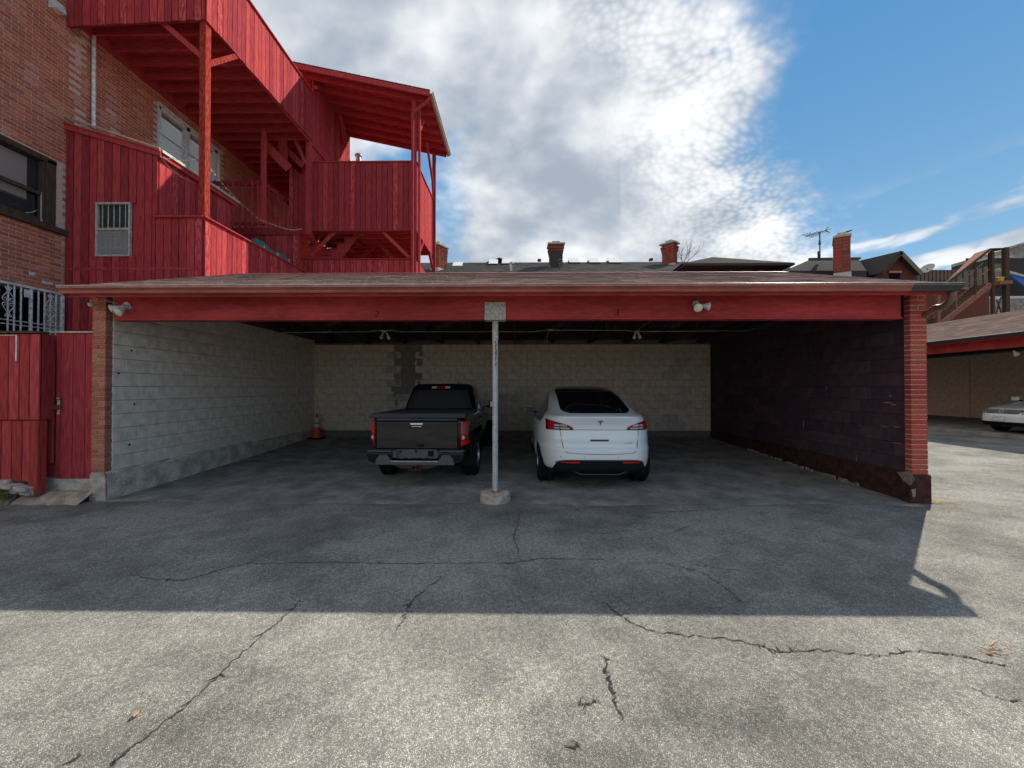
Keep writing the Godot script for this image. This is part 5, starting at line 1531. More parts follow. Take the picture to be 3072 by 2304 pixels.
# ---------------------------------------------------------------- the second carport, across the yard on the right
func make_second_carport() -> void:
	var c := thing("carport", "brown-roofed carport across the yard with pale gutter and dark bays", "carport", Vector3(13.9, 0.17, -13.5))
	var g := 0.17
	var xe := 13.6           # eave
	var xf := 14.0           # beam
	var xb := 20.4           # back wall
	var d0 := 7.0
	var d1 := 22.5
	var md := -(d0 + d1) * 0.5
	var ln := d1 - d0
	part("bay_floor", box_mesh(Vector3((xf + xb) * 0.5, g + 0.06, md), Vector3(xb - xf, 0.12, ln)), M.bay_asphalt, c)
	part("back_wall", box_mesh(Vector3(xb + 0.1, g + 1.45, md), Vector3(0.2, 2.9, ln)), M.back_blocks[2], c)
	for d in [9.2, 12.4, 15.4, 16.5, 19.0]:
		part("wall_joint", box_mesh(Vector3(xb - 0.01, g + 1.4, -d), Vector3(0.03, 2.7, 0.05)), M.back_blocks[5], c)
	for d in [d0, d1]:
		part("end_wall", box_mesh(Vector3((xf + xb) * 0.5, g + 1.5, -d), Vector3(xb - xf, 3.0, 0.2)), M.back_blocks[0], c)
	part("beam", box_mesh(Vector3(xf, g + 2.745, md), Vector3(0.09, 0.33, ln), 0.004), M.beam_red, c)
	part("fascia", box_mesh(Vector3(xe + 0.07, g + 2.885, md), Vector3(0.022, 0.115, ln + 0.3), 0.003), M.beam_red, c)
	part("soffit", box_mesh(Vector3(xe + 0.25, g + 2.938, md), Vector3(0.34, 0.014, ln)), M.beam_red, c)
	part("gutter", one(func(b: MB): b.prism(gutter_profile(1.0), Transform3D(Basis(Vector3(-1, 0, 0), Vector3(0, 1, 0), Vector3(0, 0, -1)), Vector3(xe + 0.055, g + 2.862, -d0 + 0.15)), ln + 0.3)), M.gutter_dark, c)
	part("gutter_lip", tube_mesh([Vector3(xe - 0.06, g + 2.957, -d0), Vector3(xe - 0.06, g + 2.957, -d1)], 0.012, 6), M.galvanised, c)
	part("drip_edge", box_mesh(Vector3(xe - 0.02, g + 2.966, md), Vector3(0.08, 0.006, ln + 0.3), 0.001), M.white_metal, c)
	var roof := holder("roof", c)
	var sl := 3.55 * sqrt(1.0 + 0.3235 * 0.3235)
	var y0 := g + 2.955
	var sb := MB.new()
	shingles(sb, Vector3(xe - 0.03, y0, -d0 + 0.1), Vector3(0, 0, -1), Vector3(1, 0.3235, 0).normalized(), ln + 0.2, sl, 0.305, 0.142, 0.008, Color(0.22, 0.165, 0.145), 0.25)
	var o := part("shingles", sb.mesh(), M.shingle, roof)
	o.set_meta("kind", "stuff")
	var rx := xe + 3.52
	part("roof_deck", bar_mesh(Vector3(xe, y0 - 0.02, md), Vector3(rx, y0 + 3.52 * 0.3235 - 0.02, md), ln + 0.16, 0.024), M.roof_deck, roof)
	part("roof_deck", bar_mesh(Vector3(rx, y0 + 3.52 * 0.3235 - 0.01, md), Vector3(xb + 0.5, y0 - 0.05, md), ln + 0.16, 0.03), M.slate_plain, roof)
	for k in 14:
		part("rafter", bar_mesh(Vector3(xf - 0.2, g + 2.97, -d0 - 0.5 - k * 1.1), Vector3(rx, y0 + 1.02, -d0 - 0.5 - k * 1.1), 0.04, 0.12), M.dark_timber, roof)
	part("lamp", one(func(b: MB):
		b.lathe([[0.02, 0.0], [0.03, 0.06], [0.075, 0.14], [0.07, 0.16], [0.0, 0.165]], Transform3D(Basis(Vector3.FORWARD, 2.4), on_x(3040.0, 1052.0, xf + 0.4)), 14)), M.lamp_white, c)

# ---------------------------------------------------------------- roofs beyond
func gable_roof(b: MB, a: Vector3, e: Vector3, half: float, rise: float) -> void:
	# two slopes either side of the ridge a-e
	var u := (e - a).normalized()
	var s := Vector3(-u.z, 0, u.x) * half
	var d := Vector3(0, -rise, 0)
	b.quad(a, e, e + s + d, a + s + d)
	b.quad(a, a - s + d, e - s + d, e)

func chimney(parent: Node3D, base: Vector3, w: float, d: float, h: float, turn: float, tones: Array, corbel: float) -> void:
	var c := holder("chimney", parent)
	var bas := Basis(Vector3.UP, turn)
	var bh := 0.16
	var n := int(h / bh)
	part("joints", box_mesh(base + Vector3(0, h * 0.5, 0), Vector3(w - 0.02, h, d - 0.02), 0.01, bas), M.dark_bricks[1], c)
	var meshes := {}
	var places := []
	for r in n:
		var k := 1.0 + (corbel * clampf((r - n + 4) / 4.0, 0.0, 1.0))
		var y := base.y + bh * (r + 0.5)
		for g in [[0, w * k, d * k], [1, d * k, w * k]]:
			for side in [-1.0, 1.0]:
				var count := maxi(2, int(g[1] / 0.26))
				for q in count:
					var bw: float = g[1] / count
					var x: float = -g[1] * 0.5 + bw * (q + 0.5)
					var p := Vector3(x, 0, side * (g[2] * 0.5 - 0.03)) if g[0] == 0 else Vector3(side * (g[2] * 0.5 - 0.03), 0, x)
					var sz := Vector3(bw - 0.025, bh - 0.025, 0.06)
					var key := "%.3f" % sz.x
					if not meshes.has(key):
						meshes[key] = box_mesh(Vector3.ZERO, sz, 0.004)
					var turn2 := bas * (Basis() if g[0] == 0 else Basis(Vector3.UP, PI / 2))
					places.append([key, Transform3D(turn2, Vector3(base.x, y, base.z) + bas * p), rng.randi() % tones.size()])
	# too small to tell apart one by one: joined
	pieces(c, "brick", places, meshes, tones, 0)
	part("cap", box_mesh(base + Vector3(0, h + 0.05, 0), Vector3(w * (1 + corbel) + 0.06, 0.12, d * (1 + corbel) + 0.06), 0.02, bas), M.concrete, c)
	part("flue", box_mesh(base + Vector3(0, h + 0.20, 0), Vector3(w * 0.6, 0.22, d * 0.6), 0.02, bas), M.concrete, c)
	part("flashing", box_mesh(base + Vector3(0, 0.05, 0), Vector3(w + 0.05, 0.42, d + 0.05), 0.01, bas), M.plate_grey, c)

func make_neighbours() -> void:
	# ---- long slate-grey roof with skylights and three chimneys
	var D := 30.0
	var r := thing("row_house", "long grey shingled roof with skylights and brick chimneys behind the carport", "building", Vector3(8, 0, -D))
	var body := holder("walls", r)
	part("wall", box_mesh(Vector3(2.5, 4.0, -D - 2.5), Vector3(34, 8.0, 12.0)), M.dark_bricks[0], body)
	var rf := holder("roof", r)
	var ra := on_depth(1500, 788, D + 2)
	var ry := ra.y
	var sb := MB.new()
	var x0 := -13.0
	var x1 := 18.5
	var run := 7.0
	var slope := 0.42
	var up := Vector3(0, slope, -1).normalized()
	shingles(sb, Vector3(x0, ry - slope * run, -(D + 2) + run), Vector3.RIGHT, up, x1 - x0, run * sqrt(1 + slope * slope), 0.5, 0.28, 0.014, Color(0.125, 0.122, 0.116), 0.25)
	var o := part("shingles", sb.mesh(), M.shingle, rf)
	o.set_meta("kind", "stuff")
	part("roof_deck", one(func(b: MB):
		gable_roof(b, Vector3(x0, ry - 0.02, -(D + 2)), Vector3(x1, ry - 0.02, -(D + 2)), run, run * slope)), M.slate_plain, rf)
	part("ridge_dome", one(func(b: MB):
		var p := on_depth(1498, 778, D + 2.5)
		b.lathe([[1.1, -0.25], [0.0, 0.16]], Transform3D(Basis(), p), 4)), M.slate_plain, rf)
	# the lower, nearer wing at the left with its own chimney
	var wing := holder("wing_roof", r)
	part("slope", one(func(b: MB):
		var p := on_depth(1310, 795, 27.0)
		var q := on_depth(1430, 797, 27.0)
		b.quad(Vector3(-14, p.y, p.z), Vector3(q.x, q.y, q.z), Vector3(q.x + 1.5, q.y - 2.0, q.z + 4.0), Vector3(-14, p.y - 2.0, p.z + 4.0))), M.slate_plain, wing)
	var roof_p := func(px: float, py: float) -> Vector3:
		# the point on the slope that this pixel shows
		var q := ray(px, py)
		var n := Vector3(0, 1, slope).normalized()
		var t := (Vector3(0, ry, -(D + 2)) - eye).dot(n) / q.dot(n)
		return eye + q * t
	for s in [[1480.0, 793.0, 28.0], [1519.0, 792.0, 28.0], [1722.0, 789.0, 32.0], [1781.0, 789.0, 32.0], [1841.0, 789.0, 34.0], [1372.0, 803.0, 30.0]]:
		var k := holder("skylight", r)
		var p: Vector3 = roof_p.call(s[0], s[1])
		var w: float = s[2] / F * -p.z
		var bas := Basis(Vector3.RIGHT, atan(slope))
		part("frame", box_mesh(p + Vector3(0, 0.06, 0), Vector3(w, 0.12, 1.3), 0.01, bas), M.dark_metal, k)
		part("pane", box_mesh(p + Vector3(0, 0.20, 0.0), Vector3(w - 0.04, 0.04, 1.3), 0.004, bas * Basis(Vector3.RIGHT, 0.16)), M.lamp_white, k)
	for s in [[1668.0, 800.0, 0.90, 0.9, 1.75, 0.0], [2012.0, 793.0, 0.62, 0.9, 1.75, 0.75]]:
		var p: Vector3 = roof_p.call(s[0], s[1])
		chimney(r, p + Vector3(0, -0.25, -0.2), s[2], s[3], s[4], s[5], M.chimney_bricks, 0.28)
	var p_left := on_depth(1322, 812, 26.0)
	chimney(r, p_left + Vector3(-0.1, -0.2, 0), 0.62, 0.9, 1.65, -0.5, M.chimney_bricks, 0.12)
	# dark patched face on the middle chimney
	var pm: Vector3 = roof_p.call(1668.0, 800.0)
	part("patched_face", box_mesh(pm + Vector3(0, 0.45, 0.28), Vector3(0.88, 1.1, 0.03), 0.004), M.slate_plain, r)
	for s in [[1533.0, 812.0, 0.42], [1680.0, 806.0, 0.5]]:
		var p: Vector3 = roof_p.call(s[0], s[1])
		part("vent_pipe", one(func(b: MB): b.lathe([[0.09, -0.1], [0.09, s[2]], [0.17, s[2] + 0.01], [0.17, s[2] + 0.1], [0.06, s[2] + 0.16], [0.0, s[2] + 0.16]], Transform3D(Basis(), p), 10)), M.galvanised if s[0] < 1600 else M.dark_metal, r)
	for s in [[1618.0, 784.0], [1953.0, 782.0]]:
		var p: Vector3 = roof_p.call(s[0], s[1])
		part("roof_vent", box_mesh(p + Vector3(0, 0.08, 0), Vector3(0.28, 0.18, 0.3), 0.03), M.dark_bricks[0], r)
	# ---- hipped roof with deep dark eaves
	var h := thing("hip_roof_house", "low hipped brown roof with deep dark eaves behind the ridge", "building", Vector3(13, 0, -24))
	var hd := 23.0
	var el := on_depth(2048, 793, hd)
	var er := on_depth(2384, 788, hd)
	var pk := on_depth(2138, 771, hd + 2.2)
	el.y = er.y
	part("wall", box_mesh(Vector3((el.x + er.x) * 0.5, 3.6, -hd - 3.2), Vector3(er.x - el.x - 1.6, 7.2, 4.5)), M.dark_bricks[2], h)
	part("roof", one(func(b: MB):
		var bl := el + Vector3(0, 0, -6)
		var br := er + Vector3(0, 0, -6)
		b.tri(el, pk, er)
		b.tri(er, pk, br)
		b.tri(br, pk, bl)
		b.tri(bl, pk, el)), M.slate_plain, h)
	part("fascia", box_mesh(Vector3((el.x + er.x) * 0.5, el.y - 0.07, -hd), Vector3(er.x - el.x, 0.13, 0.05)), M.brown_wood, h)
	part("soffit", box_mesh(Vector3((el.x + er.x) * 0.5, el.y - 0.12, -hd - 3.0), Vector3(er.x - el.x - 0.05, 0.05, 5.9)), M.dark_timber, h)
	# ---- brown brick house with a tall chimney and a gabled dormer
	var bd := 22.0
	var g := thing("brick_house", "dark brick house with tall chimney, aerial and steep gable", "house", Vector3(18, 0, -bd))
	part("wall", box_mesh(Vector3(on_depth(2570, 800, bd).x, 3.6, -bd - 4.0), Vector3(6.6, 7.2, 6.0)), M.dark_bricks[2], g)
	var p00 := on_depth(2360, 812, bd - 0.8)
	var p01 := on_depth(2432, 778, bd + 1.0)
	var p02 := on_depth(2575, 776, bd + 1.0)
	var p03 := on_depth(2600, 812, bd - 0.8)
	var sbx := MB.new()
	sbx.quad(p00, p01, p02, p03)
	sbx.quad(p01, p01 + Vector3(0, 0, -3), p02 + Vector3(0, 0, -3), p02)
	sbx.tri(p00, p00 + Vector3(0.6, 0.2, -5), p01)
	sbx.tri(p03, p02, p02 + Vector3(1.8, -1.2, -1.0))
	sbx.quad(p00, p03, p03 + Vector3(0, -3, 0), p00 + Vector3(0, -3, 0))
	part("hip_roof", sbx.mesh(), M.slate_plain, g)
	var rc := holder("flat_rim", g)
	part("rim", bar_mesh(p01 + Vector3(-0.1, 0.02, 0), p02 + Vector3(0.1, 0.02, 0), 0.12, 0.10), M.dark_metal, rc)
	# gable
	var gp := on_depth(2698, 758, bd - 0.6)
	var gl := on_depth(2640, 822, bd - 0.6)
	var gr := on_depth(2762, 824, bd - 0.6)
	var back := Vector3(-1.6, 0.1, -3.6)
	part("gable_roof", one(func(b: MB):
		b.quad(gp + Vector3(0, 0.06, 0.1), gl + Vector3(-0.1, 0, 0.1), gl + back * 1.3, gp + back)
		b.quad(gp + Vector3(0, 0.06, 0.1), gp + back, gr + back, gr + Vector3(0.1, 0, 0.1))), M.slate_plain, g)
	part("gable_wall", one(func(b: MB): b.prism(PackedVector2Array([Vector2(gl.x, gl.y - 1.5), Vector2(gr.x, gr.y - 1.5), Vector2(gr.x, gr.y), Vector2(gp.x, gp.y), Vector2(gl.x, gl.y)]), Transform3D(Basis(), Vector3(0, 0, gp.z - 0.45)), 0.2)), M.dark_bricks[2], g)
	part("barge_board", bar_mesh(gp + Vector3(0.02, 0, 0.1), gl + Vector3(0.02, 0, 0.1), 0.05, 0.20), M.brown_wood, g)
	part("barge_board", bar_mesh(gp + Vector3(-0.02, 0, 0.1), gr + Vector3(-0.02, 0, 0.1), 0.05, 0.20), M.grey_wood, g)
	var gw := holder("gable_window", g)
	var wq := on_depth(2685, 824, bd - 0.4)
	part("lintel", box_mesh(wq + Vector3(0, 0.14, 0), Vector3(0.66, 0.1, 0.06)), M.old_bricks[5], gw)
	part("pane", box_mesh(wq + Vector3(0, -0.1, 0), Vector3(0.52, 0.36, 0.04)), M.room_dark, gw)
	# chimney: broad and leaning back into the roof
	var cb := on_depth(2530, 818, bd - 1.6)
	chimney(g, Vector3(cb.x - 0.08, cb.y - 0.4, cb.z), 0.62, 1.35, 1.95, -0.62, M.chimney_bricks, 0.02)
	part("cowl", bar_mesh(on_depth(2514, 704, bd - 1.6), on_depth(2544, 696, bd - 1.6), 0.5, 0.04), M.rust, g)
	part("copper_flashing", one(func(b: MB):
		for k in 7:
			var q := on_depth(2502 + k * 5.2, 778 + k * 5.6, bd - 1.35)
			b.cbox(q, Vector3(0.13, 0.17, 0.05), 0.02, Basis(Vector3.BACK, -0.5))), mat("verdigris", lin(0.20, 0.42, 0.36), 0.8), g)
	# ---- aerial
	var a := thing("tv_aerial", "dark television aerial on a mast beside the tall chimney", "aerial", on_depth(2459, 778, bd))
	part("mast", tube_mesh([on_depth(2460, 778, bd), on_depth(2459, 697, bd)], 0.03, 6), M.dark_metal, a)
	part("rotor", one(func(b: MB): b.lathe([[0.03, 0.0], [0.08, 0.03], [0.05, 0.10], [0.04, 0.22], [0.02, 0.24]], Transform3D(Basis(), on_depth(2459, 734, bd)), 8)), M.dark_metal, a)
	part("boom", tube_mesh([on_depth(2416, 709, bd), on_depth(2478, 691, bd)], 0.025, 6), M.dark_metal, a)
	for k in 9:
		var q := on_depth(2418 + k * 6.6, 708.5 - k * 1.92, bd)
		var l := 0.20 - k * 0.012
		part("element", tube_mesh([q + Vector3(-l, l * 0.75, -l), q + Vector3(l, -l * 0.75, l)], 0.012, 5), M.dark_metal, a)
	for e in [[2484.0, 680.0], [2494.0, 685.5], [2489.0, 698.0]]:
		part("element", tube_mesh([on_depth(2476, 691, bd), on_depth(e[0], e[1], bd)], 0.02, 5), M.dark_metal, a)
	part("stub_pipe", tube_mesh([on_depth(2457, 780, bd + 0.3), on_depth(2457, 754, bd + 0.3)], 0.07, 8), M.brown_wood, a)
	# ---- blue-grey sided house and stucco wall at the far right
	var s := thing("sided_house", "blue-grey sided house with bright blue gable behind the outside stair", "house", Vector3(28, 0, -25))
	var sd := 26.0
	var sl := on_depth(2985, 900, sd)
	part("wall", box_mesh(Vector3(sl.x + 4.0, 2.8, -sd - 2.0), Vector3(8.0, 5.6, 4.0)), M.white_metal, s)
	var side := holder("siding", s)
	var ytop := on_depth(2960, 778, sd).y
	var ybot := on_depth(2985, 890, sd).y
	for k in 24:
		var y := lerpf(ybot, ytop, k / 23.0)
		part("siding_board", box_mesh(Vector3(sl.x + 4.0 - 0.9, y, -sd + 0.05 - 0.0), Vector3(9.8, 0.115, 0.03), 0.003, Basis(Vector3.RIGHT, -0.15)), M.slate_plain, side)
	part("roof_slope", one(func(b: MB):
		var q0 := on_depth(2860, 800, sd)
		var q1 := on_depth(2965, 774, sd)
		var q2 := on_depth(3090, 774, sd)
		b.quad(Vector3(q0.x, ybot, -sd - 0.1), q0 + Vector3(0, 0, -0.1), q1 + Vector3(0, 0, -0.1), Vector3(q1.x, ybot, -sd - 0.1))
		b.quad(Vector3(q1.x, ybot, -sd - 0.1), q1 + Vector3(0, 0, -0.1), q2 + Vector3(0, 0, -0.1), Vector3(q2.x, ybot, -sd - 0.1))), M.slate_plain, s)
	part("eave_trim", bar_mesh(on_depth(2928, 784, sd - 0.2), on_depth(2970, 772, sd - 0.2), 0.05, 0.12), M.cream_metal, s)
	part("eave_trim", bar_mesh(on_depth(2970, 772, sd - 0.2), on_depth(3040, 770, sd - 0.2), 0.05, 0.12), M.cream_metal, s)
	part("band", bar_mesh(on_depth(2965, 893, sd - 0.2), on_depth(3100, 891, sd - 0.2), 0.06, 0.14), M.white_metal, s)
	part("blue_gable", one(func(b: MB):
		var q0 := on_depth(3018, 822, sd - 0.8)
		var q1 := on_depth(3110, 846, sd - 0.8)
		var q2 := on_depth(3110, 890, sd - 0.8)
		b.prism(PackedVector2Array([Vector2(q0.x, q0.y), Vector2(q1.x, q1.y), Vector2(q2.x, q2.y)]), Transform3D(Basis(), Vector3(0, 0, q0.z)), 0.1)), mat("blue_paint", lin(0.02, 0.13, 0.42), 0.6), s)
	part("gable_trim", bar_mesh(on_depth(2990, 808, sd - 0.9), on_depth(3110, 840, sd - 0.9), 0.2, 0.13), M.cream_metal, s)
	var w := thing("stucco_building", "pale stucco building corner rising above the sided house", "building", Vector3(36, 0, -29))
	part("wall", one(func(b: MB):
		var q0 := on_depth(3035, 742, 29.0)
		var q1 := on_depth(3140, 710, 29.0)
		b.prism(PackedVector2Array([Vector2(q0.x, 0), Vector2(q1.x, 0), Vector2(q1.x, q1.y), Vector2(q0.x, q0.y)]), Transform3D(Basis(), Vector3(0, 0, -33)), 4.0)), M.stucco, w)
	part("coping", bar_mesh(on_depth(3030, 742, 28.9), on_depth(3140, 708, 28.9), 0.3, 0.12), M.concrete, w)
	# ---- brown wall and roof terrace with pickets behind the stair
	var t := thing("terrace_house", "dark brick house with weathered picket rail round its roof terrace", "house", Vector3(22, 0, -24))
	var td := 24.0
	var ta := on_depth(2745, 880, td)
	var tb := on_depth(2968, 880, td)
	var ty := on_depth(2850, 868, td).y
	part("wall", box_mesh(Vector3((ta.x + tb.x) * 0.5, ty * 0.5, -td - 2.0), Vector3(tb.x - ta.x, ty, 4.0)), M.dark_bricks[0], t)
	part("roof_edge", bar_mesh(Vector3(ta.x - 0.1, ty + 0.05, -td + 0.05), Vector3(tb.x + 0.1, ty + 0.05, -td + 0.05), 0.1, 0.12), M.plate_grey, t)
	var rail := holder("picket_rail", t)
	part("top_rail", bar_mesh(on_depth(2735, 822, td + 0.6), on_depth(2792, 808, td + 0.6), 0.08, 0.08), M.grey_wood, rail)
	part("top_rail", bar_mesh(on_depth(2792, 812, td + 0.6), on_depth(2968, 812, td + 0.6), 0.08, 0.08), M.grey_wood, rail)
	for k in 60:
		var px := 2738.0 + k * 3.9
		var top := on_depth(px, 811.0 if px > 2790 else lerpf(824, 811, (px - 2738) / 52.0), td + 0.5)
		part("picket", box_mesh(Vector3(top.x, (top.y + ty) * 0.5, top.z), Vector3(0.055, top.y - ty + 0.05, 0.03), 0.003), M.grey_wood if k % 3 else M.brown_wood, rail)
	var tp := holder("timber_screen", t)
	for k in 22:
		var px := 2868.0 + k * 5.0
		var top := on_depth(px, 815 - clampf((px - 2900) * 0.25, 0.0, 16.0), td - 0.4)
		var lo := on_depth(px, 862, td - 0.4)
		part("screen_board", box_mesh((top + lo) * 0.5, Vector3(0.075, top.y - lo.y, 0.03), 0.003), M.grey_wood if k % 4 else M.brown_wood, tp)
	# ---- outside stair with a sloping roof
	var f := thing("fire_stair", "outside stair with sloping pinkish roof and rails above the second carport", "stair", Vector3(20, 0, -21))
	var fd := 21.0
	part("roof_panel", one(func(b: MB):
		var q := [on_depth(2836, 848, fd), on_depth(2970, 745, fd), on_depth(2924, 760, fd + 1.6), on_depth(2848, 838, fd + 1.6)]
		var thick := Vector3(0, -0.05, 0)
		b.quad(q[0], q[1], q[2], q[3])
		b.quad(q[0] + thick, q[1] + thick, q[2] + thick, q[3] + thick)
		b.quad(q[0], q[0] + thick, q[1] + thick, q[1])), M.pink_timber, f)
	part("roof_edge", bar_mesh(on_depth(2846, 846, fd - 0.05), on_depth(2972, 747, fd - 0.05), 0.05, 0.10), M.brown_wood, f)
	part("top_panel", one(func(b: MB):
		var q := [on_depth(2970, 745, fd), on_depth(3015, 743, fd), on_depth(3012, 745, fd + 1.2), on_depth(2976, 752, fd + 1.2)]
		b.quad(q[0], q[1], q[2], q[3])
		b.quad(q[0] + Vector3(0, -0.06, 0), q[1] + Vector3(0, -0.06, 0), q[2] + Vector3(0, -0.06, 0), q[3] + Vector3(0, -0.06, 0))), M.brown_wood, f)
	part("stringer", bar_mesh(on_depth(2820, 975, fd), on_depth(2974, 853, fd), 0.06, 0.24), M.pink_timber, f)
	part("stringer", bar_mesh(on_depth(2790, 968, fd + 1.1), on_depth(2930, 856, fd + 1.1), 0.06, 0.24), M.brown_wood, f)
	for k in 13:
		var q := k / 12.0
		var p := on_depth(lerpf(2815, 2962, q), lerpf(966, 858, q), fd + 0.5)
		part("tread", box_mesh(p + Vector3(-0.1, 0.06, 0), Vector3(0.26, 0.04, 1.05), 0.004), M.grey_wood, f)
	part("landing", bar_mesh(on_depth(2974, 853, fd), on_depth(3010, 852, fd), 0.8, 0.16), M.pink_timber, f)
	for q in [[3016.0, 743.0, 940.0, 0.19, 0], [2976.0, 752.0, 945.0, 0.12, 0], [2967.0, 757.0, 860.0, 0.07, 1], [2924.0, 790.0, 884.0, 0.06, 0], [2868.0, 870.0, 928.0, 0.06, 0], [2813.0, 870.0, 975.0, 0.15, 0]]:
		var p0 := on_depth(q[0], q[1], fd + (0.9 if q[4] else 0.0))
		var p1 := on_depth(q[0], q[2], fd + (0.9 if q[4] else 0.0))
		part("post", bar_mesh(p0, Vector3(p0.x, p1.y, p0.z), q[3], q[3], Vector3.RIGHT), M.brown_wood if q[0] > 2900 else M.pink_timber, f)
	part("hand_rail", tube_mesh([on_depth(2870, 855, fd), on_depth(2948, 790, fd)], 0.03, 6), M.grey_wood, f)
	part("hand_rail", tube_mesh([on_depth(2830, 905, fd), on_depth(2968, 808, fd)], 0.025, 6), M.pink_timber, f)
	part("hand_rail", tube_mesh([on_depth(2800, 955, fd), on_depth(2925, 850, fd)], 0.025, 6), M.pink_timber, f)
	part("knee_brace", bar_mesh(on_depth(2976, 875, fd), on_depth(3000, 856, fd), 0.06, 0.06), M.brown_wood, f)
	part("cross_brace", bar_mesh(on_depth(2990, 898, fd + 0.6), on_depth(3006, 942, fd + 0.6), 0.05, 0.05), M.dark_metal, f)
	part("cross_brace", bar_mesh(on_depth(3004, 890, fd + 0.7), on_depth(2988, 942, fd + 0.7), 0.05, 0.05), M.dark_metal, f)
	var wire := holder("wire_mesh", f)
	for k in 14:
		part("wire", tube_mesh([on_depth(2979 + k * 2.5, 792, fd + 0.2), on_depth(2979 + k * 2.5, 845, fd + 0.2)], 0.008, 4), M.plate_grey, wire)
	for k in 10:
		part("wire", tube_mesh([on_depth(2978, 792 + k * 5.6, fd + 0.21), on_depth(3011, 792 + k * 5.6, fd + 0.21)], 0.008, 4), M.plate_grey, wire)
	var yb := thing("yellow_bucket", "small yellow bucket on the outside stair's landing", "bucket", on_depth(3000, 846, fd))
	part("body", one(func(b: MB): b.lathe([[0.0, 0.0], [0.11, 0.0], [0.15, 0.19], [0.155, 0.2], [0.14, 0.2], [0.1, 0.02]], Transform3D(Basis(), on_depth(3000, 845, fd)), 14)), mat("yellow_plastic", lin(0.62, 0.44, 0.02), 0.5), yb)
	part("rim", one(func(b: MB): b.lathe([[0.15, 0.17], [0.165, 0.175], [0.165, 0.2], [0.15, 0.205]], Transform3D(Basis(), on_depth(3000, 845, fd)), 14)), M.yellow_plastic, yb)
	var dish := thing("satellite_dish", "tilted grey satellite dish on the roof terrace rail", "dish", on_depth(2785, 818, td))
	part("dish", one(func(b: MB): b.lathe([[0.02, 0.0], [0.2, 0.03], [0.33, 0.09], [0.34, 0.1]], Transform3D(Basis(Vector3.BACK, 0.9) * Basis(Vector3.RIGHT, 0.3), on_depth(2784, 808, td)), 16)), M.plate_grey, dish)
	part("arm", tube_mesh([on_depth(2788, 816, td), on_depth(2780, 804, td)], 0.02, 5), M.dark_metal, dish)
	# ---- bare tree beyond the long roof
	var tr := thing("bare_tree", "leafless tree top beyond the long grey roof", "tree", on_depth(2050, 1100, 42))
	var root := on_depth(2050, 1100, 42)
	var crown := MB.new()
	var trunk := MB.new()
	trunk.tube([root + Vector3(0, -1.5, 0), on_depth(2049, 790, 42)], [0.2, 0.09], 8)
	var tips := [[on_depth(2049, 792, 42), on_depth(2044, 768, 42), 0.06], [on_depth(2049, 792, 42), on_depth(2060, 765, 42), 0.055], [on_depth(2049, 795, 42), on_depth(2076, 772, 42), 0.045]]
	var depth := 0
	while depth < 4:
		var next := []
		for q in tips:
			var mid: Vector3 = (q[0] + q[1]) * 0.5 + Vector3(rng.randf_range(-0.08, 0.08), 0, rng.randf_range(-0.1, 0.1))
			crown.tube([q[0], mid, q[1]], [q[2], q[2] * 0.8, q[2] * 0.6], 5, false)
			var dir: Vector3 = (q[1] - q[0])
			for k in 3:
				var nd := (dir.normalized() + Vector3(rng.randf_range(-0.75, 0.75), rng.randf_range(-0.15, 0.5), rng.randf_range(-0.6, 0.6))).normalized() * dir.length() * rng.randf_range(0.5, 0.8)
				var st: Vector3 = q[1] if k < 2 else mid
				next.append([st, st + nd, q[2] * 0.55])
		tips = next
		depth += 1
	part("trunk", trunk.mesh(), M.brown_wood, tr)
	part("crown", crown.mesh(), M.grey_wood, tr)

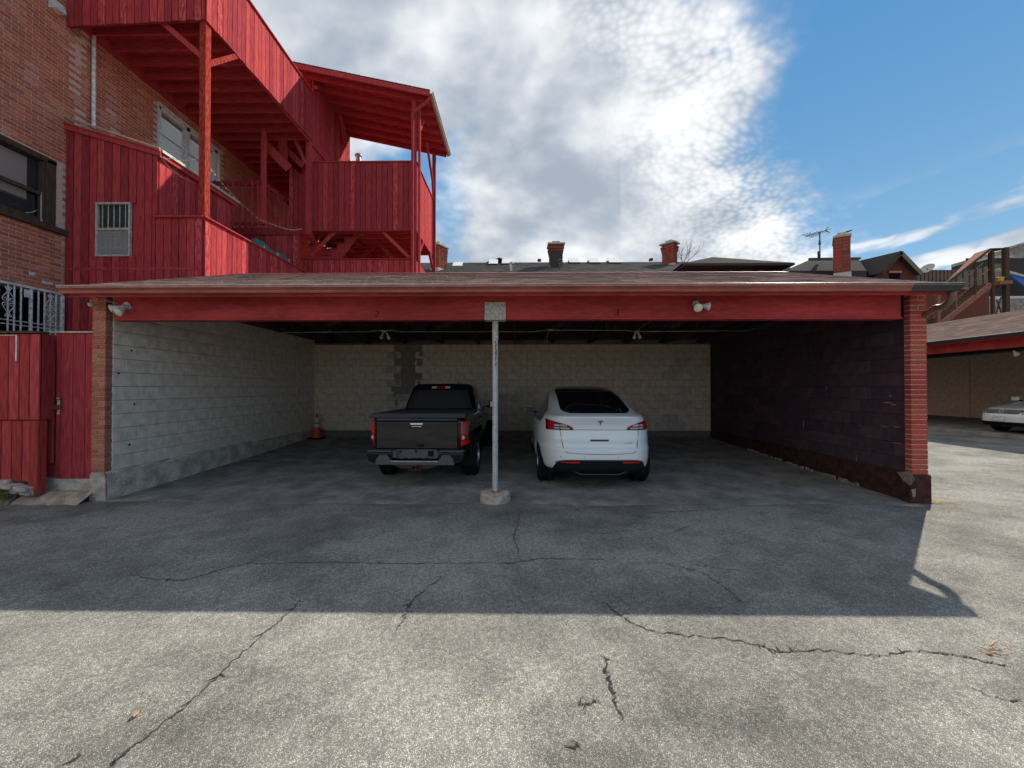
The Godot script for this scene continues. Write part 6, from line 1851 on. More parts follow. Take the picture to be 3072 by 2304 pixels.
# ---------------------------------------------------------------- vehicles: bodies from stacked outlines
class Shell:
	# keys: [y, half width, z of the near end, z of the far end, squareness of the near end, of the far end]
	var keys := []
	var arches := []         # [z, y, radius] of the wheel openings
	func at(y: float) -> Array:
		var i := 0
		while i < keys.size() - 2 and y > keys[i + 1][0]:
			i += 1
		var a: Array = keys[i]
		var b: Array = keys[i + 1]
		var p: Array = keys[maxi(i - 1, 0)]
		var q: Array = keys[mini(i + 2, keys.size() - 1)]
		var t := clampf((y - a[0]) / (b[0] - a[0]), 0.0, 1.0)
		var out := [y]
		for k in range(1, 6):
			var lin := lerpf(a[k], b[k], t)
			var cub := cubic_interpolate_in_time(a[k], b[k], p[k], q[k], t, b[0] - a[0], (p[0] - a[0]) if i > 0 else -(b[0] - a[0]), (q[0] - a[0]) if i + 2 < keys.size() else 2.0 * (b[0] - a[0]))
			out.append(lerpf(lin, cub, 0.6))
		return out
	func near_z(x: float, y: float) -> float:
		var s := at(y)
		var c: float = (s[2] + s[3]) * 0.5
		var f := clampf(absf(x) / s[1], 0.0, 0.9999)
		return c + (s[2] - c) * pow(1.0 - pow(f, s[4]), 1.0 / s[4])
	func side_x(z: float, y: float) -> float:
		var s := at(y)
		var c: float = (s[2] + s[3]) * 0.5
		var far := z < c
		var l: float = (c - s[3]) if far else (s[2] - c)
		var n: float = s[5] if far else s[4]
		var f := clampf(absf(z - c) / maxf(l, 0.01), 0.0, 0.9999)
		return s[1] * pow(1.0 - pow(f, n), 1.0 / n)
	func outline(y: float, cols: int) -> Array:
		var s := at(y)
		var c: float = (s[2] + s[3]) * 0.5
		var row := []
		for k in cols:
			var t := TAU * k / cols
			var far := cos(t) < 0.0
			var n: float = s[5] if far else s[4]
			var x: float = s[1] * signf(sin(t)) * pow(absf(sin(t)), 2.0 / n)
			var l: float = (c - s[3]) if far else (s[2] - c)
			var z: float = c + l * signf(cos(t)) * pow(absf(cos(t)), 2.0 / n)
			var yy := y
			for a in arches:
				if absf(x) > s[1] * 0.75 and absf(z - a[0]) < a[2]:
					yy = maxf(yy, a[1] + sqrt(a[2] * a[2] - (z - a[0]) * (z - a[0])))
			row.append(Vector3(x, yy, z))
		return row
	func body(rows_n: int, cols: int) -> ArrayMesh:
		var rows := []
		var y0: float = keys[0][0]
		var y1: float = keys[keys.size() - 1][0]
		for i in rows_n:
			# closer rows near the top, where the outlines shrink fast
			var u := float(i) / (rows_n - 1)
			rows.append(outline(lerpf(y0, y1, 1.0 - pow(1.0 - u, 1.35)), cols))
		var b := MB.new()
		b.grid(rows, true)
		var mid := Vector3.ZERO
		for p in rows[rows_n - 1]:
			mid += p
		mid /= cols
		for k in cols:
			b.tri(rows[rows_n - 1][k], rows[rows_n - 1][(k + 1) % cols], mid)
			b.tri(rows[0][k], rows[0][(k + 1) % cols], Vector3(0, y0, mid.z))
		return b.mesh()

func skin(place: Callable, outward: Vector3, off: float, nu: int, nv: int) -> ArrayMesh:
	# a panel laid over a body: place(u, v) gives points of the body; lifted by off, its rim turned down to the body
	var base := []
	for j in nv + 1:
		var row := []
		for i in nu + 1:
			row.append(place.call(float(i) / nu, float(j) / nv))
		base.append(row)
	var rows := []
	for j in nv + 1:
		var row := []
		for i in nu + 1:
			var du: Vector3 = base[j][mini(i + 1, nu)] - base[j][maxi(i - 1, 0)]
			var dv: Vector3 = base[mini(j + 1, nv)][i] - base[maxi(j - 1, 0)][i]
			var m := du.cross(dv)
			m = outward if m.length() < 1e-9 else m.normalized()
			if m.dot(outward) < 0.0:
				m = -m
			row.append(base[j][i] + m * off)
		rows.append(row)
	var b := MB.new()
	b.grid(rows)
	for i in nu:
		b.quad(rows[0][i], rows[0][i + 1], base[0][i + 1], base[0][i])
		b.quad(rows[nv][i], base[nv][i], base[nv][i + 1], rows[nv][i + 1])
	for j in nv:
		b.quad(rows[j][0], base[j][0], base[j + 1][0], rows[j + 1][0])
		b.quad(rows[j][nu], rows[j + 1][nu], base[j + 1][nu], base[j][nu])
	return b.mesh()

func wheel(parent: Node3D, at: Vector3, r: float, w: float, side: float, spokes: int) -> void:
	var h := holder("wheel", parent)
	var bas := Basis(Vector3.BACK, -side * PI / 2)   # its y points outwards
	var t := MB.new()
	t.lathe([[r * 0.66, -w * 0.5], [r * 0.90, -w * 0.5], [r * 0.97, -w * 0.44], [r, -w * 0.36], [r, w * 0.36], [r * 0.97, w * 0.44], [r * 0.90, w * 0.5], [r * 0.66, w * 0.5], [r * 0.66, -w * 0.5]], Transform3D(bas, at), 36)
	for k in 48:
		var a := TAU * k / 48.0
		for g in [-1.0, 1.0]:
			t.cbox(at + bas * Vector3(cos(a) * r, g * w * 0.28, sin(a) * r), Vector3(0.03, w * 0.16, 0.018), 0.003, bas * Basis(Vector3.UP, -a + 0.3 * g))
	lpart("tyre", t.mesh(), M.rubber, h)
	var m := MB.new()
	m.lathe([[r * 0.67, -w * 0.3], [r * 0.62, w * 0.1], [r * 0.66, w * 0.46], [r * 0.68, w * 0.5]], Transform3D(bas, at), 30)
	for k in spokes:
		var a := TAU * k / spokes
		m.cbox(at + bas * Vector3(cos(a) * r * 0.36, w * 0.36, sin(a) * r * 0.36), Vector3(r * 0.58, 0.03, r * 0.16), 0.008, bas * Basis(Vector3.UP, -a))
	m.lathe([[0.0, w * 0.40], [r * 0.16, w * 0.40], [r * 0.18, w * 0.30]], Transform3D(bas, at), 16)
	lpart("rim", m.mesh(), M.alloy, h)

func paint(called: String, c: Color, rough: float) -> StandardMaterial3D:
	var m := mat(called, c, rough)
	m.clearcoat_enabled = true
	m.clearcoat = 1.0
	m.clearcoat_roughness = 0.04
	m.metallic_specular = 0.0 if c.get_luminance() < 0.3 else 0.5
	return m

func letters(text: String, size: float, font: String, deep := 0.004) -> TextMesh:
	var t := TextMesh.new()
	t.text = text
	var f := SystemFont.new()
	f.font_names = PackedStringArray([font])
	t.font = f
	t.font_size = 32
	t.pixel_size = size / 32.0
	t.depth = deep
	return t

# ---------------------------------------------------------------- white crossover, seen from behind
func make_crossover() -> void:
	var d := 6.28
	var c := thing("parked_car", "white crossover with black sloping rear glass, parked nose-in beside the post", "car", Vector3(1.262, floor_y(7.1) + 0.004, -d))
	var white := paint("white_paint", lin(0.76, 0.78, 0.79), 0.35)
	var dark := mat("dark_glass", lin(0.008, 0.008, 0.012), 0.04)
	var s := Shell.new()
	s.keys = [
		[0.25, 0.80, -0.16, -4.60, 5.0, 4.0], [0.32, 0.90, -0.06, -4.70, 4.6, 4.0], [0.46, 0.945, 0.00, -4.75, 4.4, 3.6], [0.60, 0.958, 0.00, -4.74, 4.3, 3.4],
		[0.645, 0.96, -0.006, -4.73, 4.3, 3.4], [0.66, 0.96, -0.028, -4.72, 4.3, 3.4], [0.80, 0.958, -0.055, -4.66, 4.3, 3.2], [0.92, 0.945, -0.085, -4.35, 4.3, 3.0],
		[1.02, 0.905, -0.072, -3.80, 4.2, 3.0], [1.10, 0.850, -0.040, -3.45, 4.0, 3.0], [1.135, 0.820, -0.030, -3.36, 3.9, 3.0], [1.150, 0.800, -0.075, -3.33, 3.8, 3.0],
		[1.18, 0.765, -0.20, -3.28, 3.6, 3.2], [1.25, 0.730, -0.43, -3.16, 3.4, 3.4], [1.35, 0.690, -0.76, -3.00, 3.3, 3.6], [1.45, 0.645, -1.14, -2.88, 3.2, 3.6],
		[1.52, 0.600, -1.46, -2.80, 3.1, 3.4], [1.57, 0.540, -1.78, -2.74, 3.0, 3.2], [1.60, 0.44, -2.02, -2.68, 2.8, 3.0], [1.612, 0.26, -2.22, -2.56, 2.6, 2.6]]
	s.arches = [[-0.90, 0.33, 0.385], [-3.76, 0.33, 0.385]]
	lpart("body", s.body(110, 150), white, c)
	var z := Vector3(0, 0.4, 1)
	# rear glass running up into the glass roof
	var hw := func(v: float) -> float:
		var k := 0.565 - 0.03 * v
		if v < 0.13:
			k *= 1.0 - 0.22 * pow(1.0 - v / 0.13, 2.0)
		return k
	lpart("rear_glass", skin(func(u: float, v: float) -> Vector3:
		var y: float = lerpf(1.178, 1.604, v)
		var half: float = minf(hw.call(v), s.at(y)[1] * 0.93)
		var x: float = (u * 2.0 - 1.0) * half
		return Vector3(x, y, s.near_z(x, y)), z, 0.006, 40, 44), dark, c)
	lpart("glass_seam", skin(func(u: float, v: float) -> Vector3:
		var x: float = (u * 2.0 - 1.0) * 0.5
		var y: float = 1.505 + v * 0.004
		return Vector3(x, y, s.near_z(x, y)), z, 0.009, 20, 1), M.grey_plastic, c)
	# side glass
	for g in [-1.0, 1.0]:
		var sw := lpart("side_glass", skin(func(u: float, v: float) -> Vector3:
			var zz: float = lerpf(-0.72, -3.1, u)
			var lowy := 1.035 + 0.02 * u
			var highy := 1.10 + 0.40 * sin(clampf(u * 1.35, 0.0, 1.0) * PI * 0.5) - 0.20 * pow(maxf(0.0, u - 0.62) / 0.38, 2.0)
			var y: float = lerpf(lowy, highy, v)
			return Vector3(g * s.side_x(zz, y), y, zz), Vector3(g, 0.3, 0), 0.006, 40, 10), dark, c)
		lpart("window_trim", tube_mesh(range(21).map(func(i): return Vector3(g * (s.side_x(lerpf(-0.72, -3.1, i / 20.0), 1.03) + 0.004), 1.03 + 0.02 * i / 20.0, lerpf(-0.72, -3.1, i / 20.0))), 0.008, 6), M.black_plastic, sw)
	# tail lamps: dark red lens, clear bars, red outline
	for g in [-1.0, 1.0]:
		var top := func(u: float) -> float: return 0.945 + 0.115 * pow(u, 0.45) + 0.02 * u
		var lamp := lpart("tail_lamp", skin(func(u: float, v: float) -> Vector3:
			var x: float = g * lerpf(0.405, 0.80, u)
			var y: float = lerpf(0.932 - 0.012 * u, top.call(u), v)
			return Vector3(x, y, s.near_z(x, y)), Vector3(g * 0.4, 0, 1), 0.008, 26, 8), M.lens_dark, c)
		lpart("outline", skin(func(u: float, v: float) -> Vector3:
			var x: float = g * lerpf(0.405, 0.80, u)
			var y: float = lerpf(top.call(u) - 0.022, top.call(u), v)
			return Vector3(x, y, s.near_z(x, y)), Vector3(g * 0.4, 0, 1), 0.011, 26, 2), M.lens_red, lamp)
		lpart("red_end", skin(func(u: float, v: float) -> Vector3:
			var x: float = g * lerpf(0.69, 0.765, u)
			var y: float = lerpf(0.93, 1.045, v)
			return Vector3(x, y, s.near_z(x, y)), Vector3(g * 0.4, 0, 1), 0.012, 6, 6), M.lens_red, lamp)
		for q in [[0.50, 0.68, 0.985, 1.012], [0.46, 0.68, 0.945, 0.968]]:
			lpart("clear_bar", skin(func(u: float, v: float) -> Vector3:
				var x: float = g * lerpf(q[0], q[1], u)
				var y: float = lerpf(q[2], q[3], v)
				return Vector3(x, y, s.near_z(x, y)), Vector3(g * 0.4, 0, 1), 0.013, 12, 3), M.lens_clear, lamp)
		lpart("gap", skin(func(u: float, v: float) -> Vector3:
			var x: float = g * lerpf(0.595, 0.603, u)
			var y: float = lerpf(0.925, top.call(0.49), v)
			return Vector3(x, y, s.near_z(x, y)), Vector3(g * 0.4, 0, 1), 0.015, 1, 8), M.black_plastic, lamp)
	# joint of the tailgate
	var seam := []
	for q in [[-0.600, 0.925], [-0.592, 0.86], [-0.578, 0.76], [-0.560, 0.66], [-0.535, 0.612], [-0.49, 0.592], [-0.35, 0.582], [-0.15, 0.575], [0.0, 0.573], [0.15, 0.575], [0.35, 0.582], [0.49, 0.592], [0.535, 0.612], [0.560, 0.66], [0.578, 0.76], [0.592, 0.86], [0.600, 0.925]]:
		seam.append(Vector3(q[0], q[1], s.near_z(q[0], q[1]) + 0.001))
	lpart("tailgate_joint", tube_mesh(seam, 0.004, 6), M.black_plastic, c)
	lpart("lip_shadow_gap", skin(func(u: float, v: float) -> Vector3:
		var x: float = (u * 2.0 - 1.0) * 0.40
		var y: float = 0.932 + v * 0.006
		return Vector3(x, y, s.near_z(x, y)), z, 0.003, 24, 1), M.grey_plastic, c)
	lpart("chrome_strip", skin(func(u: float, v: float) -> Vector3:
		var x: float = (u * 2.0 - 1.0) * 0.40
		var y: float = 0.939 + v * 0.012
		return Vector3(x, y, s.near_z(x, y)), z, 0.006, 24, 1), white, c)
	# grip, emblem, badge
	var zr: float = s.near_z(0.0, 0.78)
	lpart("grip", box_mesh(Vector3(-0.015, 0.778, zr + 0.0), Vector3(0.28, 0.028, 0.016), 0.01), M.grey_plastic, c)
	var ze: float = s.near_z(0.0, 1.04)
	lpart("emblem", one(func(b: MB):
		var f := Transform3D(Basis(Vector3.RIGHT, 0.36), Vector3(0.0, 1.04, ze + 0.004))
		b.prism(PackedVector2Array([Vector2(-0.044, 0.030), Vector2(-0.03, 0.040), Vector2(0.0, 0.043), Vector2(0.03, 0.040), Vector2(0.044, 0.030), Vector2(0.036, 0.022), Vector2(0.016, 0.027), Vector2(0.012, 0.018), Vector2(0.0, -0.045), Vector2(-0.012, 0.018), Vector2(-0.016, 0.027), Vector2(-0.036, 0.022)]), f, 0.006)), M.alloy, c)
	lpart("badge", letters("DUAL MOTOR", 0.021, "Droid Sans"), M.alloy, c, Transform3D(Basis(Vector3.UP, 0.18), Vector3(0.425, 0.735, s.near_z(0.425, 0.735) + 0.005)))
	# lower black apron with its lip and reflectors
	var ap := lpart("apron", skin(func(u: float, v: float) -> Vector3:
		var k := u * 2.0 - 1.0
		var y: float = lerpf(0.262, 0.478 - 0.05 * pow(absf(k), 8.0), v)
		var x: float = k * lerpf(0.735, 0.66 + 0.035 * (1.0 - v), v)
		return Vector3(x, y, s.near_z(x, y)), Vector3(0, 0, 1), 0.012, 40, 12), M.black_plastic, c)
	lpart("apron_rim", skin(func(u: float, v: float) -> Vector3:
		var k := u * 2.0 - 1.0
		var y: float = 0.478 - 0.05 * pow(absf(k), 8.0) + v * 0.014
		var x: float = k * 0.672
		return Vector3(x, y, s.near_z(x, y)), Vector3(0, 0, 1), 0.014, 40, 1), M.grey_plastic, ap)
	var lip := []
	for i in 41:
		var k := i / 20.0 - 1.0
		var a := absf(k) * 0.72
		var y: float = 0.258 + 0.052 * smoothstep(0.26, 0.44, a)
		lip.append(Vector3(k * 0.72, y, s.near_z(k * 0.72, 0.30) + 0.016))
	lpart("lip", tube_mesh(lip, 0.010, 6), M.grey_plastic, ap)
	for g in [-1.0, 1.0]:
		lpart("reflector", skin(func(u: float, v: float) -> Vector3:
			var x: float = g * lerpf(0.325, 0.585, u)
			var y: float = 0.446 + v * (0.022 - 0.012 * u)
			return Vector3(x, y, s.near_z(x, y)), Vector3(0, 0, 1), 0.018, 12, 2), M.lens_bright, c)
	for x in [-0.60, -0.25, 0.25, 0.58]:
		lpart("parking_sensor", one(func(b: MB): b.lathe([[0.011, 0.0], [0.011, 0.002], [0.0, 0.003]], Transform3D(Basis(Vector3.RIGHT, PI / 2), Vector3(x, 0.53, s.near_z(x, 0.53) + 0.001)), 12)), M.plate_grey, c)
	for g in [-1.0, 1.0]:
		for q in [-0.90, -3.76]:
			wheel(c, Vector3(g * 0.79, 0.345 - (0.0 if q > -2.0 else 0.0), q), 0.345, 0.255, g, 10)
		var mir := holder("mirror", c)
		lpart("housing", one(func(b: MB):
			var p := Vector3(g * 0.98, 1.10, -3.02)
			b.lathe([[0.0, -0.13], [0.06, -0.11], [0.085, -0.02], [0.075, 0.08], [0.03, 0.13], [0.0, 0.135]], Transform3D(Basis(Vector3.BACK, -g * PI / 2) * Basis().scaled(Vector3(0.9, 0.85, 0.8)), p), 18)), white, mir)
		lpart("mirror_glass", box_mesh(Vector3(g * 0.985, 1.10, -2.945), Vector3(0.17, 0.115, 0.01), 0.02), dark, mir)
		lpart("stalk", box_mesh(Vector3(g * 0.86, 1.05, -3.02), Vector3(0.18, 0.035, 0.06), 0.01), M.black_plastic, mir)
	lpart("underbody", box_mesh(Vector3(0, 0.30, -2.3), Vector3(1.5, 0.12, 4.0), 0.02), M.black_plastic, c)

# ---------------------------------------------------------------- black pickup, seen from behind
func make_pickup() -> void:
	var d := 6.50
	var c := thing("pickup_truck", "black crew-cab pickup with bed cover and tow hitch, parked nose-in left of post", "pickup", Vector3(-1.60, floor_y(7.5) + 0.004, -d), "", -0.024)
	var black := paint("black_car_paint", lin(0.008, 0.009, 0.012), 0.3)
	var dark := mat("pickup_glass", lin(0.02, 0.02, 0.021), 0.08)
	dark.metallic_specular = 0.9
	dark.clearcoat_enabled = true
	dark.clearcoat = 1.0
	# bed, doors and bonnet
	var s := Shell.new()
	s.keys = [[0.44, 0.74, -0.16, -4.98, 14.0, 5.0], [0.52, 0.775, -0.14, -5.02, 14.0, 5.0], [0.66, 0.792, -0.13, -5.02, 14.0, 5.0], [0.80, 0.800, -0.125, -5.00, 14.0, 5.0], [0.95, 0.795, -0.13, -4.95, 14.0, 4.5], [1.03, 0.785, -0.13, -4.86, 14.0, 4.5], [1.075, 0.772, -0.15, -4.75, 14.0, 4.0], [1.10, 0.755, -0.16, -4.5, 12.0, 4.0]]
	s.arches = [[-1.08, 0.37, 0.45], [-4.22, 0.37, 0.45]]
	lpart("body", s.body(70, 160), black, c)
	# cab
	var g := Shell.new()
	g.keys = [[1.04, 0.765, -1.72, -3.85, 9.0, 5.0], [1.12, 0.755, -1.74, -3.68, 8.0, 5.0], [1.25, 0.735, -1.80, -3.45, 7.0, 5.0], [1.40, 0.695, -1.87, -3.22, 6.0, 5.0], [1.52, 0.655, -1.93, -3.05, 5.5, 5.0], [1.58, 0.630, -1.965, -2.96, 5.0, 4.5], [1.625, 0.585, -2.01, -2.90, 4.5, 4.0], [1.65, 0.50, -2.09, -2.84, 4.0, 4.0], [1.662, 0.35, -2.25, -2.74, 3.0, 3.0]]
	lpart("cab", g.body(60, 140), black, c)
	var rg := lpart("rear_glass", skin(func(u: float, v: float) -> Vector3:
		var y: float = lerpf(1.165, 1.515, v)
		var half := lerpf(0.655, 0.545, v)
		if v > 0.86:
			half -= 0.05 * pow((v - 0.86) / 0.14, 2.0)
		var x: float = (u * 2.0 - 1.0) * half
		return Vector3(x, y, g.near_z(x, y)), Vector3(0, 0.3, 1), 0.006, 30, 14), dark, c)
	lpart("surround", tube_mesh([Vector3(-0.665, 1.155, g.near_z(0.665, 1.155) + 0.006), Vector3(-0.55, 1.50, g.near_z(0.55, 1.50) + 0.006), Vector3(-0.50, 1.525, g.near_z(0.5, 1.525) + 0.006), Vector3(0.50, 1.525, g.near_z(0.5, 1.525) + 0.006), Vector3(0.55, 1.50, g.near_z(0.55, 1.50) + 0.006), Vector3(0.665, 1.155, g.near_z(0.665, 1.155) + 0.006), Vector3(0.0, 1.15, g.near_z(0.0, 1.15) + 0.006), Vector3(-0.665, 1.155, g.near_z(0.665, 1.155) + 0.006)], 0.010, 6), M.black_plastic, rg)
	var hb := holder("high_brake_lamp", c)
	for q in [[-0.085, 0.085, "lens_red"], [-0.185, -0.09, "lens_clear"], [0.09, 0.185, "lens_clear"]]:
		lpart("lens", skin(func(u: float, v: float) -> Vector3:
			var x: float = lerpf(q[0], q[1], u)
			var y: float = lerpf(1.553, 1.592, v)
			return Vector3(x, y, g.near_z(x, y)), Vector3(0, 0.3, 1), 0.012, 4, 3), M[q[2]], hb)
	for e in [-1.0, 1.0]:
		for q in [[-1.98, -2.62], [-2.72, -3.40]]:
			lpart("side_glass", skin(func(u: float, v: float) -> Vector3:
				var zz: float = lerpf(q[0], q[1], u)
				var y: float = lerpf(1.10, 1.50 - 0.16 * maxf(0.0, (-zz - 2.9)) / 0.5, v)
				if q[0] > -2.5:
					zz = lerpf(q[0] - 0.06 * v, q[1], u)
				return Vector3(e * g.side_x(zz, y), y, zz), Vector3(e, 0.3, 0), 0.006, 12, 8), dark, c)
		lpart("door_handle", box_mesh(Vector3(e * 0.80, 0.98, -2.05), Vector3(0.03, 0.03, 0.12), 0.01), M.black_plastic, c)
		lpart("door_handle", box_mesh(Vector3(e * 0.80, 0.98, -2.95), Vector3(0.03, 0.03, 0.12), 0.01), M.black_plastic, c)
		lpart("door_joint", tube_mesh([Vector3(e * 0.775, 0.5, -1.82), Vector3(e * 0.803, 0.80, -1.82), Vector3(e * 0.775, 1.08, -1.82)], 0.005, 6), M.black_plastic, c)
		var mir := holder("mirror", c)
		lpart("housing", box_mesh(Vector3(e * 0.96, 1.19, -3.35), Vector3(0.22, 0.17, 0.09), 0.035), M.black_plastic, mir)
		lpart("mirror_glass", box_mesh(Vector3(e * 0.965, 1.19, -3.302), Vector3(0.17, 0.13, 0.006), 0.002), M.alloy, mir)
		lpart("stalk", box_mesh(Vector3(e * 0.83, 1.13, -3.36), Vector3(0.12, 0.04, 0.05), 0.01), M.black_plastic, mir)
	# bed cover
	var bc := MB.new()
	bc.cbox(Vector3(0, 1.118, -0.945), Vector3(1.535, 0.062, 1.62), 0.022)
	var cover := lpart("bed_cover", bc.mesh(), M.grey_plastic, c)
	lpart("cover_rail", tube_mesh([Vector3(-0.77, 1.098, -0.125), Vector3(0.77, 1.098, -0.125)], 0.016, 10), M.grey_plastic, cover)
	# tailgate: recessed panel with a top band, handle
	var tg := holder("tailgate", c)
	lpart("panel", box_mesh(Vector3(0, 0.815, -0.122), Vector3(1.30, 0.43, 0.03), 0.008), black, tg)
	lpart("top_band", box_mesh(Vector3(0, 1.055, -0.118), Vector3(1.30, 0.045, 0.035), 0.008, Basis(Vector3.RIGHT, -0.35)), black, tg)
	for e in [-1.0, 1.0]:
		lpart("side_gap", box_mesh(Vector3(e * 0.656, 0.83, -0.118), Vector3(0.008, 0.47, 0.02), 0.001), M.rubber, tg)
	var hd := holder("handle", tg)
	lpart("handle_recess", box_mesh(Vector3(-0.005, 0.972, -0.105), Vector3(0.205, 0.062, 0.012), 0.012), M.black_plastic, hd)
	lpart("handle_bar", box_mesh(Vector3(-0.005, 0.992, -0.098), Vector3(0.205, 0.032, 0.022), 0.012), M.chrome, hd)
	lpart("handle_frame", box_mesh(Vector3(-0.005, 0.950, -0.100), Vector3(0.17, 0.010, 0.016), 0.004), M.chrome, hd)
	lpart("paint_scuff", box_mesh(Vector3(0.06, 0.645, -0.1065), Vector3(0.12, 0.05, 0.002), 0.0008), M.black_plastic, tg)
	# tail lamps
	for e in [-1.0, 1.0]:
		var lamp := holder("tail_lamp", c)
		var wrap := func(q: Array) -> ArrayMesh:
			return skin(func(u: float, v: float) -> Vector3:
				var x: float = e * lerpf(0.690, 0.784, u)
				var y: float = lerpf(q[0], q[1], v)
				return Vector3(x, y, s.near_z(x, y)), Vector3(e * 0.3, 0, 1), q[2], 12, 8)
		lpart("lens", wrap.call([0.64, 1.025, 0.014]), M.lens_red, lamp)
		lpart("bright_lens", wrap.call([0.65, 0.715, 0.018]), M.lens_bright if e > 0 else M.lens_red, lamp)
		lpart("upper_lens", wrap.call([0.82, 1.01, 0.018]), mat("lens_pink", lin(0.36, 0.06, 0.06), 0.1) if e > 0 else M.lens_bright, lamp)
		lpart("reversing_lens", one(func(b: MB): b.lathe([[0.034, 0.0], [0.034, 0.006], [0.026, 0.014], [0.0, 0.018]], Transform3D(Basis(Vector3.RIGHT, PI / 2), Vector3(e * 0.725, 0.768, s.near_z(0.725, 0.768) + 0.012)), 18)), M.lens_clear, lamp)
	# bumper
	var bp := holder("bumper", c)
	for e in [-1.0, 1.0]:
		lpart("bumper_end", one(func(b: MB):
			b.prism(PackedVector2Array([Vector2(e * 0.36, 0.585), Vector2(e * 0.42, 0.545), Vector2(e * 0.755, 0.55), Vector2(e * 0.765, 0.50), Vector2(e * 0.74, 0.42), Vector2(e * 0.66, 0.385), Vector2(e * 0.45, 0.40), Vector2(e * 0.36, 0.42)]), Transform3D(Basis(), Vector3(0, 0, -0.14)), 0.14)), black, bp)
		lpart("step_pad", box_mesh(Vector3(e * 0.57, 0.568, -0.07), Vector3(0.38, 0.022, 0.15), 0.006), M.bumper_grey, bp)
		lpart("step_cheek", one(func(b: MB):
			b.prism(PackedVector2Array([Vector2(e * 0.30, 0.575), Vector2(e * 0.37, 0.58), Vector2(e * 0.43, 0.53), Vector2(e * 0.36, 0.47), Vector2(e * 0.30, 0.46)]), Transform3D(Basis(), Vector3(0, 0, -0.10)), 0.085)), M.bumper_grey, bp)
	lpart("plate_panel", box_mesh(Vector3(0, 0.515, -0.085), Vector3(0.66, 0.145, 0.05), 0.008), M.bumper_grey, bp)
	lpart("lower_step", one(func(b: MB):
		b.prism(PackedVector2Array([Vector2(-0.62, 0.365), Vector2(-0.605, 0.45), Vector2(-0.55, 0.515), Vector2(-0.44, 0.52), Vector2(-0.385, 0.445), Vector2(-0.35, 0.415), Vector2(0.35, 0.415), Vector2(0.385, 0.445), Vector2(0.44, 0.52), Vector2(0.55, 0.515), Vector2(0.605, 0.45), Vector2(0.62, 0.365)]), Transform3D(Basis(), Vector3(0, 0, -0.06)), 0.09)), M.bumper_grey, bp)
	lpart("step_edge", tube_mesh([Vector3(-0.37, 0.418, 0.03), Vector3(0.37, 0.418, 0.03)], 0.009, 6), M.plate_grey, bp)
	lpart("trailer_socket", box_mesh(Vector3(0.235, 0.53, -0.055), Vector3(0.085, 0.085, 0.02), 0.008), M.black_plastic, bp)
	for q in [[-0.25, 0.56], [0.0, 0.56]]:
		lpart("hole", one(func(b: MB): b.lathe([[0.0, 0.004], [0.017, 0.004], [0.019, 0.0]], Transform3D(Basis(Vector3.RIGHT, PI / 2), Vector3(q[0], q[1], -0.060)), 12)), M.rubber, bp)
	for q in [[-0.165, 0.065], [-0.03, 0.09], [0.06, 0.06], [0.175, 0.06]]:
		lpart("slot", box_mesh(Vector3(q[0], 0.448, -0.058), Vector3(q[1], 0.020, 0.006), 0.003), M.rubber, bp)
	# tow hitch
	var ht := holder("tow_hitch", c)
	lpart("bracket", one(func(b: MB):
		b.prism(PackedVector2Array([Vector2(-0.46, 0.37), Vector2(0.46, 0.37), Vector2(0.36, 0.34), Vector2(0.22, 0.295), Vector2(-0.22, 0.295), Vector2(-0.36, 0.34)]), Transform3D(Basis(), Vector3(0, 0, -0.10)), 0.05)), mat("rusted_steel", lin(0.085, 0.055, 0.042), 0.85), ht)
	lpart("receiver", one(func(b: MB):
		for e in [-1.0, 1.0]:
			b.cbox(Vector3(e * 0.032, 0.325, 0.0), Vector3(0.010, 0.074, 0.16), 0.002)
			b.cbox(Vector3(0, 0.325 + e * 0.032, 0.0), Vector3(0.056, 0.010, 0.16), 0.002)), M.rust, ht)
	lpart("bore", box_mesh(Vector3(0, 0.325, 0.0), Vector3(0.052, 0.052, 0.10), 0.001), M.rubber, ht)
	lpart("chain_plate", box_mesh(Vector3(0.0, 0.286, 0.02), Vector3(0.20, 0.014, 0.05), 0.005), M.rust, ht)
	# wheels, mud flaps, arches
	for e in [-1.0, 1.0]:
		for q in [-1.08, -4.22]:
			wheel(c, Vector3(e * 0.745, 0.365, q), 0.365, 0.245, e, 6)
		lpart("mud_flap", box_mesh(Vector3(e * 0.745, 0.40, -0.66), Vector3(0.27, 0.33, 0.012), 0.004), M.black_plastic, c)
		lpart("arch_liner", one(func(b: MB):
			var path := []
			for t in 17:
				var a := PI * t / 16.0
				path.append(Vector3(e * 0.785, 0.37 + sin(a) * 0.455, -1.08 + cos(a) * 0.455))
			b.tube(path, 0.022, 8)), M.black_plastic, c)
	lpart("underbody", box_mesh(Vector3(0, 0.45, -2.6), Vector3(1.35, 0.16, 4.6), 0.02), M.black_plastic, c)
	for k in 5:
		lpart("roof_rib", bar_mesh(Vector3(-0.36 + k * 0.18, 1.655, -2.2), Vector3(-0.36 + k * 0.18, 1.662, -2.8), 0.02, 0.012), black, c)
	lpart("aerial", tube_mesh([Vector3(0.33, 1.64, -2.15), Vector3(0.33, 1.70, -2.15)], [0.012, 0.004], 6), M.black_plastic, c)

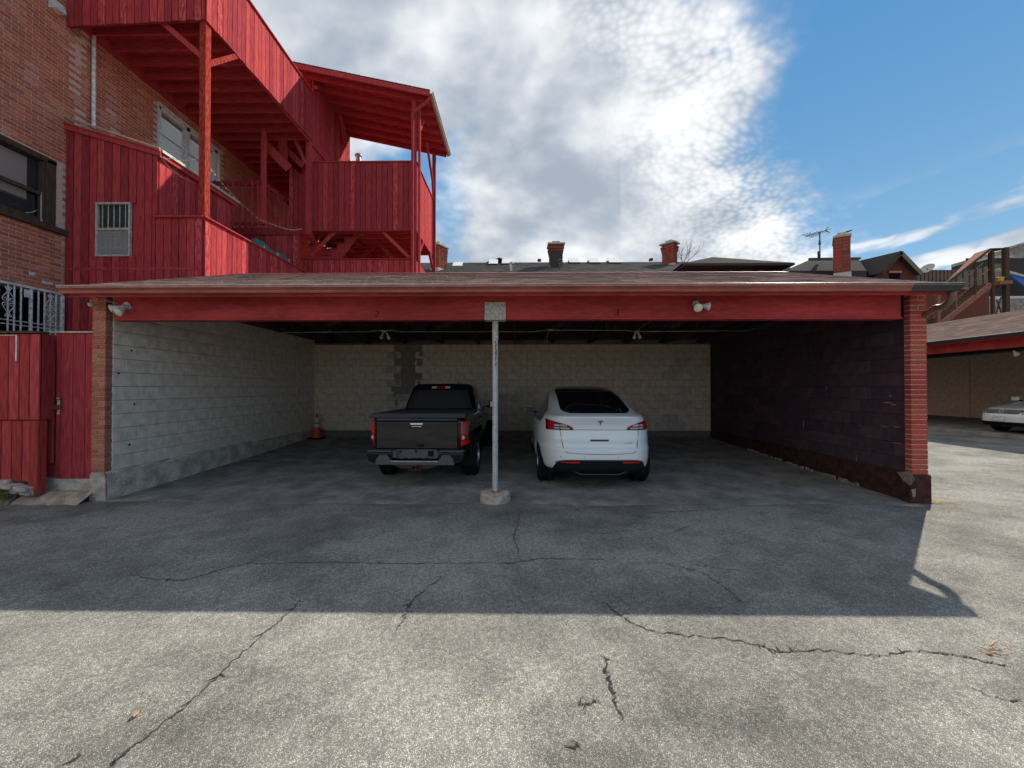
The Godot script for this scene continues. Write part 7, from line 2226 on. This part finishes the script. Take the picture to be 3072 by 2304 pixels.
# ---------------------------------------------------------------- white saloon under the second carport
func make_sedan() -> void:
	var c := thing("parked_car", "older white saloon facing out of the second carport's bay", "car", Vector3(14.15, 0.295, -12.40), "", -PI / 2)
	var white := paint("saloon_paint", lin(0.70, 0.71, 0.70), 0.35)
	var s := Shell.new()
	s.keys = [[0.20, 0.80, -0.10, -4.50, 4.5, 4.0], [0.28, 0.86, -0.02, -4.62, 4.2, 4.0], [0.38, 0.87, 0.0, -4.66, 4.0, 4.0], [0.50, 0.872, -0.01, -4.66, 4.0, 4.0], [0.545, 0.87, -0.03, -4.65, 4.0, 4.0], [0.66, 0.865, -0.09, -4.6, 3.8, 3.6], [0.715, 0.855, -0.16, -4.55, 3.6, 3.4], [0.77, 0.835, -0.42, -4.5, 3.6, 3.2], [0.84, 0.810, -0.85, -4.4, 3.8, 3.2], [0.90, 0.785, -1.20, -4.2, 4.0, 3.2], [0.95, 0.765, -1.35, -3.95, 4.0, 3.2], [1.10, 0.71, -1.62, -3.7, 3.6, 3.2], [1.28, 0.63, -1.95, -3.35, 3.4, 3.2], [1.38, 0.55, -2.18, -3.1, 3.2, 3.0], [1.43, 0.40, -2.4, -2.9, 3.0, 3.0], [1.445, 0.2, -2.55, -2.75, 2.6, 2.6]]
	s.arches = [[-0.92, 0.31, 0.37], [-3.62, 0.31, 0.37]]
	lpart("body", s.body(80, 120), white, c)
	var fw := Vector3(0, 0.2, 1)
	var gr := lpart("grille", skin(func(u: float, v: float) -> Vector3:
		var y: float = lerpf(0.565, 0.685, v)
		var x: float = (u * 2.0 - 1.0) * lerpf(0.40, 0.50, v)
		return Vector3(x, y, s.near_z(x, y)), fw, 0.006, 24, 6), M.black_plastic, c)
	for k in 4:
		lpart("slat", skin(func(u: float, v: float) -> Vector3:
			var y: float = 0.585 + k * 0.026 + v * 0.007
			var x: float = (u * 2.0 - 1.0) * lerpf(0.40, 0.48, (y - 0.565) / 0.12)
			return Vector3(x, y, s.near_z(x, y)), fw, 0.013, 20, 1), M.plate_grey, gr)
	var em := holder("emblem", c)
	var ep := Vector3(0, 0.63, s.near_z(0, 0.63) + 0.018)
	var ring := []
	for t in 25:
		ring.append(ep + Vector3(cos(t * TAU / 24.0) * 0.056, sin(t * TAU / 24.0) * 0.056, 0))
	lpart("ring", tube_mesh(ring, 0.007, 6, false), M.chrome, em)
	for q in [[-0.03, 0.044, -0.001, 0.004], [0.03, 0.044, 0.001, 0.004], [-0.046, 0.028, -0.018, -0.048], [-0.018, -0.048, 0.0, -0.004], [0.0, -0.004, 0.018, -0.048], [0.018, -0.048, 0.046, 0.028]]:
		lpart("stroke", bar_mesh(ep + Vector3(q[0], q[1], 0), ep + Vector3(q[2], q[3], 0), 0.012, 0.008, Vector3.BACK, 0.002), M.chrome, em)
	for g in [-1.0, 1.0]:
		var hl := lpart("headlamp", skin(func(u: float, v: float) -> Vector3:
			var y: float = lerpf(0.56, lerpf(0.69, 0.675, u), v)
			var x: float = g * lerpf(0.47, 0.80, u)
			return Vector3(x, y, s.near_z(x, y)), Vector3(g * 0.4, 0.2, 1), 0.008, 16, 6), mat("headlamp_glass", lin(0.36, 0.36, 0.33), 0.1), c)
		lpart("inner_edge", skin(func(u: float, v: float) -> Vector3:
			var y: float = lerpf(0.555, 0.692, v)
			var x: float = g * (lerpf(0.462, 0.472, u))
			return Vector3(x, y, s.near_z(x, y)), Vector3(g * 0.4, 0.2, 1), 0.011, 1, 6), M.black_plastic, hl)
		for y in [0.475, 0.425]:
			lpart("bumper_groove", skin(func(u: float, v: float) -> Vector3:
				var x: float = g * lerpf(0.52, 0.82, u)
				return Vector3(x, y + v * 0.010, s.near_z(x, y)), Vector3(g * 0.4, 0, 1), 0.003, 14, 1), M.grey_plastic, c)
		for q in [-0.92, -3.62]:
			wheel(c, Vector3(g * 0.75, 0.31, q), 0.31, 0.20, g, 7)
		var mir := holder("mirror", c)
		lpart("housing", box_mesh(Vector3(g * 0.90, 0.98, -1.55), Vector3(0.20, 0.13, 0.12), 0.04), white, mir)
		lpart("stalk", box_mesh(Vector3(g * 0.79, 0.93, -1.55), Vector3(0.08, 0.04, 0.06), 0.01), M.black_plastic, mir)
	lpart("windscreen", skin(func(u: float, v: float) -> Vector3:
		var y: float = lerpf(0.93, 1.34, v)
		var x: float = (u * 2.0 - 1.0) * lerpf(0.66, 0.50, v)
		return Vector3(x, y, s.near_z(x, y)), Vector3(0, 0.6, 1), 0.006, 24, 14), M.dark_glass, c)
	for g in [-1.0, 1.0]:
		lpart("side_glass", skin(func(u: float, v: float) -> Vector3:
			var zz: float = lerpf(-1.85, -3.6, u)
			var y: float = lerpf(0.97, 1.32, v)
			return Vector3(g * s.side_x(zz, y), y, zz), Vector3(g, 0.3, 0), 0.006, 20, 8), M.dark_glass, c)
	lpart("number_plate", box_mesh(Vector3(-0.03, 0.435, s.near_z(0, 0.43) + 0.008), Vector3(0.33, 0.15, 0.012), 0.004), M.white_metal, c)
	lpart("lower_apron", skin(func(u: float, v: float) -> Vector3:
		var x: float = (u * 2.0 - 1.0) * 0.74
		var y: float = lerpf(0.21, 0.33, v)
		return Vector3(x, y, s.near_z(x, y)), Vector3(0, 0, 1), 0.010, 24, 4), M.black_plastic, c)
	lpart("underbody", box_mesh(Vector3(0, 0.26, -2.3), Vector3(1.3, 0.12, 4.0), 0.02), M.black_plastic, c)

# ---------------------------------------------------------------- lamps, cone, cover, cracks, litter
func par_lamp(parent: Node3D, at: Vector3, dir: Vector3) -> void:
	var l := holder("lamp", parent)
	var y := dir.normalized()
	var x := y.cross(Vector3.UP if absf(y.y) < 0.9 else Vector3.RIGHT).normalized()
	var b := Basis(x, y, x.cross(y))
	part("socket", one(func(m: MB): m.lathe([[0.0, 0.0], [0.021, 0.0], [0.023, 0.03], [0.021, 0.034], [0.024, 0.06], [0.022, 0.075]], Transform3D(b, at), 14)), M.plate_grey, l)
	part("bulb", one(func(m: MB): m.lathe([[0.022, 0.07], [0.030, 0.085], [0.052, 0.135], [0.058, 0.15], [0.057, 0.158]], Transform3D(b, at), 20)), M.lamp_white, l)
	part("lens", one(func(m: MB): m.lathe([[0.057, 0.156], [0.045, 0.164], [0.02, 0.168], [0.0, 0.169]], Transform3D(b, at), 20)), M.lamp_face, l)

func make_small_things() -> void:
	# ---- twin floodlights on the beam
	var z := -FRONT + 0.028
	var f := thing("floodlight", "white twin floodlight with round back plate at the orange brick pier", "floodlight", on_depth(383, 918, FRONT - 0.03), "twin floodlights on the beam")
	part("back_plate", one(func(m: MB): m.lathe([[0.0, 0.0], [0.052, 0.0], [0.052, 0.02], [0.046, 0.026], [0.0, 0.028]], Transform3D(Basis(Vector3.RIGHT, PI / 2), on_depth(383, 917, FRONT - 0.03)), 20)), M.lamp_white, f)
	part("box", one(func(m: MB): m.lathe([[0.0, 0.0], [0.035, 0.0], [0.035, 0.04], [0.0, 0.045]], Transform3D(Basis(Vector3.RIGHT, PI / 2), on_depth(393, 922, FRONT - 0.02)), 16)), M.plate_grey, f)
	par_lamp(f, on_depth(374, 918, FRONT - 0.07), Vector3(-0.80, -0.30, 0.35))
	par_lamp(f, on_depth(381, 920, FRONT - 0.075), Vector3(-0.10, -0.55, 0.62))
	part("cable", tube_mesh([on_depth(355, 913, FRONT - 0.06), on_depth(335, 906, FRONT - 0.1), on_depth(312, 899, FRONT - 0.15)], 0.005, 6), M.plate_grey, f)
	var g := thing("floodlight", "white twin floodlight with grey box on the beam between bays three and four", "floodlight", on_depth(2085, 910, FRONT - 0.03), "twin floodlights on the beam")
	part("box", one(func(m: MB): m.lathe([[0.0, 0.0], [0.045, 0.0], [0.045, 0.03], [0.03, 0.05], [0.0, 0.052]], Transform3D(Basis(Vector3.RIGHT, PI / 2), on_depth(2086, 911, FRONT - 0.025)), 16)), M.plate_grey, g)
	par_lamp(g, on_depth(2087, 913, FRONT - 0.06), Vector3(-0.12, -0.42, 0.75))
	par_lamp(g, on_depth(2093, 915, FRONT - 0.06), Vector3(0.85, -0.22, 0.42))
	part("cable", tube_mesh([on_depth(2088, 903, FRONT - 0.03), on_depth(2090, 888, FRONT - 0.03)], 0.005, 6), M.beam_red, g)
	var h := thing("bulkhead_lamp", "small grey lamp tucked under the eave left of the orange pier", "lamp", on_depth(271, 914, 5.8))
	part("dome", one(func(m: MB): m.lathe([[0.0, -0.03], [0.025, -0.025], [0.035, 0.0], [0.035, 0.02], [0.0, 0.022]], Transform3D(Basis(), on_depth(273, 914, 5.8)), 14)), M.plate_grey, h)
	part("arm", tube_mesh([on_depth(273, 912, 5.8), on_depth(273, 900, 5.8)], 0.01, 6), M.plate_grey, h)
	# ---- conduit under the trusses with two pairs of bare bulbs
	var cd := thing("conduit_run", "thin grey conduit along the ceiling with two pairs of bare bulbs", "conduit", on_depth(1500, 995, 8.9))
	var path := []
	for q in [[820, 998], [1000, 996], [1100, 995], [1128, 992], [1180, 991], [1196, 995], [1440, 995], [1600, 995], [1640, 990.5], [1880, 991], [1900, 995], [2240, 992], [2262, 986], [2300, 985]]:
		path.append(on_depth(q[0], q[1], 8.9))
	part("pipe", tube_mesh(path, 0.011, 8), M.galvanised, cd)
	for q in [[1152.0, 994.0], [1652.0, 990.0], [1911.0, 995.0], [990.0, 995.0]]:
		part("junction_box", box_mesh(on_depth(q[0], q[1], 8.88), Vector3(0.10 if q[0] > 1000 else 0.03, 0.045, 0.05), 0.006), M.plate_grey, cd)
	for q in [[1150.0, 1004.0, -0.5, "plate_grey"], [1160.0, 1006.0, 0.7, "lamp_white"], [1906.0, 1003.0, -0.35, "lamp_white"], [1914.0, 1003.0, 0.45, "lamp_white"]]:
		var p := on_depth(q[0], q[1] - 6.0, 8.88)
		var dr := Vector3(q[2] * 0.7, -1.0, 0.1).normalized()
		var bx := Basis(dr.cross(Vector3.FORWARD).normalized(), dr, Vector3.BACK).orthonormalized()
		part("bulb", one(func(m: MB): m.lathe([[0.016, 0.0], [0.018, 0.05], [0.02, 0.06], [0.035, 0.10], [0.036, 0.12], [0.025, 0.145], [0.0, 0.152]], Transform3D(bx, p), 14)), M[q[3]], cd)
	part("hanging_wire", tube_mesh([on_depth(1645, 996, 8.9), on_depth(1641, 1012, 9.2), on_depth(1636, 1020, 9.2), on_depth(1643, 1022, 9.2), on_depth(1640, 1030, 9.2)], 0.006, 5), M.plate_grey, cd)
	part("hanging_wire", tube_mesh([on_depth(1912, 992, 8.9), on_depth(1925, 980, 8.6), on_depth(1945, 968, 8.2), on_depth(1962, 957, 7.6)], 0.006, 5), M.plate_grey, cd)
	# ---- traffic cone in the back corner
	var cp := on_depth(950, 1300, 11.55)
	cp.y = floor_y(11.55) + 0.004
	var cn := thing("traffic_cone", "orange traffic cone with two white bands in the back corner", "traffic cone", cp)
	part("base", box_mesh(cp + Vector3(0, 0.018, 0), Vector3(0.36, 0.036, 0.36), 0.012), M.rubber, cn)
	var rr := func(y: float) -> float: return lerpf(0.135, 0.03, (y - 0.03) / 0.66)
	part("shell", one(func(m: MB): m.lathe([[0.145, 0.03], [rr.call(0.06), 0.06], [rr.call(0.69), 0.69], [0.022, 0.695], [0.0, 0.695]], Transform3D(Basis(), cp), 24)), M.cone_orange, cn)
	for q in [[0.32, 0.42], [0.46, 0.59]]:
		part("band", one(func(m: MB): m.lathe([[rr.call(q[0]) + 0.003, q[0]], [rr.call(q[1]) + 0.003, q[1]]], Transform3D(Basis(), cp), 24)), M.cone_white, cn)
	# ---- green plastic cover over something long on the lower deck
	var tb := thing("plastic_cover", "wrinkled green plastic cover draped over a long table on the deck", "cover", Vector3(-6.60, 3.98, -11.0))
	var rows := []
	for i in 25:
		var u := i / 24.0
		var row := []
		var dd := lerpf(10.20, 11.68, u)
		var tall := 1.34 + 0.04 * sin(u * 9.0) - 0.10 * pow(u, 6.0)
		if u < 0.08:
			tall *= 0.90 + u * 1.25
		for k in 21:
			var v := k / 20.0
			var a := v * PI
			var x := -6.60 + 0.30 * cos(a) * (1.0 if v < 0.3 or v > 0.7 else 1.0)
			var y := tall * pow(sin(a), 0.35) if v > 0.0 and v < 1.0 else 0.0
			var fold := 0.022 * sin(dd * 21.0 + k * 1.1) + 0.014 * sin(dd * 47.0 - k * 2.3) + 0.012 * sin(k * 3.0 + dd * 9.0)
			row.append(Vector3(x + fold * cos(a), 3.98 + y + fold * sin(a), -dd + fold * 0.6))
		rows.append(row)
	var cv := MB.new()
	cv.grid(rows)
	for e in [0, 24]:
		var mid := Vector3(-6.60, 4.4, rows[e][10].z)
		for k in 20:
			cv.tri(rows[e][k], rows[e][k + 1], mid)
	var plastic := mat("green_plastic", lin(0.045, 0.18, 0.155), 0.28)
	plastic.backlight_enabled = true
	plastic.backlight = Color(0.2, 0.4, 0.35)
	part("sheet", cv.mesh(), plastic, tb)
	for dd in [10.35, 10.95, 11.5]:
		part("frame_bar", tube_mesh([Vector3(-6.87, 4.0, -dd), Vector3(-6.83, 5.2, -dd), Vector3(-6.37, 5.2, -dd), Vector3(-6.33, 4.0, -dd)], 0.012, 6), M.white_metal, tb)
	# ---- string of lights from the post to the landing
	var sl := thing("string_lights", "pale string of tiny lights sagging from the flaky post to the landing", "string lights", on_depth(628, 503, 8.3))
	var ctrl := [[628.0, 503.0, 8.25], [672.0, 556.0, 9.0], [719.0, 607.0, 9.8], [777.0, 657.0, 10.7], [813.0, 671.0, 11.2], [850.0, 684.0, 11.5], [880.0, 690.0, 11.6], [905.0, 686.0, 11.65]]
	var wire := []
	for q in ctrl:
		wire.append(on_depth(q[0], q[1], q[2]))
	part("wire", tube_mesh(wire, 0.006, 5), M.cream_metal, sl)
	for i in ctrl.size() - 1:
		for k in 4:
			var p: Vector3 = wire[i].lerp(wire[i + 1], (k + 0.5) / 4.0) + Vector3(0, -0.012, 0)
			part("light", one(func(m: MB): m.lathe([[0.0, -0.016], [0.008, -0.01], [0.009, 0.0], [0.004, 0.01], [0.0, 0.012]], Transform3D(Basis(), p), 6)), M.lamp_white, sl)
	var s2 := thing("string_lights", "string of tiny lights looped along the lean-to's roof edge", "string lights", on_depth(484, 480, 8.1))
	var w2 := [on_depth(480, 468, 8.0), on_depth(498, 477, 8.03), on_depth(520, 475, 8.05), on_depth(545, 482, 8.05), on_depth(570, 480, 8.05), on_depth(590, 478, 8.06)]
	part("wire", tube_mesh(w2, 0.006, 5), M.cream_metal, s2)
	part("wire", tube_mesh([on_depth(480, 470, 8.0), on_depth(510, 505, 8.02), on_depth(545, 532, 8.04), on_depth(588, 550, 8.06)], 0.006, 5), M.grey_mortar, s2)
	for i in 5:
		for k in 3:
			part("light", one(func(m: MB): m.lathe([[0.0, -0.016], [0.010, -0.01], [0.011, 0.0], [0.0, 0.012]], Transform3D(Basis(), w2[i].lerp(w2[i + 1], (k + 0.5) / 3.0)), 6)), M.lamp_white, s2)
	# ---- cracks across the yard
	var lines := [
		[1.6, [[385, 1721], [444, 1738], [549, 1742], [604, 1728], [667, 1707], [750, 1690], [833, 1692], [972, 1686], [1180, 1693], [1354, 1690], [1536, 1690], [1619, 1676], [1744, 1679], [1870, 1676]]],
		[1.8, [[903, 1800], [868, 1839], [785, 1908], [722, 1964], [625, 2054], [535, 2138], [417, 2228], [347, 2283], [325, 2310]]],
		[1.3, [[1340, 1724], [1285, 1762], [1243, 1797], [1222, 1828], [1208, 1867], [1180, 1908]]],
		[1.4, [[1564, 1526], [1553, 1578], [1538, 1610], [1552, 1640], [1557, 1679]]],
		[1.3, [[1883, 1690], [1987, 1690], [2071, 1707], [2126, 1728], [2189, 1776], [2244, 1822]]],
		[1.2, [[1619, 1596], [1703, 1592], [1793, 1603], [1883, 1592], [1973, 1585]]],
		[1.3, [[1973, 1610], [2022, 1599], [2085, 1568]]],
		[1.6, [[1807, 1804], [1848, 1839], [1897, 1870], [1967, 1898], [2064, 1908], [2161, 1915], [2265, 1933], [2348, 1960], [2453, 1949], [2543, 1960], [2633, 1969], [2717, 1951], [2821, 1960], [2897, 1971], [2980, 1992], [3043, 1999]]],
		[2.0, [[1828, 1974], [1814, 2012], [1828, 2040], [1842, 2082], [1848, 2117], [1869, 2169]]],
		[1.2, [[1730, 2120], [1770, 2108], [1807, 2106]]],
		[1.0, [[243, 2255], [208, 2297]]],
		[1.0, [[1723, 2214], [1720, 2262]]],
		[1.0, [[2050, 1690], [2150, 1706], [2260, 1715]]],
		[0.9, [[2880, 2050], [2960, 2085], [3050, 2110]]]]
	for l in lines:
		var b := MB.new()
		var pts := []
		for i in l[1].size() - 1:
			for k in 9:
				var q := Vector2(l[1][i][0], l[1][i][1]).lerp(Vector2(l[1][i + 1][0], l[1][i + 1][1]), k / 9.0)
				var p := on_y(q.x, q.y, 0.0)
				pts.append(Vector3(p.x + rng.randf_range(-0.014, 0.014), ground_y(p.x, p.z) + 0.004, p.z + rng.randf_range(-0.014, 0.014)))
		for i in pts.size() - 1:
			var dir: Vector3 = (pts[i + 1] - pts[i]).normalized()
			var s := Vector3(-dir.z, 0, dir.x)
			var end := minf(1.0, minf(i, pts.size() - 2 - i) / 4.0 + 0.15)
			var wa: float = 0.0022 * l[0] * end * rng.randf_range(0.4, 1.6)
			b.quad(pts[i] - s * wa, pts[i] + s * wa, pts[i + 1] + s * wa * 0.9, pts[i + 1] - s * wa * 0.9)
			if rng.randf() < 0.16:
				var tip: Vector3 = pts[i] + s * rng.randf_range(-0.07, 0.07) + dir * 0.03
				b.tri(pts[i] - dir * 0.008, pts[i] + dir * 0.008, tip)
		setting("crack", b.mesh(), M.crack)
	# a long pale scrape in the right bays
	var sb := MB.new()
	var sp := []
	for q in [[1890, 1546], [1960, 1530], [2080, 1526], [2160, 1522], [2240, 1508], [2330, 1497], [2420, 1492]]:
		var p := on_y(q[0], q[1], 0.03)
		p.y = floor_y(-p.z) + 0.010
		sp.append(p)
	for i in sp.size() - 1:
		for k in 5:
			if rng.randf() < 0.25:
				continue
			var a: Vector3 = sp[i].lerp(sp[i + 1], k / 5.0)
			var e: Vector3 = sp[i].lerp(sp[i + 1], (k + 0.9) / 5.0)
			var w := rng.randf_range(0.004, 0.014)
			sb.quad(a + Vector3(0, 0, w), a - Vector3(0, 0, w), e - Vector3(0, 0, w), e + Vector3(0, 0, w))
	setting("floor_scrape", sb.mesh(), mat("scrape_grey", lin(0.24, 0.22, 0.20), 0.9))
	# ---- fallen leaves
	for q in [[412.0, 2148.0, 0.3, "curled tan dead leaf on sunlit asphalt beside the long diagonal crack"], [2985.0, 1957.0, 1.0, "larger tan leaf among the straw needles on sunlit asphalt"], [2968.0, 1962.0, 2.0, "smaller tan leaf among the straw needles on sunlit asphalt"], [1320.0, 1538.0, 0.6, "pale leaf on shaded asphalt just outside the pickup's bay"], [1082.0, 1437.0, 1.4, "pale leaf on the bay floor left of the pickup's bumper"]]:
		var p := on_y(q[0], q[1], 0.0)
		p.y = ground_y(p.x, p.z) + 0.005
		var lf := thing("dead_leaf", q[3], "leaf", p, "dead leaves on the asphalt")
		part("blade", one(func(b: MB):
			var bs := Basis(Vector3.UP, q[2]).scaled(Vector3(0.7, 0.7, 0.7))
			var sp2 := [Vector3(0, 0.002, -0.035), Vector3(0, 0.004, 0.0), Vector3(0, 0.010, 0.035)]
			for i in 2:
				var wa := 0.022 if i == 0 else 0.008
				for e in [-1.0, 1.0]:
					b.quad(p + bs * sp2[i], p + bs * (sp2[i] + Vector3(e * (0.006 if i == 0 else 0.022), 0.008, 0)), p + bs * (sp2[i + 1] + Vector3(e * wa, 0.012, 0)), p + bs * sp2[i + 1])), M.leaf_brown, lf)
		part("stalk", tube_mesh([p + Basis(Vector3.UP, q[2]) * Vector3(0, 0.003, -0.035), p + Basis(Vector3.UP, q[2]) * Vector3(0.004, 0.002, -0.06)], 0.0015, 4), M.brown_wood, lf)
	# ---- straw against the right pier, needles near the right edge, litter in the bays
	var straw := MB.new()
	for k in 420:
		var p := Vector3(5.77 + absf(rng.randfn(0.0, 0.17)), 0, -5.93 + rng.randfn(0.0, 0.05))
		if k > 402:
			p = on_y(rng.randf_range(2955, 3040), rng.randf_range(1925, 1968), 0.0)
		elif k > 300:
			p = Vector3(rng.randf_range(5.28, 5.48), 0, -5.74 + rng.randfn(0.0, 0.02))
		p.y = ground_y(p.x, p.z) + rng.randf_range(0.004, 0.012)
		var a := rng.randf() * TAU
		var d := Vector3(cos(a), rng.randf_range(-0.05, 0.05), sin(a)) * rng.randf_range(0.015, 0.045)
		straw.beam(p - d, p + d, 0.0028, 0.0015, Vector3.UP, 0.0003)
	var st := lpart("straw", straw.mesh(), M.straw, self)
	st.set_meta("kind", "stuff"); st.set_meta("label", "dry straw blown against the foot of the right brick pier"); st.set_meta("category", "straw")
	var lit := MB.new()
	for k in 70:
		var x := rng.randf_range(-5.4, 5.2)
		var d := rng.randf_range(6.1, 11.6) if k > 20 else rng.randf_range(9.5, 11.7)
		if k > 55:
			x = rng.randf_range(2.6, 4.2)
			d = rng.randf_range(8.0, 10.0)
		var y := floor_y(d) + 0.007
		lit.cbox(Vector3(x, y, -d), Vector3(rng.randf_range(0.008, 0.03), 0.004, rng.randf_range(0.01, 0.035)), 0.001, Basis(Vector3.UP, rng.randf() * 3.0))
	var lt := lpart("litter", lit.mesh(), M.litter, self)
	lt.set_meta("kind", "stuff"); lt.set_meta("label", "scraps of pale litter scattered over the dark bay floor"); lt.set_meta("category", "litter")
	# ---- stones, dirt and moss at the foot of the fence
	var dm := MB.new()
	var dr := []
	for i in 9:
		var row := []
		for k in 16:
			var x := lerpf(-9.0, -6.98, k / 15.0)
			var d := lerpf(5.60, 6.05, i / 8.0)
			var y := 0.12 * smoothstep(5.60, 5.78, d) + rng.randf_range(-0.012, 0.012)
			if i == 0:
				y = -0.012
			row.append(Vector3(x, y, -d - rng.randf_range(-0.015, 0.015)))
		dr.append(row)
	dm.grid(dr)
	setting("verge", dm.mesh(), M.dirt)
	for q in [[70.0, 1466.0, 0.28, 0.07, 0.16, "longest grey paving slab against the red fence post"], [30.0, 1458.0, 0.22, 0.06, 0.18, "flat grey paving slab under the fence's middle boards"], [84.0, 1478.0, 0.16, 0.06, 0.12, "small broken slab in front of the red fence post"], [8.0, 1449.0, 0.20, 0.09, 0.12, "thick rounded grey stone beside the grass tuft"], [48.0, 1474.0, 0.10, 0.05, 0.08, "smallest grey stone chip in the dirt by the fence"]]:
		var p := on_depth(q[0], q[1], 5.72)
		p.y = maxf(p.y, 0.14)
		var r := thing("paving_stone", q[5], "stone", p, "loose stones by the fence")
		part("slab", box_mesh(p, Vector3(q[2], q[3], q[4]), 0.02, Basis(Vector3.UP, rng.randf_range(-0.4, 0.4)) * Basis(Vector3.BACK, rng.randf_range(-0.08, 0.08))), M.concrete, r)
		part("chip", box_mesh(p + Vector3(q[2] * 0.4, -q[3] * 0.2, q[4] * 0.5), Vector3(0.05, 0.03, 0.04), 0.01, Basis(Vector3.UP, 0.6)), M.concrete, r)
	var ms := MB.new()
	for k in 260:
		var p := on_depth(rng.randf_range(-5, 22), rng.randf_range(1484, 1498), 5.66 + rng.randf_range(-0.03, 0.03))
		p.y = clampf(p.y, 0.02, 0.12)
		var a := rng.randf() * TAU
		var d := Vector3(cos(a) * 0.02, rng.randf_range(0.02, 0.05), sin(a) * 0.02)
		ms.tri(p - Vector3(0.004, 0, 0), p + Vector3(0.004, 0, 0), p + d)
	var mo := lpart("grass_tuft", ms.mesh(), M.moss, self)
	mo.set_meta("kind", "stuff"); mo.set_meta("label", "small tuft of green grass in the dirt by the red fence"); mo.set_meta("category", "grass")
